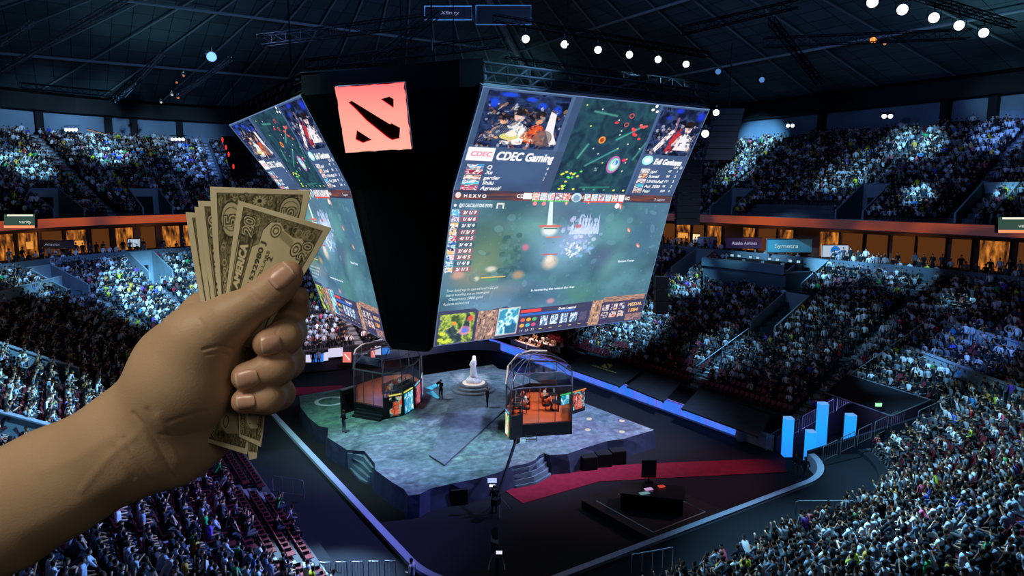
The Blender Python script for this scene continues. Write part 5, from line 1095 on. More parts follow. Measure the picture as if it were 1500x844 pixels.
# black backdrop and dark steps beside the far booth
def backdrop():
    a, b = onz(499, 607, ST), onz(519, 600, ST); e = empty('black_screen', a, 0, 'plain black screen standing beside the far player booth', 'screen'); v = b - a
    n_ = v.cross(Vector((0, 0, 1))).normalized() * .2; h = Vector((0, 0, 2.0)); MB().hull8([Vector(), v, v + n_, n_], [h, v + h, v + n_ + h, n_ + h]).build('panel', M_black, e)
    MB().hull8([Vector((0, 0, 2.0)), v + h, v + n_ * 2 + h, n_ * 2 + h], [q + Vector((0, 0, .08)) for q in (h, v + h, v + n_ * 2 + h, n_ * 2 + h)]).build('cap_rail', M_frame, e)
    p = [onz(515, 611, ST), onz(556, 618, ST)]; e = empty('booth_steps', p[0], 0, 'short dark steps leading up to the doors of the far booth', 'steps'); v = p[1] - p[0]; n_ = Vector((-v.y, v.x, 0)).normalized(); n_ = n_ if n_.dot(FH) > 0 else -n_
    for k in range(3):
        s0 = n_ * .28 * k; MB().hull8([s0, v + s0, v + s0 + n_ * .28, s0 + n_ * .28], [q + Vector((0, 0, .18 * (k + 1))) for q in (s0, v + s0, v + s0 + n_ * .28, s0 + n_ * .28)]).build('step', mat('dark step', (.09, .10, .12), .6), e)
    p = [onz(771, 648, ST), onz(786, 647, ST)]; e = empty('booth_ladder', p[0], 0, 'tiny dark two-rung ladder at the door of the near booth', 'ladder'); v = p[1] - p[0]; n_ = Vector((-v.y, v.x, 0)).normalized(); n_ = n_ if n_.dot(FH) > 0 else -n_
    for s_ in (Vector(), v): MB().tube([s_, s_ + n_ * .3 + Vector((0, 0, .55))], .03, 5).build('rail', M_black, e)
    for t in (.3, .7): MB().tube([n_ * .3 * t + Vector((0, 0, .55 * t)), v + n_ * .3 * t + Vector((0, 0, .55 * t))], .035, 5).build('rung', M_black, e)
backdrop()
# ---------------------------------------------------------------- the arena floor round the stage
def fascia():
    e = empty('led_fascia', (RX1 - .15, 34, .0), 0, 'long glowing blue LED fascia along the far boards', 'display'); Y0, Y1 = 33.7, 71; n = 13; L = (Y1 - Y0) / n
    fm, nt, o = nodes('fascia blue'); em = nt.nodes.new('ShaderNodeEmission'); nz = nt.nodes.new('ShaderNodeTexNoise'); nz.inputs['Scale'].default_value = .6; tc = nt.nodes.new('ShaderNodeTexCoord'); rp = nt.nodes.new('ShaderNodeValToRGB')
    rp.color_ramp.elements[0].position = .35; rp.color_ramp.elements[0].color = (*lin('2c78f0'), 1); rp.color_ramp.elements[1].position = .7; rp.color_ramp.elements[1].color = (*lin('5a78f8'), 1)
    nt.links.new(tc.outputs['Object'], nz.inputs['Vector']); nt.links.new(nz.outputs['Fac'], rp.inputs[0]); nt.links.new(rp.outputs[0], em.inputs[0]); nt.links.new(em.outputs[0], o.inputs[0])
    for k in range(n):
        y = k * L + Y0 - 34; MB().box((0, y + L / 2, .72), (.12, L - .06, .92)).build('panel', fm, e)
        MB().box((-.03, y + L - .015, .72), (.12, .05, .94)).build('seam', emit('seam', '8058f0', .8), e)
    MB().box((0, (Y1 + Y0) / 2 - 34, 1.21), (.16, Y1 - Y0, .05)).build('top_edge', emit('fascia edge', '6a50d8', .7), e)
    MB().lathe([(.28, 0), (.4, .3), (.3, .8), (.36, 1.2)], (-.05, Y0 - 34.5, 0), 12).build('end_cap', mat('cap', (.6, .62, .75), .5), e)
fascia()
# covered walk above the fascia
def tarp(label, pix, col, z=1.35, logo=False):
    q = [onz(*p, z) for p in pix]; O = sum(q, Vector()) / 4; e = empty('tarpaulin', O, 0, label, 'tarpaulin'); q = [v - O for v in q]
    q[0].z += .3; q[1].z += .3
    MB().hull8([v - Vector((0, 0, .12)) for v in q], q).build('sheet', mat('tarp ' + col, tuple(int(col[i:i + 2], 16) / 255 for i in (0, 2, 4)), .7, noise=.2, scale=1.5, bump=.3), e)
    for i in (0, 1, 2, 3): MB().box((q[i].x * .96, q[i].y * .96, (q[i].z - O.z * 0 - .12 - (z - 1.2)) / 2 - .03), (.12, .12, max(q[i].z - .14 + z - 1.2, .1))).build('prop', M_black, e)
    if logo:
        ex = (q[1] - q[0]).normalized(); ey = (q[0] - q[3]).normalized(); c = Vector((0, 0, .27)) + ex * .3 + ey * .4; lm = mat('gold print', (.72, .72, .38), .6); mb = MB()
        def sq(x0, y0, x1, y1): mb.add([c + ex * x + ey * y + Vector((0, 0, y * .16 * 0 + .02 + (y) * .12)) for x, y in ((x0, y0), (x1, y0), (x1, y1), (x0, y1))], [(0, 1, 2, 3)])
        def pg(P): mb.add([c + ex * x + ey * y + Vector((0, 0, .02 + y * .12)) for x, y in P], [tuple(range(len(P)))])
        pg([(-.55, .55), (-.35, .55), (.55, -.35), (.55, .55)]); pg([(-.55, .35), (-.55, -.55), (.35, -.55)]); mb.build('printed_logo', lm, e)
        mb = MB()
        for k, (w, y) in enumerate(((1.9, -.95), (1.2, -1.3))):
            for j in range(9): x = -w + j * w * 2 / 9; sq(x, y, x + w * .17, y + (.22 if k == 0 else .12))
        mb.build('printed_lines', lm, e)
tarp('smooth dark sheet with small gold square logo laid above the blue fascia', [(862, 519), (945, 544), (908, 566), (828, 538)], '22303a', logo=True)
tarp('rumpled dark sheet beside the logo sheet above the blue fascia', [(945, 549), (1000, 562), (972, 588), (918, 566)], '242c34', 1.3)
tarp('rumpled dark sheet over the walk at the pillar end of the fascia', [(1024, 574), (1128, 614), (1112, 640), (998, 598)], '2a3640', 1.3)
# ---- pillars
pm, nt, o_ = nodes('pillar glow'); em = nt.nodes.new('ShaderNodeEmission'); tc = nt.nodes.new('ShaderNodeTexCoord'); sx = nt.nodes.new('ShaderNodeSeparateXYZ'); rp = nt.nodes.new('ShaderNodeValToRGB'); mr = nt.nodes.new('ShaderNodeMapRange'); mr.inputs['From Max'].default_value = 4
nt.links.new(tc.outputs['Object'], sx.inputs[0]); nt.links.new(sx.outputs['Z'], mr.inputs['Value']); nt.links.new(mr.outputs[0], rp.inputs[0]); nt.links.new(rp.outputs[0], em.inputs[0]); nt.links.new(em.outputs[0], o_.inputs[0])
rp.color_ramp.elements[0].color = (*lin('2c8cff'), 1); rp.color_ramp.elements[1].color = (*lin('3aa0ff'), 1); e_ = rp.color_ramp.elements.new(.45); e_.color = (*lin('20a8ff'), 1)
for (px, pt, pb, lab) in ((1152, 606, 670, 'glowing blue square pillar nearest the red carpet, leftmost of the four'), (1201, 584, 663, 'tallest glowing blue square pillar at the tunnel mouth'), (1185, 626, 679, 'shortest glowing blue square pillar, in front of the tallest one'), (1243, 602, 656, 'glowing blue square pillar farthest to the right, against the dark tunnel')):
    p = onz(px, pb, 0); d = (p - CAMP).dot(FH); h = (pb - pt) * d / 1000 * 1.02; w = 20 * d / 1000 * .62
    e = empty('light_pillar', p, 0, lab, 'pillar', None); hh = h - w * .25
    MB().box((0, 0, hh / 2 + .06), (w, w, hh - .12), 1.0).build('lit_shaft', pm, e); MB().box((0, 0, .03), (w * 1.15, w * 1.15, .06), 1.0).build('foot', M_black, e); MB().box((0, 0, hh + .03), (w, w, .06), 1.0).build('top_cap', emit('pillar cap', '70b4ff', .9), e)
# ---- tunnel mouth
def tunnel():
    pts = [bp(1, 1.08, u)[:2] for u in (0, 3, 6, 8.8)] + [bp(2, .7, u)[:2] for u in (8.8, 6, 3, 0)]
    q = [(x, y) for x, y in pts]; o = MB().add([(x, y, .004) for x, y in q], [tuple(range(len(q)))]).build('floor_tunnel', M_floor); o['kind'] = 'structure'
    def wall(a, b, z0, za, zb, nm, m):
        v = Vector((b[0] - a[0], b[1] - a[1], 0)); n_ = v.cross(Vector((0, 0, 1))).normalized() * .12; A, B = Vector((a[0], a[1], 0)), Vector((b[0], b[1], 0)); o = MB().hull8([A - n_ + Vector((0, 0, z0)), B - n_ + Vector((0, 0, z0)), B + n_ + Vector((0, 0, z0)), A + n_ + Vector((0, 0, z0))], [A - n_ + Vector((0, 0, za)), B - n_ + Vector((0, 0, zb)), B + n_ + Vector((0, 0, zb)), A + n_ + Vector((0, 0, za))]).build(nm, m); o['kind'] = 'structure'; return o
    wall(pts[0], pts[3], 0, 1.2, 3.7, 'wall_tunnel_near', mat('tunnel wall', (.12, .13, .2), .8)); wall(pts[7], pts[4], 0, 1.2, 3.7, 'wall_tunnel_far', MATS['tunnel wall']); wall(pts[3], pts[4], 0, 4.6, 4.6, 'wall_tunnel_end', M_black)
    # sloping dark roof over the inner half
    a, b, c, d = (Vector((*pts[1], 2.6)), Vector((*pts[6], 2.6)), Vector((*pts[4], 4.7)), Vector((*pts[3], 4.7)))
    a = Vector((*pts[2], 3.6)); b = Vector((*pts[5], 3.6)); e = empty('tunnel_canopy', (a + c) / 2, 0, 'sloping dark canopy over the tunnel mouth behind the glowing pillars', 'canopy'); O = e.location.copy()
    MB().hull8([v - O - Vector((0, 0, .1)) for v in (a, b, c, d)], [v - O for v in (a, b, c, d)]).build('roof_sheet', mat('canopy', (.05, .06, .1), .7), e); MB().tube([a - O, b - O, c - O, d - O, a - O], .05, 5).build('edge_rail', M_steel, e)
    p = at(1287, 593, 58); p = Vector((c + d) / 2) ; h = onz(1287, 593, 4.2); e = empty('exit_sign', h, -YAW, 'small green lit exit sign at the tunnel canopy', 'sign'); MB().box((0, .06, 0), (.5, .08, .3)).build('housing', M_black, e); MB().box((0, 0, 0), (.46, .03, .26)).build('lit_face', emit('exit green', '90ffb8', 1), e)
    V, T = glyphs('EXIT'); k = .16 / .72; MB().add([((x - V[:, 0].mean()) * k, -.02, (y - .36) * k) for x, y in V], [tuple(t) for t in T]).build('lettering', emit('exit letters', 'ffffff', 1), e)
tunnel()
def hit_pt(px, py): h = hit(px, py); return Vector(h[3:6])
def barrier(name, A, B, n, h, label, group=None, bars=4, cat='barrier', mt=None):
    """a run of steel crowd-barrier panels from A to B, one object each"""
    for k in range(n):
        a, b = A.lerp(B, k / n), A.lerp(B, (k + 1) / n - .04 / 1); e = empty(name, a, 0, label, cat, group); v = b - a; up = Vector((0, 0, h)); m = mt or M_steel
        MB().tube([Vector(), up * .93, up + v * .04, up + v * .96, v + up * .93, v], .03, 6).build('frame', m, e); MB().tube([up * .12, v + up * .12], .02, 5).build('bottom_rail', m, e)
        mb = MB()
        for j in range(1, bars): mb.tube([v * (j / bars) + up * .12, v * (j / bars) + up * .98], .009, 4)
        mb.build('infill_bars', m, e)
d = 30.5
barrier('crowd_barrier', at(398, 861, d), at(588, 857, d), 8, 1.25, 'steel crowd barrier panel at the foot of the nearest rows', 'steel barrier panels at the foot of the nearest rows')
barrier('guard_rail', at(393, 847, 33), at(452, 847, 33), 1, 1.42, 'single pale guard rail just behind the barrier panels, left one', None, 3)
barrier('guard_rail', at(476, 847, 33), at(548, 847, 33), 1, 1.42, 'single pale guard rail just behind the barrier panels, right one', None, 3)
barrier('guard_rail', at(186, 836, 27), at(364, 840, 27), 2, 1.1, 'guard rail in the crowd below the outstretched arm', 'guard rails in the crowd below the arm', 4)
barrier('guard_rail', at(85, 826, 25), at(146, 832, 25), 1, 1.1, 'guard rail nearest the underside of the forearm', None, 3)
barrier('guard_rail', hit_pt(400, 722), hit_pt(447, 730), 1, 1.1, 'guard rail at the foot of the rows beneath the banknotes', None, 3)
barrier('tunnel_rail', hit_pt(1205, 678), hit_pt(1328, 618), 5, 1.15, 'steel rail panel along the near side of the tunnel mouth', 'rail panels along the near side of the tunnel', 6)
barrier('tunnel_rail', hit_pt(1122, 662), hit_pt(1250, 588), 5, 1.15, 'steel rail panel along the far side of the tunnel mouth', 'rail panels along the far side of the tunnel', 6)
barrier('guard_rail', hit_pt(1344, 622), hit_pt(1395, 600), 1, 1.0, 'guard rail between the near stand and the tunnel stair', None, 3)
barrier('guard_rail', hit_pt(1165, 756), hit_pt(1255, 757), 1, .9, 'low guard rail in the near stand closest to the white boards', None, 3)
barrier('guard_rail', hit_pt(1280, 757), hit_pt(1430, 760), 2, .9, 'thin guard rail crossing the near stand crowd', 'thin guard rails crossing the near stand', 3)
for k, (a, b) in enumerate((((1019, 551), (1096, 495)), ((1243, 566), (1330, 505)), ((1330, 505), (1385, 463)), ((832, 506), (862, 487)), ((925, 840), (985, 829)))):
    A, B = hit_pt(*a), hit_pt(*b); e = empty('handrail', A, 0, ['pale handrail up the aisle below the sloping vomitory', 'handrail up the first half of the aisle above the tunnel', 'handrail on the upper half of the aisle above the tunnel', 'short handrail up the aisle beside the big screen', 'pale handrail by the near boards at the lowest edge'][k], 'handrail'); v = B - A; up = Vector((0, 0, .95))
    MB().tube([up, v + up], .035, 6).build('rail', mat('pale rail', (.7, .78, .85), .4), e)
    for t in (0, .25, .5, .75, 1): MB().tube([v * t, v * t + up], .022, 5).build('post', MATS['pale rail'], e)
# ---- concrete parapets seen on the far left
def parapet(a, b, h, label, th=.25):
    A, B = hit_pt(*a), hit_pt(*b); e = empty('concrete_parapet', A, 0, label, 'parapet'); v = B - A; n_ = Vector((v.y, -v.x, 0)).normalized() * th; up = Vector((0, 0, h)); lo = Vector((0, 0, -.5))
    MB().hull8([lo, v + lo, v + n_ + lo, n_ + lo], [up, v + up, v + n_ + up, n_ + up]).build('wall_face', MATS['vomitory wall'], e); MB().hull8([up - n_ * .3, v + up - n_ * .3, v + n_ * 1.3 + up, n_ * 1.3 + up], [q + Vector((0, 0, .08)) for q in (up - n_ * .3, v + up - n_ * .3, v + n_ * 1.3 + up, n_ * 1.3 + up)]).build('coping', M_conc2, e)
parapet((-20, 516), (118, 560), 1.0, 'pale concrete parapet sloping down through the left crowd above the forearm')
parapet((-20, 625), (84, 652), 1.0, 'pale concrete parapet closest to the upper edge of the forearm')
parapet((-20, 448), (88, 418), .9, 'pale concrete parapet below the leftmost vomitory')
parapet((1330, 520), (1500, 588), .7, 'dark concrete parapet among the corner seats at the right'); parapet((1385, 485), (1510, 520), .7, 'dim concrete parapet high among the corner seats at the right')
# ---- small square platform with a desk
def platform():
    q = [onz(px, py, .5) for px, py in ((852, 733), (958, 792), (1062, 748), (948, 702))]; O = sum(q, Vector()) / 4; O.z = 0; e = empty('low_platform', O, 0, 'low dark square platform outlined in thin white on the open floor', 'platform'); Q = [(v.x - O.x, v.y - O.y) for v in q]
    MB().prism(Q, 0, .5).build('deck', mat('dark deck', (.07, .085, .10), .7, noise=.2, scale=2), e)
    L = [onz(px, py, .51) - O for px, py in ((874, 734), (957, 780), (1033, 750), (988, 728))]; L2 = [onz(px, py, .51) - O for px, py in ((906, 724), (940, 713))]
    for pts, nm in ((L, 'white_outline'), (L2, 'white_outline')): MB().tube(pts, .035, 4).build(nm, mat('white tape', (.75, .85, .85), .6), e)
    c = onz(955, 742, .5); d1 = empty('presentation_desk', c, -YAW - .25, 'black presentation desk standing on the low square platform', 'desk')
    MB().box((0, 0, .5), (3.6, 1.7, 1.0)).build('body', M_black, d1); MB().box((0, 0, 1.03), (3.8, 1.9, .06)).build('desk_top', mat('desk black gloss', (.08, .09, .11), .3), d1)
    for (px, py, w, col, nm, lab) in ((950, 717, .5, 'e0b0e8', 'lit_tablet', 'small pink-white lit tablet on the presentation desk'), (944, 723, .6, '70a0a8', 'lit_tablet', 'small pale teal lit tablet on the presentation desk'), (969, 713, .4, 'e05040', 'lit_button', 'small red lit panel on the presentation desk')):
        p = onz(px, py, 1.6); o = MB().box((0, 0, .02), (w, .3, .04)).build(nm, emit(lab, col, .7)); o.location = p; o.rotation_euler = (0, 0, -YAW + .3); tag(o, lab, 'tablet'); bevel(o, .01)
    p = onz(950, 706, 1.56); m = empty('monitor', p, -YAW, 'large black upright monitor seen from behind on the presentation desk', 'monitor'); MB().box((0, 0, .04), (.5, .4, .06)).build('stand', M_black, m); MB().tube([(0, 0, .06), (0, 0, .5)], .05, 6).build('neck', M_black, m); MB().box((0, 0, .85), (.9, .12, 1.1)).build('housing', mat('monitor back', (.06, .065, .08), .5), m)
platform()
# ---- loudspeakers and boxes at the foot of the stage
def subs(px, py, n, label, w=1.1, grp=None):
    for k in range(n):
        p = onz(px + k * 21, py - k * 4.5, 0); e = empty('subwoofer', p, -YAW + .2, label, 'loudspeaker', grp); bevel(MB().box((0, 0, .5), (w, .8, 1.0)).build('cabinet', mat('speaker black', (.05, .052, .06), .7), e), .03); MB().box((0, -.41, .5), (w * .9, .02, .88)).build('grille', mat('grille', (.03, .03, .035), .9), e)
subs(862, 687, 3, 'black subwoofer box against the stage edge above the red carpet', grp='black subwoofers above the red carpet')
subs(672, 736, 1, 'black subwoofer box by the near corner of the stage')
# ---- camera crane
def crane():
    base = onz(731, 752, 0); e = empty('camera_crane', base, 0, 'dark camera crane with its long boom reaching over the stage edge', 'camera crane'); tip = onz(757, 641, 3.6) - base; piv = Vector((0, 0, 1.35))
    for a in (0, 2.1, 4.2): MB().tube([(0, 0, 1.1), (.8 * math.cos(a), .8 * math.sin(a), .05)], .04, 6).build('leg', M_steel, e)
    MB().tube([(0, 0, 1.0), piv], .09, 8).build('head', M_black, e); bk = piv - (tip - piv) * .16; MB().tube([bk, tip], .10, 5).build('boom', mat('boom black', (.03, .03, .04), .6), e); MB().box((bk.x, bk.y, bk.z), (.5, .4, .4), .5).build('counterweight', M_black, e); MB().box((tip.x, tip.y, tip.z - .2), (.35, .3, .3), .5).build('camera_head', M_black, e)
    p = onz(721, 704, 1.9); m = empty('monitor', p, -YAW, 'small bright monitor mounted by the camera crane operator', 'monitor'); MB().box((0, .05, 0), (.62, .06, .36)).build('housing', M_black, m); MB().box((0, 0, 0), (.56, .04, .3)).build('display', emit('crane monitor', 'b8c8ff', 1), m); MB().box((0, 0, -.34), (.36, .03, .16)).build('lit_strip', emit('crane strip', 'ffffff', 1), m); MB().tube([(0, .05, -.2), (0, .05, -1.85)], .025, 5).build('pole', M_black, m)
    stand_person(724, 752, 0, 0, -YAW + .2, 'crane operator in black beside the small bright monitor')
crane()
def near_camera():
    b = at(733, 868, 29); b.z = 0; 
    top = at(728, 806, 29); e = empty('broadcast_camera', (top.x, top.y, 0), -YAW, 'broadcast camera on a pedestal with a bright viewfinder, on the dark floor nearest the viewer', 'camera')
    z = top.z; MB().tube([(0, 0, .05), (0, 0, z - .35)], .09, 10).build('pedestal', mat('camera grey', (.25, .32, .40), .5), e); MB().lathe([(.55, 0), (.55, .12), (.15, .2)], (0, 0, 0), 16).build('base', M_black, e)
    bevel(MB().hull8([(-.28, .1, z - .2), (.1, .0, z - .25), (.1, .5, z - .25), (-.28, .6, z - .2)], [(-.3, .3, z + .25), (.05, .2, z + .15), (.05, .9, z + .15), (-.3, 1.0, z + .25)]).build('body', MATS['camera grey'], e), .02)
    MB().tube([(-.12, .7, z + .1), (-.14, 1.3, z + .3)], .16, 12).build('lens', M_black, e)
    MB().box((.1, -.12, z - .03), (.34, .06, .22)).build('viewfinder', M_black, e); MB().box((.1, -.155, z - .03), (.28, .02, .16)).build('viewfinder_light', emit('viewfinder', 'e8e4ff', 1), e)
    for sg in (-1, 1): MB().tube([(sg * .2, 0, z - .2), (sg * .34, -.35, z - .5), (sg * .36, -.7, z - .55)], .025, 6).build('pan_handle', M_steel, e)
    r = CAMP - top; p = Vector((top.x, top.y, 0)) - FH * .95; stand_person(0, 0, 0, 1, -YAW, 'camera operator behind the broadcast camera on the dark floor', '26303c', loc=p)
near_camera()
for (px, py, y, lab, c) in ((604, 868, .5, 'person in a pale top standing on the dark floor beside the barrier panels', 'd8e0ec'), (1178, 706, 2, 'person in black standing by the end of the red carpet', '101218'), (1166, 700, 1, 'person in dark clothes close beside the carpet end', '181a20')): stand_person(px, py, 0, 0, y, lab, c)
# ---- analysts' desk on the far side
def far_at(px, py, Y): k = (px - 750) / 1000; r = ray(px, py); return CAMP + r * (Y / r.y)
def desk_area():
    e = empty('analyst_desk', far_at(510, 545, 70.5), 0, 'lit analyst desk set with white and blue panels beyond the stage', 'desk'); O = e.location.copy()
    def panel(px0, py0, px1, py1, Y, m, nm, sk=0): MB().hull8([far_at(px0, py1, Y) - O, far_at(px1, py1 - sk, Y) - O, far_at(px1, py1 - sk, Y + .2) - O, far_at(px0, py1, Y + .2) - O], [far_at(px0, py0, Y) - O, far_at(px1, py0 - sk, Y) - O, far_at(px1, py0 - sk, Y + .2) - O, far_at(px0, py0, Y + .2) - O]).build(nm, m, e)
    W_ = emit('desk white', 'dcd8f4', .95); B_ = emit('desk blue', '2c80e8', .95)
    panel(448, 520, 456, 531, 70, W_, 'white_panel', 0); panel(456, 519, 474, 531, 70, B_, 'blue_panel', 1); panel(474, 517, 481, 529, 70, W_, 'white_panel', 1)
    panel(481, 511, 502, 524, 70.4, W_, 'white_panel', 2); panel(549, 507, 558, 520, 70, W_, 'white_panel', 0); panel(558, 509, 571, 520, 70.2, B_, 'blue_panel', 2)
    dk = mat('desk dark', (.13, .11, .14), .7); panel(500, 512, 546, 534, 70.6, dk, 'dark_front', 3); panel(446, 530, 500, 545, 70.7, dk, 'low_front', 4)
    panel(446, 520, 560, 560, 71.2, M_black, 'rear_riser', 4)
    for (x0, y0, x1, y1, nm) in ((502, 516, 514.5, 531, 'logo_cube'), (543, 510, 549.5, 524, 'logo_cube')):
        panel(x0, y0, x1, y1, 69.6, emit('cube red', 'f08078', .95), nm); mb = MB(); u = lambda a, b: far_at(x0 + (x1 - x0) * a, y0 + (y1 - y0) * b, 69.55) - O
        mb.add([u(.15, .2), u(.28, .14), u(.85, .7), u(.8, .85)], [(0, 1, 2, 3)]); mb.build('logo_bar', emit('cube bar', 'ffe8e4', .95), e)
    V, T = glyphs('International'); k = 17 / (V[:, 0].max()); MB().add([far_at(521 + x * k, 520 - (x * k) * .1 - y * 5, 70.4) - O for x, y in V], [tuple(t) for t in T]).build('lettering', emit('desk letters', 'f4e0e4', .9), e)
desk_area()
for k in range(16):
    y = 61 + (k % 8) * .95; x = 44.6 + (k // 8) * 1.9; pz = .98
    o = bpy.data.objects.new('person', POSES[('lap', 'chin', 'turn', 'lap2')[k % 4]]); COL.objects.link(o); o.location = (x, y, pz); o.rotation_euler = (0, 0, PI / 2); o.color = (*lin(('d8c8c0', '6a5048', 'b08070', '403038')[k % 4]), 1); tag(o, 'press member seated in warm light at the far end of the blue fascia', 'person', 'press members seated beyond the blue fascia')
    c = empty('folding_chair', (x, y, pz), PI / 2, 'dark folding chair under a press member', 'chair', 'chairs of the press members'); MB().box((0, .02, .42), (.44, .42, .04)).build('seat', M_black, c); MB().box((0, -.24, .72), (.44, .04, .36)).build('backrest', M_black, c)
    for lx in (-.2, .2): MB().tube([(lx, -.2, .7), (lx, -.16, 0)], .015, 4).build('leg', M_black, c)
for k in range(4):
    e = empty('press_table', (43.75 + (k // 2) * 1.95, 62.4 + (k % 2) * 3.8, .98), PI / 2, 'pale cloth-covered press table at the far end of the blue fascia', 'table', 'press tables beyond the blue fascia'); MB().box((0, 0, .73), (3.6, .5, .04)).build('table_top', mat('table cloth', (.75, .7, .72), .8), e); MB().box((0, -.2, .36), (3.5, .04, .7)).build('modesty_cloth', MATS['table cloth'], e)
for k, px in enumerate((459, 467)): stand_person(0, 0, 0, 2, PI, ('presenter in dark clothes before the blue desk panel', 'presenter in a pale top before the blue desk panel')[k], ('14161c', 'e8dce0')[k], loc=far_at(px, 537, 69.0) + Vector((0, 0, 0)))
# ---------------------------------------------------------------- trusses, lamps, loudspeakers, suites, signs
M_truss = mat('roof truss', (.05, .055, .065), .9, spec=.05)
def truss(A, B, label, w=.5, n=None, name='lighting_truss', m=None, grp=None):
    A, B = Vector(A), Vector(B); O = (A + B) / 2; e = empty(name, O, 0, label, 'truss', grp); v = (B - A); L = v.length; n = n or max(4, int(L / 1.2)); s = v.cross(Vector((0, 0, 1))).normalized() * w / 2; u = Vector((0, 0, w / 2)); m = m or M_truss
    ch = MB(); br = MB(); c = [s + u, s - u, -s - u, -s + u]
    for q in c: ch.tube([A - O + q, B - O + q], .05, 5)
    for k in range(n):
        p, r = A.lerp(B, k / n) - O, A.lerp(B, (k + 1) / n) - O
        for i in range(4): br.tube([p + c[i], r + c[(i + 1) % 4] if k % 2 else r + c[i - 1]], .025, 3, False); br.tube([p + c[i], p + c[(i + 1) % 4]], .025, 3, False)
    ch.build('chords', m, e); br.build('lattice_braces', m, e); return e
M_lens = emit('lamp lens', 'e8f2ff', 6.0); M_lens2 = emit('lamp lens blue', '4a70ff', 5.0); M_lamp = mat('lamp body', (.05, .05, .06), .5)
def lamp(px, py, z, label, r=.30, lens=None, grp=None, tgt=None, hang=.9):
    p = onz(px, py, z); e = empty('stage_lamp', p, 0, label, 'lamp', grp); d = ((Vector(tgt) if tgt is not None else CAMP) - p).normalized()
    MB().tube([-d * .75, -d * .5, Vector(), d * .08], [r * .6, r * .95, r * 1.15, r * 1.15], 14).build('housing', M_lamp, e); MB().tube([d * .085, d * .11, d * .14], [r, r * .9, r * .4], 16).build('lens', lens or M_lens, e)
    s = d.cross(Vector((0, 0, 1))).normalized() * r * 1.3; yk = MB(); yk.tube([-d * .25 + s, -d * .25 + s + Vector((0, 0, hang * .6)), -d * .25 - s + Vector((0, 0, hang * .6)), -d * .25 - s], .03, 5); yk.tube([-d * .25 + Vector((0, 0, hang * .6)), -d * .25 + Vector((0, 0, hang))], .05, 5); yk.build('yoke', M_lamp, e); return p
L1 = [(770, 57), (827, 65), (876, 73), (922, 80), (964, 87), (1005, 94)]
P1 = [lamp(*q, 31.5, 'bright white lamp, %s in the row of six above the big screen' % n, tgt=CAMP + Vector((0, 0, -3))) for q, n in zip(L1, ('nearest the logo', 'second', 'third', 'fourth', 'fifth', 'last and farthest'))]
v = (P1[-1] - P1[0]).normalized(); truss(P1[0] - v * 3 + Vector((0, 0, 1.2)), P1[-1] + v * 3 + Vector((0, 0, 1.2)), 'dark lighting truss carrying the row of six white lamps')
L2 = [(1278, 3), (1322, 14), (1368, 26), (1405, 37), (1441, 48)]
P2_ = [lamp(*q, 31.5, 'large white stage lamp, %s in the row of five at the top right' % n, r=.34, tgt=CAMP + Vector((0, 0, -3))) for q, n in zip(L2, ('highest', 'second', 'third', 'fourth', 'lowest'))]
v = (P2_[-1] - P2_[0]).normalized(); truss(P2_[0] - v * 5 + Vector((0, 0, 1.2)), P2_[-1] + v * 5 + Vector((0, 0, 1.2)), 'dark lighting truss carrying the row of five lamps at the top right')
lamp(310, 83, 32, 'single blue stage lamp glowing under the roof on the left', lens=M_lens2, r=.42)
for q, lab in (((1188, 170), 'small white lamp beyond the upper corner of the big screen'),):
    pass
for (px, py, z, lab, ln, r) in ((1049, 165, 24.5, 'small violet-white lamp just off the upper corner of the big screen', M_lens, .2), (1033, 196, 22.5, 'small violet-white lamp beside the right edge of the big screen', M_lens, .2),
        (1052, 105, 29, 'faint blue lamp right of the row of six', emit('faint lens', '5080c0', 1), .22), (1116, 117, 28.5, 'faint blue lamp farther right under the roof', emit('faint lens', '5080c0', 1), .22), (1279, 59, 33, 'small orange work lamp under the roof at the right', emit('orange lens', 'ff8a40', 2), .28), (1296, 64, 33, 'tiny amber work lamp beside the orange one', emit('amber lens', 'c07850', 1), .14),
        (236, 150, 30, 'tiny white point lamp on the dark rig at the left', emit('faint white', 'c0c8d0', 1), .12), (252, 139, 30, 'tiny pale point lamp on the dark rig at the left', emit('faint white', 'c0c8d0', 1), .12), (261, 143, 30, 'tiny orange point lamp on the dark rig at the left', emit('orange dim', 'd07040', 1), .14), (269, 111, 31, 'tiny dim orange lamp higher on the dark rig at the left', emit('orange dim', 'd07040', 1), .1), (259, 121, 31, 'tiny dim orange lamp midway on the dark rig at the left', emit('orange dim', 'd07040', 1), .1)): lamp(px, py, z, lab, r, ln, hang=.5)
def cluster(px, py, n, sp, label, r=.2):
    h = None; p = at(px, py, 88 if px < 700 else (84 if px > 1250 else 92)); e = empty('floodlight_bank', p, -YAW, label, 'floodlight')
    MB().box((0, .1, .45), (n * sp + .3, .1, .08)).build('bracket', M_lamp, e)
    for k in range(n): x = (k - (n - 1) / 2) * sp; MB().tube([(x, .3, .1), (x, -.1, .0)], [r * .7, r * 1.1], 12).build('head', M_lamp, e); MB().tube([(x, -.11, 0), (x, -.14, 0)], [r, r * .8], 12).build('lens', M_lens, e)
    return p
K = [cluster(105, 190, 4, .42, 'bank of four small floodlights under the roof edge, far left'), cluster(261, 204, 4, .45, 'bank of four small floodlights under the roof edge, nearer the banknotes'), cluster(1157, 184, 2, .6, 'pair of floodlights above the far right stand, nearest the screen', .24), cluster(1299, 170, 2, .75, 'pair of floodlights above the far right stand, farther right', .3)]
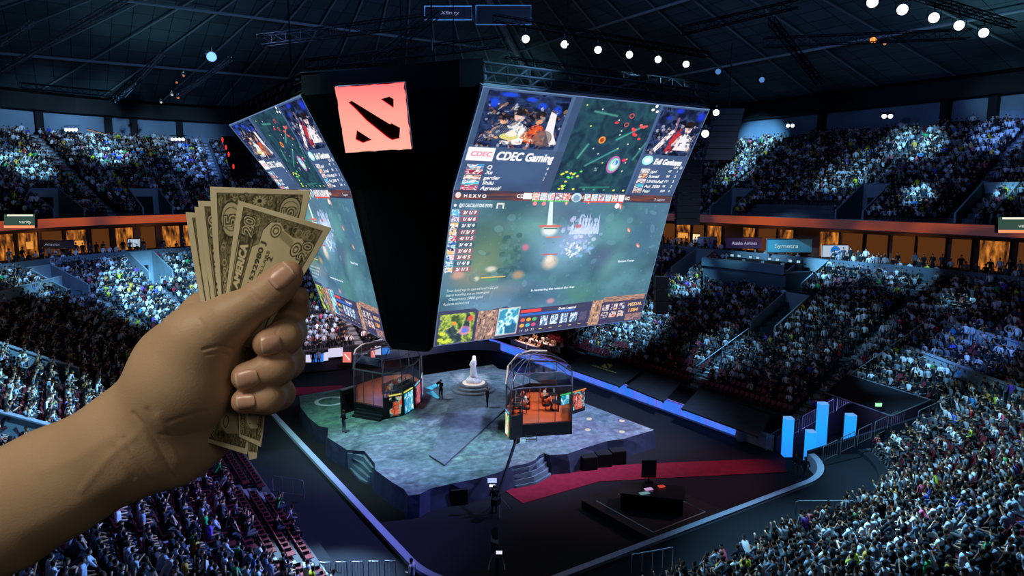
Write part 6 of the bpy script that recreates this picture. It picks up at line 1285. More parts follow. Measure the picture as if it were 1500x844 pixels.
# trusses and catwalks in the roof
T = lambda px, py, z: onz(px, py, z)
truss(T(-20, 116, 30), T(196, -10, 34), 'long pale pipe truss crossing the upper left corner', .35, name='roof_truss', m=mat('pale truss', (.55, .62, .66), .9, spec=.05)); 
for k, (a, b, w, lab) in enumerate((((180, 140), (238, 78), .3, 'pale slanted truss under the roof left of the blue lamp'), ((262, 140), (337, 86), .3, 'pale slanted truss under the roof right of the blue lamp'), ((0, 65), (46, 34), .3, 'short pale truss stub at the far upper left'), ((30, 125), (165, 138), .5, 'level catwalk truss over the left stand'), ((165, 148), (205, 112), .5, 'catwalk truss bending up from the left stand'), ((380, 60), (620, 30), .8, 'dark truss over the left end of the rig'), ((450, 95), (740, 60), .8, 'dark truss behind the glowing sign'), ((740, 90), (1050, 130), .7, 'dark truss just above the big screen'), ((1000, 45), (1170, 5), .6, 'dark truss rising right of the six lamps'), ((1120, 62), (1420, 50), .7, 'pale catwalk truss along the right side of the roof'), ((1130, 30), (1200, 120), .5, 'dark truss hanging toward the far right stand'), ((640, 20), (520, 110), .5, 'dark diagonal truss above the sign'))):
    truss(T(*a, 28.5 + (145 - a[1]) * .036), T(*b, 28.5 + (145 - b[1]) * .036), lab, w, name='roof_truss', m=(MATS['pale truss'] if k in (0, 1, 2) else (mat('catwalk steel', (.22, .26, .3), .9, spec=.05) if k in (3, 4, 9) else M_truss)))
for k in range(9):
    a = T(30 + k * 38, 145, 33.5); 
def on_wall(px, py, u0):
    r = ray(px, py); r = r / r.dot(FH); d = 20.0
    while d < 150:
        p = CAMP + r * d
        if inv(p.x, p.y)[2] >= u0: return p
        d += .1
    return p
_E = UR0 + UROWS * UD + 1.2
for k, px in enumerate((61, 161, 198, 264, 1205, 1385, 1455)):
    p = on_wall(px, 205 if px < 700 else 165, _E - .15); e = empty('wall_column', (p.x, p.y, uz(UROWS)), 0, 'dark column against the pale concourse wall, %s' % ('far left', 'beside the first warm strip', 'between the two warm strips', 'above the banknotes', 'right of the nearer floodlights', 'right of the farther floodlights', 'near the right edge')[k], 'column')
    MB().box((0, 0, 1.6), (.9, .9, 3.1)).build('shaft', mat('column dark', (.06, .07, .09), .8), e); MB().box((0, 0, 3.2), (1.2, 1.2, .2)).build('capital', MATS['column dark'], e)
for k, (a, b) in enumerate((((128, 190), (154, 197)), ((212, 205), (254, 209)), ((168, 200), (189, 207)))):
    A, B = on_wall(*a, _E + .1), on_wall(*b, _E + .1); e = empty('light_strip', A, 0, ('warm light strip on the concourse wall between the first two dark columns', 'short warm light strip on the concourse wall above the banknotes', 'short warm light strip sloping between the second and third dark columns')[k], 'light'); MB().tube([Vector(), B - A], .07, 5).build('lit_tube', emit('warm strip', 'c09070', .9), e); MB().tube([Vector((0, 0, .12)), B - A + Vector((0, 0, .12))], .05, 5).build('holder', M_black, e)
# dark hanging bodies: loudspeaker arrays and the small black subs
def line_array(px, y0, y1, d, n, label, w=1.3, dx=0):
    A, B = at(px, y0, d), at(px + dx, y1, d); e = empty('loudspeaker_array', A, 0, label, 'loudspeaker')
    for k in range(n): a, b = (A.lerp(B, k / n) - A), (A.lerp(B, (k + .93) / n) - A); q = RV * w / 2; f = FH * .45; MB().hull8([b - q - f, b + q - f, b + q + f, b - q + f], [a - q - f * 1.15, a + q - f * 1.15, a + q + f * 1.15, a - q + f * 1.15]).build('speaker_box', M_black, e)
    MB().tube([(0, 0, 0), (0, 0, 5)], .05, 5).build('suspension_chain', M_truss, e)
line_array(1068, 160, 235, 56, 9, 'tall curved black loudspeaker array hanging right of the big screen', 2.2, -18)
line_array(1010, 235, 330, 60, 10, 'second black loudspeaker array hanging lower beside the big screen', 2.0, -4)
line_array(968, 405, 460, 55, 3, 'small black hanging loudspeaker against the crowd by the screen', 1.0)
line_array(345, 200, 262, 66, 8, 'black loudspeaker array behind the far screen with red marker lights', 2.2, 14)
for k, (x, y) in enumerate(((326, 205), (331, 216), (335, 226), (342, 244))): p = at(x, y, 62); o = MB()._ball((0, 0, 0), .13, 8, 6, (.7, .7, 1.8)).build('marker_light', emit('marker red', 'f03830', 1), smooth=True); o.location = p; tag(o, 'tiny red marker light, number %s down the rig edge' % ('one', 'two', 'three', 'four')[k], 'light')
def small_board(px0, py0, px1, py1, d, label):
    a, b, c, f = at(px0, py0, d), at(px1, py0, d), at(px1, py1, d), at(px0, py1, d); O = (a + c) / 2; e = empty('scoreboard', O, 0, label, 'sign'); th = FH * .3
    MB().hull8([v - O for v in (f, c, c + th, f + th)], [v - O for v in (a, b, b + th, a + th)]).build('face', mat('board face', (.03, .04, .07), .5), e)
    MB().tube([v - O - FH * .02 for v in (a, b, c, f, a)], .06, 4).build('frame', mat('board frame', (.5, .7, .75), .5), e); return O, e
O, e = small_board(622, 9, 691, 29, 60, 'small dark scoreboard with faint script lettering, top centre under the roof')
V, T_ = glyphs('Xfinity'); k = 27 / V[:, 0].max(); MB().add([at(645 + x * k + y * 2, 21 - y * 7, 59.9) - O for x, y in V], [tuple(t) for t in T_]).build('lettering', emit('dim script', '98a4d8', .7), e)
small_board(697, 8, 778, 36, 63, 'second dark board to the right of the script scoreboard')
# ---- ribbon board and suites
def ribbon():
    m, nt, o = nodes('ribbon glow'); em = nt.nodes.new('ShaderNodeEmission'); tc = nt.nodes.new('ShaderNodeTexCoord'); n = nt.nodes.new('ShaderNodeTexNoise'); n.inputs['Scale'].default_value = .09; n.inputs['Detail'].default_value = 2; rp = nt.nodes.new('ShaderNodeValToRGB'); L = nt.links.new
    rp.color_ramp.elements[0].position = .36; rp.color_ramp.elements[0].color = (*lin('4c3038'), 1); rp.color_ramp.elements[1].position = .5; rp.color_ramp.elements[1].color = (*lin('b85030'), 1); L(tc.outputs['Object'], n.inputs['Vector']); L(n.outputs['Fac'], rp.inputs[0]); L(rp.outputs[0], em.inputs[0]); em.inputs[1].default_value = .85; L(em.outputs[0], o.inputs[0])
    st = [s for s in stations(1) if s[0] in (1, 2, 3, 4, 5, 6)] ; vs = []; fs = []; u = UR0 - 2.36; prof = [(u, UZ0 - .85), (u, UZ0 + .08), (u - .12, UZ0 + .08), (u - .12, UZ0 - .85), (u, UZ0 - .85)]
    for s, q in st:
        for u_, z in prof: x, y, _ = bp(s, q, u_); vs.append((x, y, z))
    n_ = 5
    for j in range(len(st) - 1):
        for i in range(4): fs.append((j * n_ + i, (j + 1) * n_ + i, (j + 1) * n_ + i + 1, j * n_ + i + 1))
    tag(MB().add(vs, fs).build('ribbon_display', m), 'narrow orange-lit ribbon display running round the front of the suites', 'display')
    # lit suite windows
    def curtain_glow():
        m, nt, o = nodes('window amber'); em = nt.nodes.new('ShaderNodeEmission'); tc = nt.nodes.new('ShaderNodeTexCoord'); mp = nt.nodes.new('ShaderNodeMapping'); mp.inputs['Scale'].default_value = (2.2, 1, .7); n = nt.nodes.new('ShaderNodeTexNoise'); n.inputs['Scale'].default_value = 1.0; n.inputs['Detail'].default_value = 5; oi = nt.nodes.new('ShaderNodeObjectInfo'); ad = nt.nodes.new('ShaderNodeVectorMath')
        rp = nt.nodes.new('ShaderNodeValToRGB'); L = nt.links.new; L(tc.outputs['Object'], mp.inputs[0]); L(mp.outputs[0], ad.inputs[0]); L(oi.outputs['Location'], ad.inputs[1]); L(ad.outputs[0], n.inputs['Vector']); L(n.outputs['Fac'], rp.inputs[0]); L(rp.outputs[0], em.inputs[0]); L(em.outputs[0], o.inputs[0])
        el = rp.color_ramp.elements; el[0].position = .36; el[0].color = (*lin('2c1810'), 1); el[1].position = .68; el[1].color = (*lin('e89038'), 1); q = el.new(.52); q.color = (*lin('8c5020'), 1); return m
    r = random.Random(8); cols = [emit('window dim', '5c3418', .8), curtain_glow(), emit('window orange', 'f0a048', .9), emit('window bright', 'ffe0a8', 1.0)]
    for s in (1, 2, 3, 4, 5, 6):
        stt = SEGS[s][0] == 's'; Lg = SEGS[s][3] if stt else (R0 + UR0) * PI / 2; n = int(Lg / 2.6)
        for k in range(n):
            c = r.choices([0, 1, 2, 3, None], [5, 3.4, 1.6, 1.2, 1.4])[0]
            if c is None: continue
            q = (k + .5) * Lg / n; q = q if stt else q / (R0 + UR0); C, o_, t = basis(s, q, UR0 + 1.4); C.z = 12.0
            x, y, w = proj(np.array([C.x]), np.array([C.y]), np.array([14.]))
            if w[0] < 5 or not -40 < x[0] < 1540: continue
            wd = r.uniform(.8, 1.27)
            e = empty('suite_window', C, math.atan2(t.y, t.x), ('dim brown-lit', 'amber-lit', 'orange-lit', 'brightly lit')[c] + ' suite window behind the ribbon display', 'window', ('dim brown', 'amber', 'orange', 'bright')[c] + ' suite windows round the arena')
            MB().box((0, 0, 1.45), (wd * 2, .04, 2.7)).build('back_pane', cols[0 if c in (0, 3) else 1], e); MB().box((-wd - .06, 0, 1.45), (.12, .14, 2.9)).build('mullion', M_black, e)
            if c >= 2:
                bw = r.uniform(.8, 1.9); bx = r.uniform(-.4, .4); side = -1 if o_.dot(Vector((C.x - CAMP.x, C.y - CAMP.y, 0))) > 0 else 1
                for off in (-.06, .06): MB().box((bx, off, 1.25 + r.uniform(-.1, .2)), (bw, .02, r.uniform(.5, .9))).build('lit_pane', cols[c], e)
ribbon()
def stand_sign(px0, py0, px1, py1, kind, label, back=.0):
    """a flat board facing the arena, between pixel corners, on the wall behind the lower rows"""
    h = hit((px0 + px1) / 2, py1 + 3, 0, 27); 
    d = (Vector(h[3:6]) - CAMP).dot(FH) - .3; a, b = at(px0, py0, d), at(px1, py0, d); dr = basis(h[0], h[1], h[2])[2]; s = 1 if dr.dot(RV) > 0 else -1
    f0, f1 = at(px0, py1, d), at(px1, py1, d); O = (a + f1) / 2; e = empty('advertising_board', O, 0, label, 'sign')
    c0, c1, c2, c3 = (v - O for v in (a, b, f1, f0)); th = FH * .15; col = {'w': 'c8dcf4', 'p': '7868a8', 't': '58a8b8', 'g': '466048', 'd': '3a4458', 'c': 'a8b4cc'}[kind]
    MB().hull8([c3, c2, c2 + th, c3 + th], [c0, c1, c1 + th, c0 + th]).build('board', (emit('sign ' + kind, col, .75) if kind in 'wg' else mat('sign ' + kind, tuple(int(col[i:i + 2], 16) / 255 for i in (0, 2, 4)), .6)), e)
    MB().tube([v - FH * .03 for v in (c0, c1, c2, c3, c0)], .05, 4).build('frame', M_frame, e)
    U = lambda x, y: c0.lerp(c1, x).lerp(c3.lerp(c2, x), y) - FH * .06
    if kind == 'w' and px0 > 1150:
        R_ = (px1 - px0) * .0; n = 20; ex = .5; rx, ry = .19, .42
        top = [U(.5 + rx * math.cos(2 * PI * k / n), .5 + ry * math.sin(2 * PI * k / n)) for k in range(n)]; MB().add(top, [tuple(range(n))]).build('round_logo', emit('logo blue', '2878d0', .8), e)
        MB().add([U(.33, .62), U(.45, .42), U(.6, .48), U(.68, .34), U(.67, .46), U(.56, .6), U(.46, .54), U(.36, .68)][::1] and [v - FH * .02 for v in (U(.33, .66), U(.46, .46), U(.6, .5), U(.68, .36), U(.66, .46), U(.57, .6), U(.46, .56), U(.36, .72))], [tuple(range(8))]).build('logo_wave', emit('wave', 'd0e4fa', .8), e)
    txt = {'c': 'Chase', 'p': 'Alaska Airlines', 'd': 'Alaska', 't': 'Symetra', 'g': 'verity'}.get(kind)
    if kind == 'w' and px0 < 1150: txt = 'Cha'
    if txt:
        V, T_ = glyphs(txt); k = (.45 if kind in 'td' else .62) / V[:, 0].max(); MB().add([U(.15 + x * k, .66 - y * .42) for x, y in V], [tuple(t) for t in T_]).build('lettering', emit('sign text ' + kind, {'c': '503a80', 'p': 'd0ccf0', 'd': '8890b0', 't': 'd0f0f4', 'g': 'e8f0e8', 'w': '283048'}[kind], .7), e)
    return e
stand_sign(187, 350, 204, 362, 'w', 'small white sign with dark letters above the vomitory in the far left stand')
stand_sign(1022, 347, 1050, 361, 'c', 'pale violet advertising board over the vomitory nearest the big screen')
stand_sign(1063, 348, 1122, 364, 'p', 'long dim purple advertising board behind the broadcast platform')
stand_sign(1123, 350, 1200, 370, 't', 'long teal advertising board next to the round blue logo sign')
stand_sign(1204, 359, 1243, 377, 'w', 'white sign with a round blue logo above a vomitory')
stand_sign(58, 352, 108, 364, 'd', 'dim dark advertising board in the far left stand')
def corner_board(px0, py0, px1, py1, label, flip=False):
    d = (Vector(hit((px0 + px1) / 2, 345, 20, 40)[3:6]) - CAMP).dot(FH) - 5.5; a, b, c, f = at(px0, py0, d), at(px1, py0, d), at(px1, py1, d), at(px0, py1, d); O = (a + c) / 2; e = empty('corner_display', O, 0, label, 'display'); th = FH * .4
    U = lambda x, y, o=0: (a.lerp(b, x).lerp(f.lerp(c, x), y)) - O - FH * o
    MB().hull8([v - O for v in (f, c, c + th, f + th)], [v - O for v in (a, b, b + th, a + th)]).build('housing', M_black, e)
    MB().add([U(.0, 0, .01), U(1, 0, .01), U(1, 1, .01), U(0, 1, .01)], [(0, 1, 2, 3)]).build('green_field', emit('green board', '46645a', .6), e)
    MB().add([U(.1, .02, .04), U(.95, .02, .04), U(.95, .14, .04), U(.1, .14, .04)], [(0, 1, 2, 3)]).build('white_strip', emit('board white', 'fff4e0', 1), e)
    MB().add([U(0, .82, .04), U(1, .82, .04), U(1, 1, .04), U(0, 1, .04)], [(0, 1, 2, 3)]).build('amber_strip', emit('board amber', 'ffa070', 1), e)
    V, T_ = glyphs('verity'); k = .4 / V[:, 0].max(); MB().add([U(.5 + x * k, .66 - y * .34, .05) for x, y in V], [tuple(t) for t in T_]).build('lettering', emit('board text', 'e0e8e0', .9), e)
corner_board(1462, 318, 1520, 341, 'green and white lit corner board on the ribbon at the right edge')
corner_board(6, 314, 51, 334, 'green lit corner board with a white strip on the ribbon at the left edge')
# ---- broadcast platform high in the right stand
def bplat():
    x0, x1, y0, y1 = PLAT; z = _b[5] + .1; e = empty('broadcast_platform', ((x0 + x1) / 2, (y0 + y1) / 2, z - 1.2), 0, 'railed broadcast platform with work desks high in the far right stand', 'platform'); cx, cy = (x1 - x0) / 2, (y1 - y0) / 2
    zt = z - 1.2; MB().box((.3, 0, .3), (2 * cx, 2 * cy, 1.8)).build('deck', mat('platform grey', (.26, .32, .36), .8), e); MB().box((-cx, 0, 1.55), (.12, 2 * cy, .9)).build('front_panel', mat('platform glass', (.32, .42, .46), .4), e); MB().tube([(-cx, -cy, 2.05), (-cx, cy, 2.05)], .05, 5).build('top_rail', M_steel, e)
    for k in range(4):
        y = -cy + 1.5 + k * 2.6; d = empty('work_desk', (e.location.x - .4, e.location.y + y, zt + 1.2), 0, 'dark work desk on the broadcast platform', 'desk', 'desks on the broadcast platform'); MB().box((0, 0, .72), (.8, 2.2, .06)).build('desk_top', M_black, d); MB().box((-.36, 0, .36), (.05, 2.1, .7)).build('front', M_black, d)
        for j in (-.5, .5):
            m = empty('monitor', (e.location.x - .55, e.location.y + y + j, zt + 1.2 + .755), PI / 2 * 3, 'small glowing monitor on the broadcast platform desks', 'monitor', 'monitors on the broadcast platform'); MB().box((0, 0, .22), (.5, .05, .34)).build('housing', M_black, m); MB().box((0, .0, .03), (.2, .16, .05)).build('stand', M_black, m)
            MB().box((.0, -.03, .22), (.42, .01, .26)).build('display', emit('plat monitor', 'b0dcf4', .8), m)
    for k in range(7): stand_person(0, 0, 0, 2, PI / 2, 'crew member standing on the broadcast platform', ('20242c', '8090a0', '303848')[k % 3], loc=Vector((e.location.x + 1.3, e.location.y - cy + 1 + k * 1.4, zt + 1.2)))['group'] = 'crew on the broadcast platform'
bplat()
# ---------------------------------------------------------------- the outstretched arm and the banknotes (real size, half a metre from the eye)
HD = .40
def hp(px, py, dz=0):          # dz in mm towards the viewer
    d = HD - dz / 1000; return ((px - 750) / 1000 * d, (422 - py) / 1000 * d, -d)
def R_(r): return r * HD / 1000
HO = Vector(hp(300, 560)); HOW = CAM_M @ HO
ROT = CAM_M.to_3x3()
def loc_(p): return Vector(p) - HO      # camera axes, measured from the hand
def build_hand():
    lo = (-.210, -.128, -.085); hi = (.075, .080, .062); S = SDF(lo, hi, .00095)
    L = lambda px, py, dz: tuple(loc_(hp(px, py, dz)))
    def c(a, b, k=.012, flat=None): S.cone(L(*a[:3]), L(*b[:3]), R_(a[3]), R_(b[3]), k, False, flat)
    Z = ((0, 0, 1), .82)
    # forearm to wrist
    c((-230, 862, -6, 92), (0, 751, -6, 80), .02, Z); c((0, 751, -6, 80), (90, 703, -5, 72), .02, Z); c((90, 703, -5, 72), (165, 664, -4, 62), .02, Z); c((165, 664, -4, 62), (205, 640, -4, 60), .02, Z)
    # palm: thenar side, heel side, back of the hand
    c((205, 636, -4, 58), (262, 560, 0, 55), .022); c((262, 560, 0, 55), (286, 512, 3, 49), .02); S.ball(L(276, 560, 2), R_(60), .018, (1, 1.06, .92))
    c((205, 650, -6, 54), (262, 652, -12, 46), .02); c((262, 652, -12, 45), (300, 640, -22, 36), .016)
    c((225, 610, -14, 45), (318, 462, -36, 30), .02); c((235, 625, -16, 44), (318, 540, -38, 32), .02); c((240, 640, -18, 42), (308, 604, -36, 32), .02)
    c((318, 470, -37, 29), (308, 604, -37, 30), .02); c((255, 520, -8, 36), (300, 462, -24, 28), .018)
    # thumb
    c((272, 545, 3, 50), (298, 494, 8, 42), .014); c((298, 494, 8, 42), (340, 466, 14, 31), .012); c((340, 466, 14, 31), (384, 437, 15, 24), .008); c((384, 437, 15, 24.5), (408, 417, 14.5, 22.5), .006, ((0, 0, 1), .9)); c((408, 417, 14.5, 23), (423, 403, 14, 20.5), .006, ((0, 0, 1), .85))
    # fingers: knuckle, middle joint, end joint, tip
    F_ = {'index': [(328, 440, -40, 26), (402, 450, -40, 21), (434, 454, -22, 17.5), (438, 434, -13, 15)],
          'middle': [(330, 480, -40, 27), (423, 485, -17, 25), (417, 494, 6, 23.5), (393, 503, 13, 21.5)],
          'ring': [(322, 540, -40, 27), (419, 529, -17, 26), (404, 539, 8, 24), (361, 552, 12, 21)],
          'little': [(308, 598, -38, 25), (408, 577, -15, 22.5), (392, 583, 7, 21.5), (358, 588, 10, 18.5)]}
    for nm, q in F_.items():
        G = SDF.__new__(SDF); G.lo, G.h, G.n, G.g = S.lo, S.h, S.n, np.full(S.n, 1.0, np.float32)
        for a, b in zip(q, q[1:]): G.cone(L(*a[:3]), L(*b[:3]), R_(a[3]), R_(b[3]), .005)
        k = .0022; h = np.maximum(k - np.abs(S.g - G.g), 0) / k; far_ = np.ones(S.n[0], bool)
        S.g = np.minimum(S.g, G.g) - h * h * k * .25
    # webbing joins fingers to the palm behind
    c((300, 500, -34, 30), (330, 480, -40, 27), .012); c((300, 560, -36, 30), (322, 540, -40, 27), .012)
    V, F = S.mesh(); V = V.astype(np.float64)
    # smooth a little
    E = np.concatenate([F[:, [0, 1]], F[:, [1, 2]], F[:, [2, 3]], F[:, [3, 0]]])
    for _ in range(3):
        acc = np.zeros_like(V); cnt = np.zeros(len(V)); 
        for a_, b_ in ((0, 1), (1, 0)): 
            for d in range(3): acc[:, d] += np.bincount(E[:, a_], V[E[:, b_], d], len(V))
            cnt += np.bincount(E[:, a_], minlength=len(V))
        V = V * .5 + .5 * acc / np.maximum(cnt, 1)[:, None]
    def normals(V):
        n = np.cross(V[F[:, 2]] - V[F[:, 0]], V[F[:, 3]] - V[F[:, 1]]); N_ = np.zeros_like(V)
        for j in range(4):
            for d in range(3): N_[:, d] += np.bincount(F[:, j], n[:, d], len(V))
        return N_ / (np.linalg.norm(N_, axis=1)[:, None] + 1e-12)
    N_ = normals(V)
    C_ = V + np.array(HO); dep = -C_[:, 2]; px = 750 + 1000 * C_[:, 0] / dep; py = 422 - 1000 * C_[:, 1] / dep
    front = np.clip(N_[:, 2] * 2.5, 0, 1)
    def seg_d(P):
        best = np.full(len(V), 1e9)
        for (ax, ay), (bx, by) in zip(P, P[1:]):
            l2 = (bx - ax) ** 2 + (by - ay) ** 2; t = np.clip(((px - ax) * (bx - ax) + (py - ay) * (by - ay)) / l2, 0, 1); best = np.minimum(best, np.hypot(px - ax - t * (bx - ax), py - ay - t * (by - ay)))
        return best
    # creases (negative) and veins, tendons and pads (positive): polyline in view, width px, depth mm
    D_ = np.zeros(len(V))
    for P, w, dmm in (([(196, 606), (210, 622), (228, 648), (246, 682), (254, 700)], 3.0, -.7), ([(182, 642), (192, 664), (212, 690), (222, 704)], 3.2, -.5), ([(168, 655), (182, 680), (196, 700)], 3, -.5), ([(216, 600), (232, 622), (258, 655), (270, 684)], 4, -.4),
                      ([(246, 618), (270, 610), (300, 602)], 3, -.35), ([(236, 636), (262, 640), (290, 634)], 3, -.35), ([(298, 512), (318, 507), (340, 511)], 1.8, -.9), ([(302, 520), (322, 517), (336, 521)], 1.6, -.6), ([(292, 468), (300, 478), (305, 490)], 2, -.4),
                      ([(370, 429), (376, 437), (384, 441)], 1.5, -.5), ([(366, 436), (374, 444)], 1.2, -.4), ([(376, 424), (384, 430)], 1.2, -.35), ([(120, 718), (150, 680), (175, 655), (196, 640)], 6, .35), ([(60, 690), (110, 672), (160, 640)], 9, .3), ([(30, 780), (120, 735), (180, 702)], 12, .3),
                      ([(232, 612), (248, 642), (262, 676)], 8, .7), ([(206, 630), (228, 668)], 7, .35), ([(408, 476), (404, 490)], 1.3, -.3), ([(392, 524), (388, 534)], 1.3, -.3), ([(424, 470), (434, 478), (438, 492)], 1.5, -.35), ([(416, 512), (428, 520), (432, 536)], 1.5, -.35), ([(402, 566), (412, 574), (414, 588)], 1.5, -.35)):
        D_ += dmm / 1000 * np.exp(-(seg_d(P) / w) ** 2) * front
    V = V + N_ * D_[:, None]
    # fine unevenness of skin
    rs = np.random.default_rng(4); 
    for f_, a_ in ((140, .00018), (320, .00009)):
        ph = rs.uniform(0, 6.28, (6, 1)); dr = rs.normal(size=(6, 3)); dr /= np.linalg.norm(dr, axis=1)[:, None]; V = V + N_ * (a_ * np.sin(f_ * dr @ V.T + ph).mean(0))[:, None]
    me = np_mesh('hand_and_forearm', V, F, True)
    # true skin colour: pinker finger ends, creases a little redder, blotches
    tip = np.zeros(len(V))
    for (x, y, r) in ((424, 403, 26), (390, 504, 26), (360, 552, 26), (358, 588, 22), (438, 434, 20)): tip = np.maximum(tip, np.exp(-((px - x) ** 2 + (py - y) ** 2) / (2 * r * r)) * (N_[:, 2] > -.5))
    bl = .5 + .5 * np.sin(V @ np.array([90., 60, 40]) + 1) * np.sin(V @ np.array([-50., 110, 30])); base = np.array(lin('cbac8c')); pink = np.array(lin('c8967c')); pale = np.array(lin('d4b898')); C = base[None] * (1 - .35 * bl[:, None]) + pale[None] * .35 * bl[:, None]
    k = np.clip(tip * .75 + np.clip(-D_ * 500, 0, .35), 0, 1)[:, None]; C = C * (1 - k) + pink * k; set_col(me, C)
    m, nt, o_ = nodes('skin'); b = nt.nodes.new('ShaderNodeBsdfPrincipled'); a = nt.nodes.new('ShaderNodeAttribute'); a.attribute_name = 'col'; nt.links.new(a.outputs['Color'], b.inputs['Base Color']); b.inputs['Roughness'].default_value = .48; b.inputs['Specular IOR Level'].default_value = .35
    b.inputs['Subsurface Weight'].default_value = .18; b.inputs['Subsurface Radius'].default_value = (1, .4, .2); b.inputs['Subsurface Scale'].default_value = .004
    tc = nt.nodes.new('ShaderNodeTexCoord'); vz = nt.nodes.new('ShaderNodeTexVoronoi'); vz.inputs['Scale'].default_value = 900; bp_ = nt.nodes.new('ShaderNodeBump'); bp_.inputs['Strength'].default_value = .18; bp_.inputs['Distance'].default_value = .0004
    nt.links.new(tc.outputs['Object'], vz.inputs['Vector']); nt.links.new(vz.outputs['Distance'], bp_.inputs['Height']); nt.links.new(bp_.outputs[0], b.inputs['Normal']); nt.links.new(b.outputs[0], o_.inputs[0])
    e = empty('person', HOW, 0, 'bare outstretched arm and fist gripping a fan of banknotes, close to the viewer', 'person'); e.rotation_euler = ROT.to_euler()
    o = link('arm_and_hand', me, m, e)
    # nails: thin curved plates laid on the finger ends
    bv = BVHTree.FromPolygons([tuple(v) for v in V], [tuple(f) for f in F])
    nm, nt2, o2 = nodes('fingernail'); b2 = nt2.nodes.new('ShaderNodeBsdfPrincipled'); a2 = nt2.nodes.new('ShaderNodeAttribute'); a2.attribute_name = 'col'; nt2.links.new(a2.outputs['Color'], b2.inputs['Base Color']); b2.inputs['Roughness'].default_value = .28; nt2.links.new(b2.outputs[0], o2.inputs[0])
    def nail(cx, cy, ang, ln, wd, view=None):
        n1, n2 = 28, 22; P = []; Cc = []; ok = True
        for i in range(n1):
            for j in range(n2):
                a_ = -1 + 2 * i / (n1 - 1); bb = -1 + 2 * j / (n2 - 1); w = (1 - max(0, -a_ - .2) ** 2.2 * .75) ; w = w * (1 - .10 * max(0, a_) ** 2); aa = a_ if a_ < .7 else a_ - (a_ - .7) * (bb * bb) * .45
                u = aa * ln / 2; v_ = bb * w * wd / 2; X = cx + u * math.cos(ang) - v_ * math.sin(ang); Y = cy + u * math.sin(ang) + v_ * math.cos(ang)
                if view is None:
                    o0 = loc_((0, 0, 0)); d = (Vector(hp(X, Y)) ).normalized(); org = loc_(Vector(hp(X, Y)) - d * .12); r = bv.ray_cast(org, d)
                else:
                    org = loc_(hp(view[0] , Y, view[1] + X)) + Vector((.04, 0, 0)); d = Vector((-1, 0, 0)); r = bv.ray_cast(org, d)
                if r[0] is None: return None
                edge = max(abs(bb) ** 4, abs(a_) ** 6 if a_ < 0 else 0); P.append(r[0] - d * (.00085 * (1 - edge) - .0001) + r[1] * .0002); fe = a_ > .80
                Cc.append(lin('e8d6bc') if fe else (lin('dcae98') if a_ > -.72 else lin('e4c0aa')))
        idx = np.arange(n1 * n2).reshape(n1, n2); Fq = np.stack([idx[:-1, :-1], idx[1:, :-1], idx[1:, 1:], idx[:-1, 1:]], -1).reshape(-1, 4)
        me2 = np_mesh('fingernail', [tuple(p) for p in P], Fq, True); set_col(me2, Cc); ob = link('fingernail', me2, nm, e); so = ob.modifiers.new('thickness', 'SOLIDIFY'); so.thickness = .0005; so.offset = -1
        return ob
    n = None
    for q_ in (1, .94, .88, .8, .72):
        n = n or nail(412.5, 405, math.atan2(-33, 38), 36 * q_, 30 * q_)
    if n: n['label'] = 'thumbnail'
    nail(397, 505, PI - .12, 29, 27); nail(362, 555.5, PI - .25, 33, 26); nail(360, 588, PI - .12, 27, 20); nail(-13, 440, -PI / 2 * 0 + PI / 2 * 3, 26, 12, view=(440, 0))
    return e
build_hand()
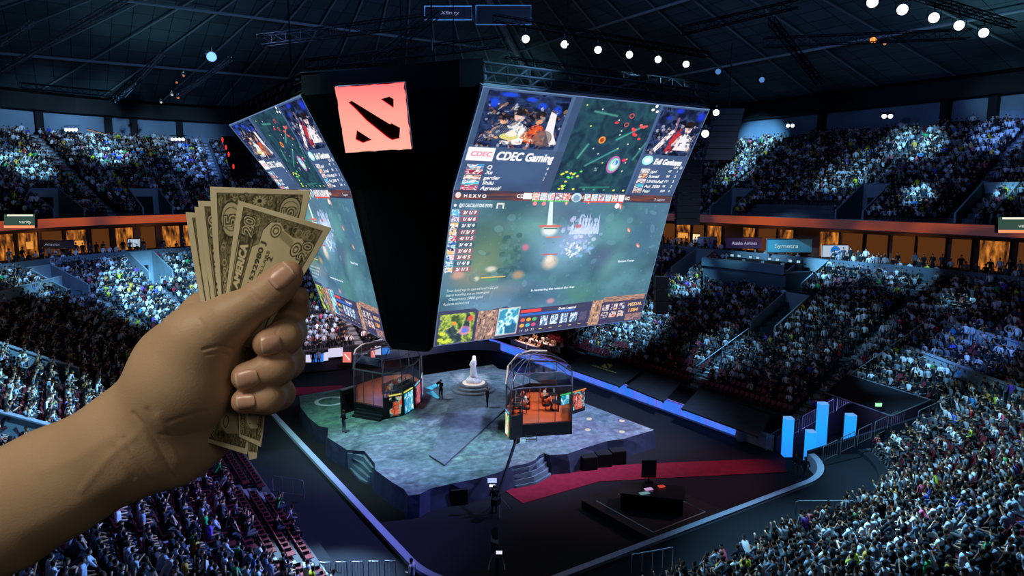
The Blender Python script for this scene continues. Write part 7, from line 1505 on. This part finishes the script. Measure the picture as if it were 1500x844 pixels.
def note_image(kind, seed):
    c = Canvas(66, 150, 5, 'd6cfae'); ink, mid_, pap = '45432f', '8a8565', 'd6cfae'; r = random.Random(seed)
    c.noise(0, 0, 66, 150, ['cdc5a2', 'dcd6b8'], 5, .8, seed); c.rect(4.5, 5, 61.5, 145, ink); c.noise(5, 5.5, 61, 144.5, ['3c3a28', '5c5840', '99936f', '4a4732', '7a7556'], 26, 1, seed + 1, 2.6)
    num = kind
    for k in range(70):                         # engraved scrolls in the border
        x = r.choice((r.uniform(6, 16), r.uniform(50, 60))); y = r.uniform(8, 142); c.ring(x, y, r.uniform(1, 2.6), .45, r.choice(('b8b18a', '302e20', 'c8c19c')), .8)
    for k in range(24): c.ring(r.uniform(8, 58), r.choice((r.uniform(6, 12), r.uniform(138, 144))), r.uniform(1, 2.4), .45, r.choice(('b8b18a', '302e20')), .8)
    def numeral(x, y, sz):
        c.text(num, x, y, sz, '2c2a1c', 1, 0, PI / 2, bold=1.1); c.text(num, x, y, sz, 'd0c9a4', 1, 0, PI / 2, bold=.55); c.text(num, x, y, sz, '55523a', 1, 0, PI / 2, bold=0)
    if kind == '20':
        P = [(22, 24), (22, 16), (26, 10), (32, 8.5), (37, 12.5), (45, 14.5), (51, 13.5), (56, 17), (57, 26), (56, 34), (60, 38), (60, 108), (56, 112), (57, 128), (50, 137), (32, 138), (22, 134), (18, 122), (18, 112), (17, 108), (17, 27), (20, 25)]
        c.poly([(x + (x > 38) * .8 - (x < 30) * .8, y) for x, y in P], '2e2c1e'); c.poly(P, 'cec7a2'); c.noise(19, 15, 56, 137, ['bdb692', 'd6cfac'], 4, .35, seed + 5)
        for x, y, rr_ in ((31, 14, 3.6), (31, 14, 1.8), (50, 20, 3.6), (50, 20, 1.7), (29, 131, 3.4), (50, 131, 3.2)): c.ring(x, y, rr_, .8, '4a4732')
        c.poly([(35, 12.5), (46, 16), (46, 20), (35, 17)], '8f8966', .7); c.line([(24, 30), (22, 60), (24, 90)], .4, '8a8565', .6)
        numeral(14.5, 22, 8); numeral(60.5, 24, 7); numeral(14.5, 143, 8); numeral(60, 141, 8)
        c.rect(5.5, 26, 16, 122, '4d4a34'); c.line([(5.5, 26), (5.5, 122)], .5, 'c8c19c'); c.line([(16, 26), (16, 122)], .6, 'c8c19c'); c.text('AMERICA', 13.6, 54, 6.4, 'd8d1ac', 1, 0, PI / 2, bold=.35, w=27); c.text('UNITED STATES OF', 13.2, 118, 3.8, 'd8d1ac', 1, 0, PI / 2, bold=.15, w=52)
        c.text('1532980 J', 26.5, 49.5, 3.9, '3c4030', 1, 0, PI / 2, bold=.2, w=26); c.text('2', 36, 31, 4, '3c4030', 1, 0, PI / 2, bold=.2); c.text('2', 57, 46, 5, '3c4030', 1, 0, PI / 2, bold=.2); c.text('DOLLARS', 32, 46, 2.4, '4a4a36', .9, 0, PI / 2, bold=.12, w=20)
        for k in range(3): c.rect(36 + k * 2.4, 38, 36.8 + k * 2.4, 50, '5a583f', .8)
        c.noise(38, 84, 56, 120, ['4a4732', '8a8565', 'b5ae88', '5c5840'], 9, .85, seed + 9)
    else:
        P = [(19, 34), (17, 28), (24, 22), (33, 20), (42, 22), (48, 28), (47, 36), (50, 44), (50, 106), (46, 116), (48, 124), (40, 132), (26, 132), (19, 124)]
        c.poly(P, 'c2bb96', .85); c.noise(20, 30, 48, 120, ['4a4732', '8a8565', 'b5ae88'], 8, .7, seed + 9)
        for cx, cy in ((14, 19), (54, 16), (14, 134), (54, 134)): c.ell(cx, cy, 7.6, 9, '2e2c1e'); c.ell(cx, cy, 6.8, 8.2, 'bdb692'); c.ring(cx, cy, 5.6, .5, '4a4732')
        for x, y in ((17.5, 23), (57.5, 20), (17.5, 138), (57.5, 138)): numeral(x, y, 8.6)
        for k in range(6): a = k * PI / 6; c.line([(33 - 4.5 * math.cos(a), 10 - 3 * math.sin(a)), (33 + 4.5 * math.cos(a), 10 + 3 * math.sin(a))], .7, 'c8c19c'); 
        c.ell(33, 10, 1.6, 1.3, '2e2c1e'); c.text('AMERICA', 13.4, 100, 6.2, 'd8d1ac', 1, 0, PI / 2, bold=.3, w=44)
        for y in range(40, 96, 4): c.ring(8.5, y, 1.4, .5, 'c8c19c')
    return c.down(2)
def strip(P, t):
    P = np.array(P, float); k = np.linspace(0, 1, len(P)); return np.stack([np.interp(t, k, P[:, i]) for i in range(3)], -1)
def smooth_strip(P, t):
    """Catmull-Rom through the points"""
    P = np.array(P, float); n = len(P) - 1; x = np.clip(np.asarray(t) * n, 0, n - 1e-9); i = x.astype(int); f = (x - i)[..., None]; g = lambda j: P[np.clip(j, 0, n)]
    a, b, c, d = g(i - 1), g(i), g(i + 1), g(i + 2); return .5 * ((2 * b) + (-a + c) * f + (2 * a - 5 * b + 4 * c - d) * f ** 2 + (-a + 3 * b - 3 * c + d) * f ** 3)
M_note = attr_mat('banknote paper', rough=.75)
def banknote(img, left, right, label, bulge=2.5, v0=0, v1=1, wave=0):
    h = int(img.shape[0]); img = img[int(h * v0):int(h * v1)]
    def surf(U, V):
        A, B = smooth_strip(left, V), smooth_strip(right, V); P = A * (1 - U[..., None]) + B * U[..., None]; dz = P[..., 2] + bulge * np.sin(PI * U) * (1 - .5 * V) + wave * np.sin(U * 5 + V * 3)
        d = HD - dz / 1000; return (P[..., 0] - 750) / 1000 * d - HO.x, (422 - P[..., 1]) / 1000 * d - HO.y, -d - HO.z
    me = picture_mesh('banknote', img, surf); o = link('banknote', me, M_note); o.location = HOW; o.rotation_euler = ROT.to_euler(); s = o.modifiers.new('thickness', 'SOLIDIFY'); s.thickness = .00022; s.offset = 0
    return tag(o, label, 'banknote', 'banknotes fanned in the fist')
N20 = note_image('20', 3); N5 = note_image('5', 6); N20b = note_image('20', 8)
BOT = [(322, 520), (308, 590), (301, 648)]
def fan(tl, web, k): # left edge of a note: top, down to where the thumb hides it, then to the common foot
    return [(tl[0], tl[1], -3 - k * 1.6), ((tl[0] + web[0]) / 2 - 1.5, (tl[1] + web[1]) / 2, -2.2 - k * 1.5), (web[0], web[1], -1.5 - k * 1.3), (318 - k * 1.5, 520, -5 - k * .9), (306 - k * .2, 590, -3 - k * .8), (301 + k * .8, 648 - k * 2, -.3 - k * .7)]
def rt(tr, k): return [(tr[0], tr[1], -3 - k * 1.6), ((tr[0] + 412) / 2 + 6, (tr[1] + 440) / 2 - 12, -1.6 - k * 1.5), (396 - k * 1.2, 471, .2 - k * 1.3), (381 - k, 525, -5 - k * .9), (371 - k, 590, -3 - k * .8), (360 - k, 664 - k * 2, .3 - k * .7)]
banknote(N20, [(349, 293.5, -1.5), (340, 358, -.5), (331, 430, 0), (318, 515, -4.5), (304, 590, -2.5), (300, 647, 0)], [(486, 334, -4.5), (446, 402, -.6), (399, 470, .9), (381, 525, -4.5), (373, 590, -2.5), (362, 666, .4)], 'twenty note at the front of the fan, tilted right, its serial number showing', 3.0)
banknote(N5, fan((307.6, 273.5), (320, 440), 1), rt((455, 279), 1), 'five note standing tallest, directly behind the front twenty note', 2.2)
banknote(N20b, fan((290, 294), (311, 448), 2.2), rt((420, 300), 2.2), 'note just left of the tall five, only its bordered edge showing', 1.6)
banknote(N20b, fan((285, 303), (304, 452), 3.2), rt((412, 310), 3.2), 'thin edge of a note between the two leftmost bordered ones', 1.4)
banknote(N5, fan((272, 311), (297, 456), 4.2), rt((402, 318), 4.2), 'leftmost and rearmost note of the fan', 1.2)
banknote(N20b, [(349, 600, 1.4), (350, 622, 1.6), (350, 640, 1.4)], [(388, 600, 1.8), (386, 628, 1.9), (382, 655, 1.8)], 'folded note end poking out under the little finger', .3, .82, 1)
banknote(N20b, [(362, 646, .9), (363, 660, 1), (365, 674, .9)], [(378, 650, 1), (377, 662, 1), (376, 672, 1)], 'narrow tongue of folded paper hanging lowest under the fist', .1, .93, 1)
# ---------------------------------------------------------------- light
w = bpy.data.worlds.new('world'); SC.world = w; w.use_nodes = True; w.node_tree.nodes['Background'].inputs[0].default_value = (.02, .05, .12, 1); w.node_tree.nodes['Background'].inputs[1].default_value = .3
def spot(name, loc, tgt, ang, watts, col, blend=.8, r=.15):
    l = bpy.data.lights.new(name, 'SPOT'); l.energy = watts; l.color = col; l.spot_size = math.radians(ang); l.spot_blend = blend; l.shadow_soft_size = r
    o = bpy.data.objects.new(name, l); COL.objects.link(o); o.location = loc; o.rotation_euler = (Vector(tgt) - Vector(loc)).to_track_quat('-Z', 'Y').to_euler(); return o
def at_hit(px, py, lo=0, hi=60):
    h = hit(px, py, lo, hi); return Vector(h[3:6]) if h else onz(px, py, 0)
def E2P(E, d): return E * d * d * 4 * PI      # spot power for irradiance E at distance d
CY = (.24, .62, 1.0); BL = (.15, .36, 1.0); PU = (.26, .27, 1.0); TE = (.30, .70, 1.0)
SRC = {'a': (42, 47.4, 31.0), 'b': (54, 25.4, 31.0), 'c': (30, 26, 33), 'd': (14, 60, 32), 'e': (8, 44, 32), 'f': (34, 62, 33), 'g': (50, 60, 33)}
# patches: px, py, source, cone degrees, irradiance, colour
PATCH = [(250, 435, 'e', 20, 9, CY), (160, 420, 'd', 26, 1.6, BL), (30, 240, 'd', 9, 5, CY), (150, 222, 'd', 8, 4.5, CY), (290, 235, 'd', 11, 2.4, BL), (60, 560, 'c', 24, 5, CY), (30, 620, 'c', 16, 5, CY), (120, 470, 'c', 26, 4.0, CY), (190, 520, 'c', 16, 2.5, BL), (40, 420, 'd', 12, 3, CY), (450, 470, 'f', 16, 3, CY),
         (1110, 210, 'a', 11, 6, CY), (1080, 255, 'a', 9, 5, CY), (1250, 255, 'a', 13, 4.5, CY), (1340, 215, 'b', 12, 5, CY), (1345, 290, 'b', 9, 6, CY), (1470, 200, 'b', 14, 2, BL), (1480, 285, 'b', 8, 4, CY), (920, 485, 'a', 22, 9, CY), (1010, 420, 'a', 14, 5, CY), (1060, 520, 'a', 16, 5, CY),
         (1230, 395, 'a', 15, 6, CY), (1110, 385, 'a', 16, 2.5, TE), (1320, 410, 'b', 15, 3, CY), (1400, 450, 'b', 8, 5, CY), (1330, 560, 'c', 12, 4, CY), (1430, 520, 'c', 12, 3, BL), (1200, 500, 'a', 26, .9, TE),
         (1400, 680, 'c', 34, 4.6, TE), (1250, 780, 'c', 34, 4.2, TE), (1450, 800, 'c', 30, 5.2, CY), (1180, 830, 'e', 20, 2.5, CY),
         (330, 740, 'b', 26, 1.8, PU), (100, 830, 'b', 20, 3.0, BL), (450, 760, 'b', 22, .8, PU)]
for px, py, s, a, E, c in PATCH:
    t = at_hit(px, py); L = Vector(SRC[s]); spot('crowd_spot', L, t, a, E2P(E * 1.55, (t - L).length), c, .85, .3)
for px, py, s, a, E in ((60, 185, 'd', 16, 3), (160, 190, 'd', 16, 3), (270, 205, 'd', 14, 2.4), (1470, 150, 'b', 14, 1.4), (1150, 366, 'a', 16, 3.4), (1290, 380, 'a', 12, 3), (1010, 350, 'a', 10, 2.4), (40, 400, 'd', 12, 1.5), (20, 438, 'c', 10, 4)):
    t = at_hit(px, py + 12); L = Vector(SRC[s]); t = t + Vector((0, 0, 1.5)); spot('wall_spot', L, t, a, E2P(E * .8, (t - L).length), (.36, .66, 1), 1, .3)
# broad dim blue fill on each stand
for s, tg, a, E in (('e', (75, 48, 15), 75, .5), ('b', (-10, 70, 14), 70, .5), ('c', (25, 105, 16), 75, .5), ('a', (5, 30, 5), 70, .35), ('e', (45, 15, 6), 70, .4), ('d', (80, 20, 18), 60, .45)):
    t = Vector(tg); L = Vector(SRC[s]); spot('blue_fill', L, t, a, E2P(E * .62, (t - L).length), (.2, .38, 1), 1, 1.0)
# stage
for s, tg, a, E, c in ((('b'), (30, 46, 1.4), 42, 3.6, (.46, .6, 1)), ('e', (20, 46, 1.4), 40, 2.3, (.5, .92, .85)), ('c', (26, 42, 1.4), 40, 1.4, (.5, .6, 1)), ('d', (30, 52, 1.4), 36, 1.8, (.6, .85, 1))):
    t = Vector(tg); L = Vector(SRC[s]); spot('stage_spot', L, t, a, E2P(E * 1.55, (t - L).length), c, .7, 2.2)
spot('carpet_spot', SRC['b'], onz(950, 695, 0), 28, E2P(1.1, 40), (1, .45, .6), .8, .3)
spot('barrier_fill_spot', SRC['e'], at(490, 845, 30), 12, E2P(14, 38), (.45, .75, 1), .8, .3)  # spot added to brighten the barrier panels
spot('board_spot', SRC['d'], (30, 24.3, 1), 24, E2P(4, 50), (.4, .6, 1), .8, .3)
# warm pools: press seats and desk crowd
spot('warm_spot', (38, 60, 22), (45.6, 64.5, 1.5), 16, E2P(9, 22), (1, .72, .6), .9, .2)
spot('desk_spot', (28, 55, 26), (24, 76, 3), 26, E2P(5, 28), (1, .75, .85), .9, .3)
spot('desk_spot', (28, 55, 26), (33, 78, 4), 30, E2P(3, 28), (1, .6, .45), .9, .3)
# statue, booths
p = onz(694, 560, ST); spot('statue_spot', (p.x - 3, p.y - 9, 14), (p.x, p.y, 2.8), 14, E2P(9, 14), (1, .9, .88), .6, .1)
def point(name, loc, watts, col, r=.25):
    l = bpy.data.lights.new(name, 'POINT'); l.energy = watts; l.color = col; l.shadow_soft_size = r; o = bpy.data.objects.new(name, l); COL.objects.link(o); o.location = loc; return o
point('booth_lamp', (C1.x + .9, C1.y, ST + 3.3), 190, (1, .6, .45)); point('booth_lamp', (C1.x - 1.3, C1.y + .6, ST + 2.6), 170, (.3, .25, 1)); point('booth_lamp', (C2.x, C2.y, ST + 3.4), 190, (1, .65, .42))
p = onz(1150, 640, 1.5); point('tunnel_violet_lamp', (46, 28.5, 2.2), 160, (.45, .3, 1)); point('tunnel_violet_lamp', (49.5, 27.8, 2.4), 120, (.4, .35, 1))
for s, q in ((2, 6), (2, 14), (2, 22), (2, 31), (5, .3), (5, .7), (5, 1.1)): C_, o_, t_ = basis(s, q, UR0 - .2); point('suite_lamp', (C_.x, C_.y, 15.0), 55, (1, .5, .18))
# the roof catches a little teal light
for x, y, E in ((-5, 62, .7), (60, 92, .35), (72, 30, .4), (25, 50, .13), (10, 90, .35)): spot('roof_wash', (x, y, 28), (x, y, 44), 120, E2P(E, 12), (.36, .8, 1), 1, 1.5)
# unseen warm lights added for the arm: a key and a weak fill
def area(name, loc, tgt, size, watts, col):
    l = bpy.data.lights.new(name, 'AREA'); l.energy = watts; l.color = col; l.size = size; l.shape = 'DISK'
    o = bpy.data.objects.new(name, l); COL.objects.link(o); o.location = loc; o.rotation_euler = (Vector(tgt) - Vector(loc)).to_track_quat('-Z', 'Y').to_euler(); return o
HAND = CAMP + FW * .4 - RV * .18 - UP * .06
area('added_arm_light', CAMP - RV * .62 + UP * .70 - FW * .18, HAND, .45, 6.0, (1, .88, .70))
area('added_arm_light', CAMP + RV * .55 + UP * .30 - FW * .45, HAND, .5, .8, (1, .88, .72))
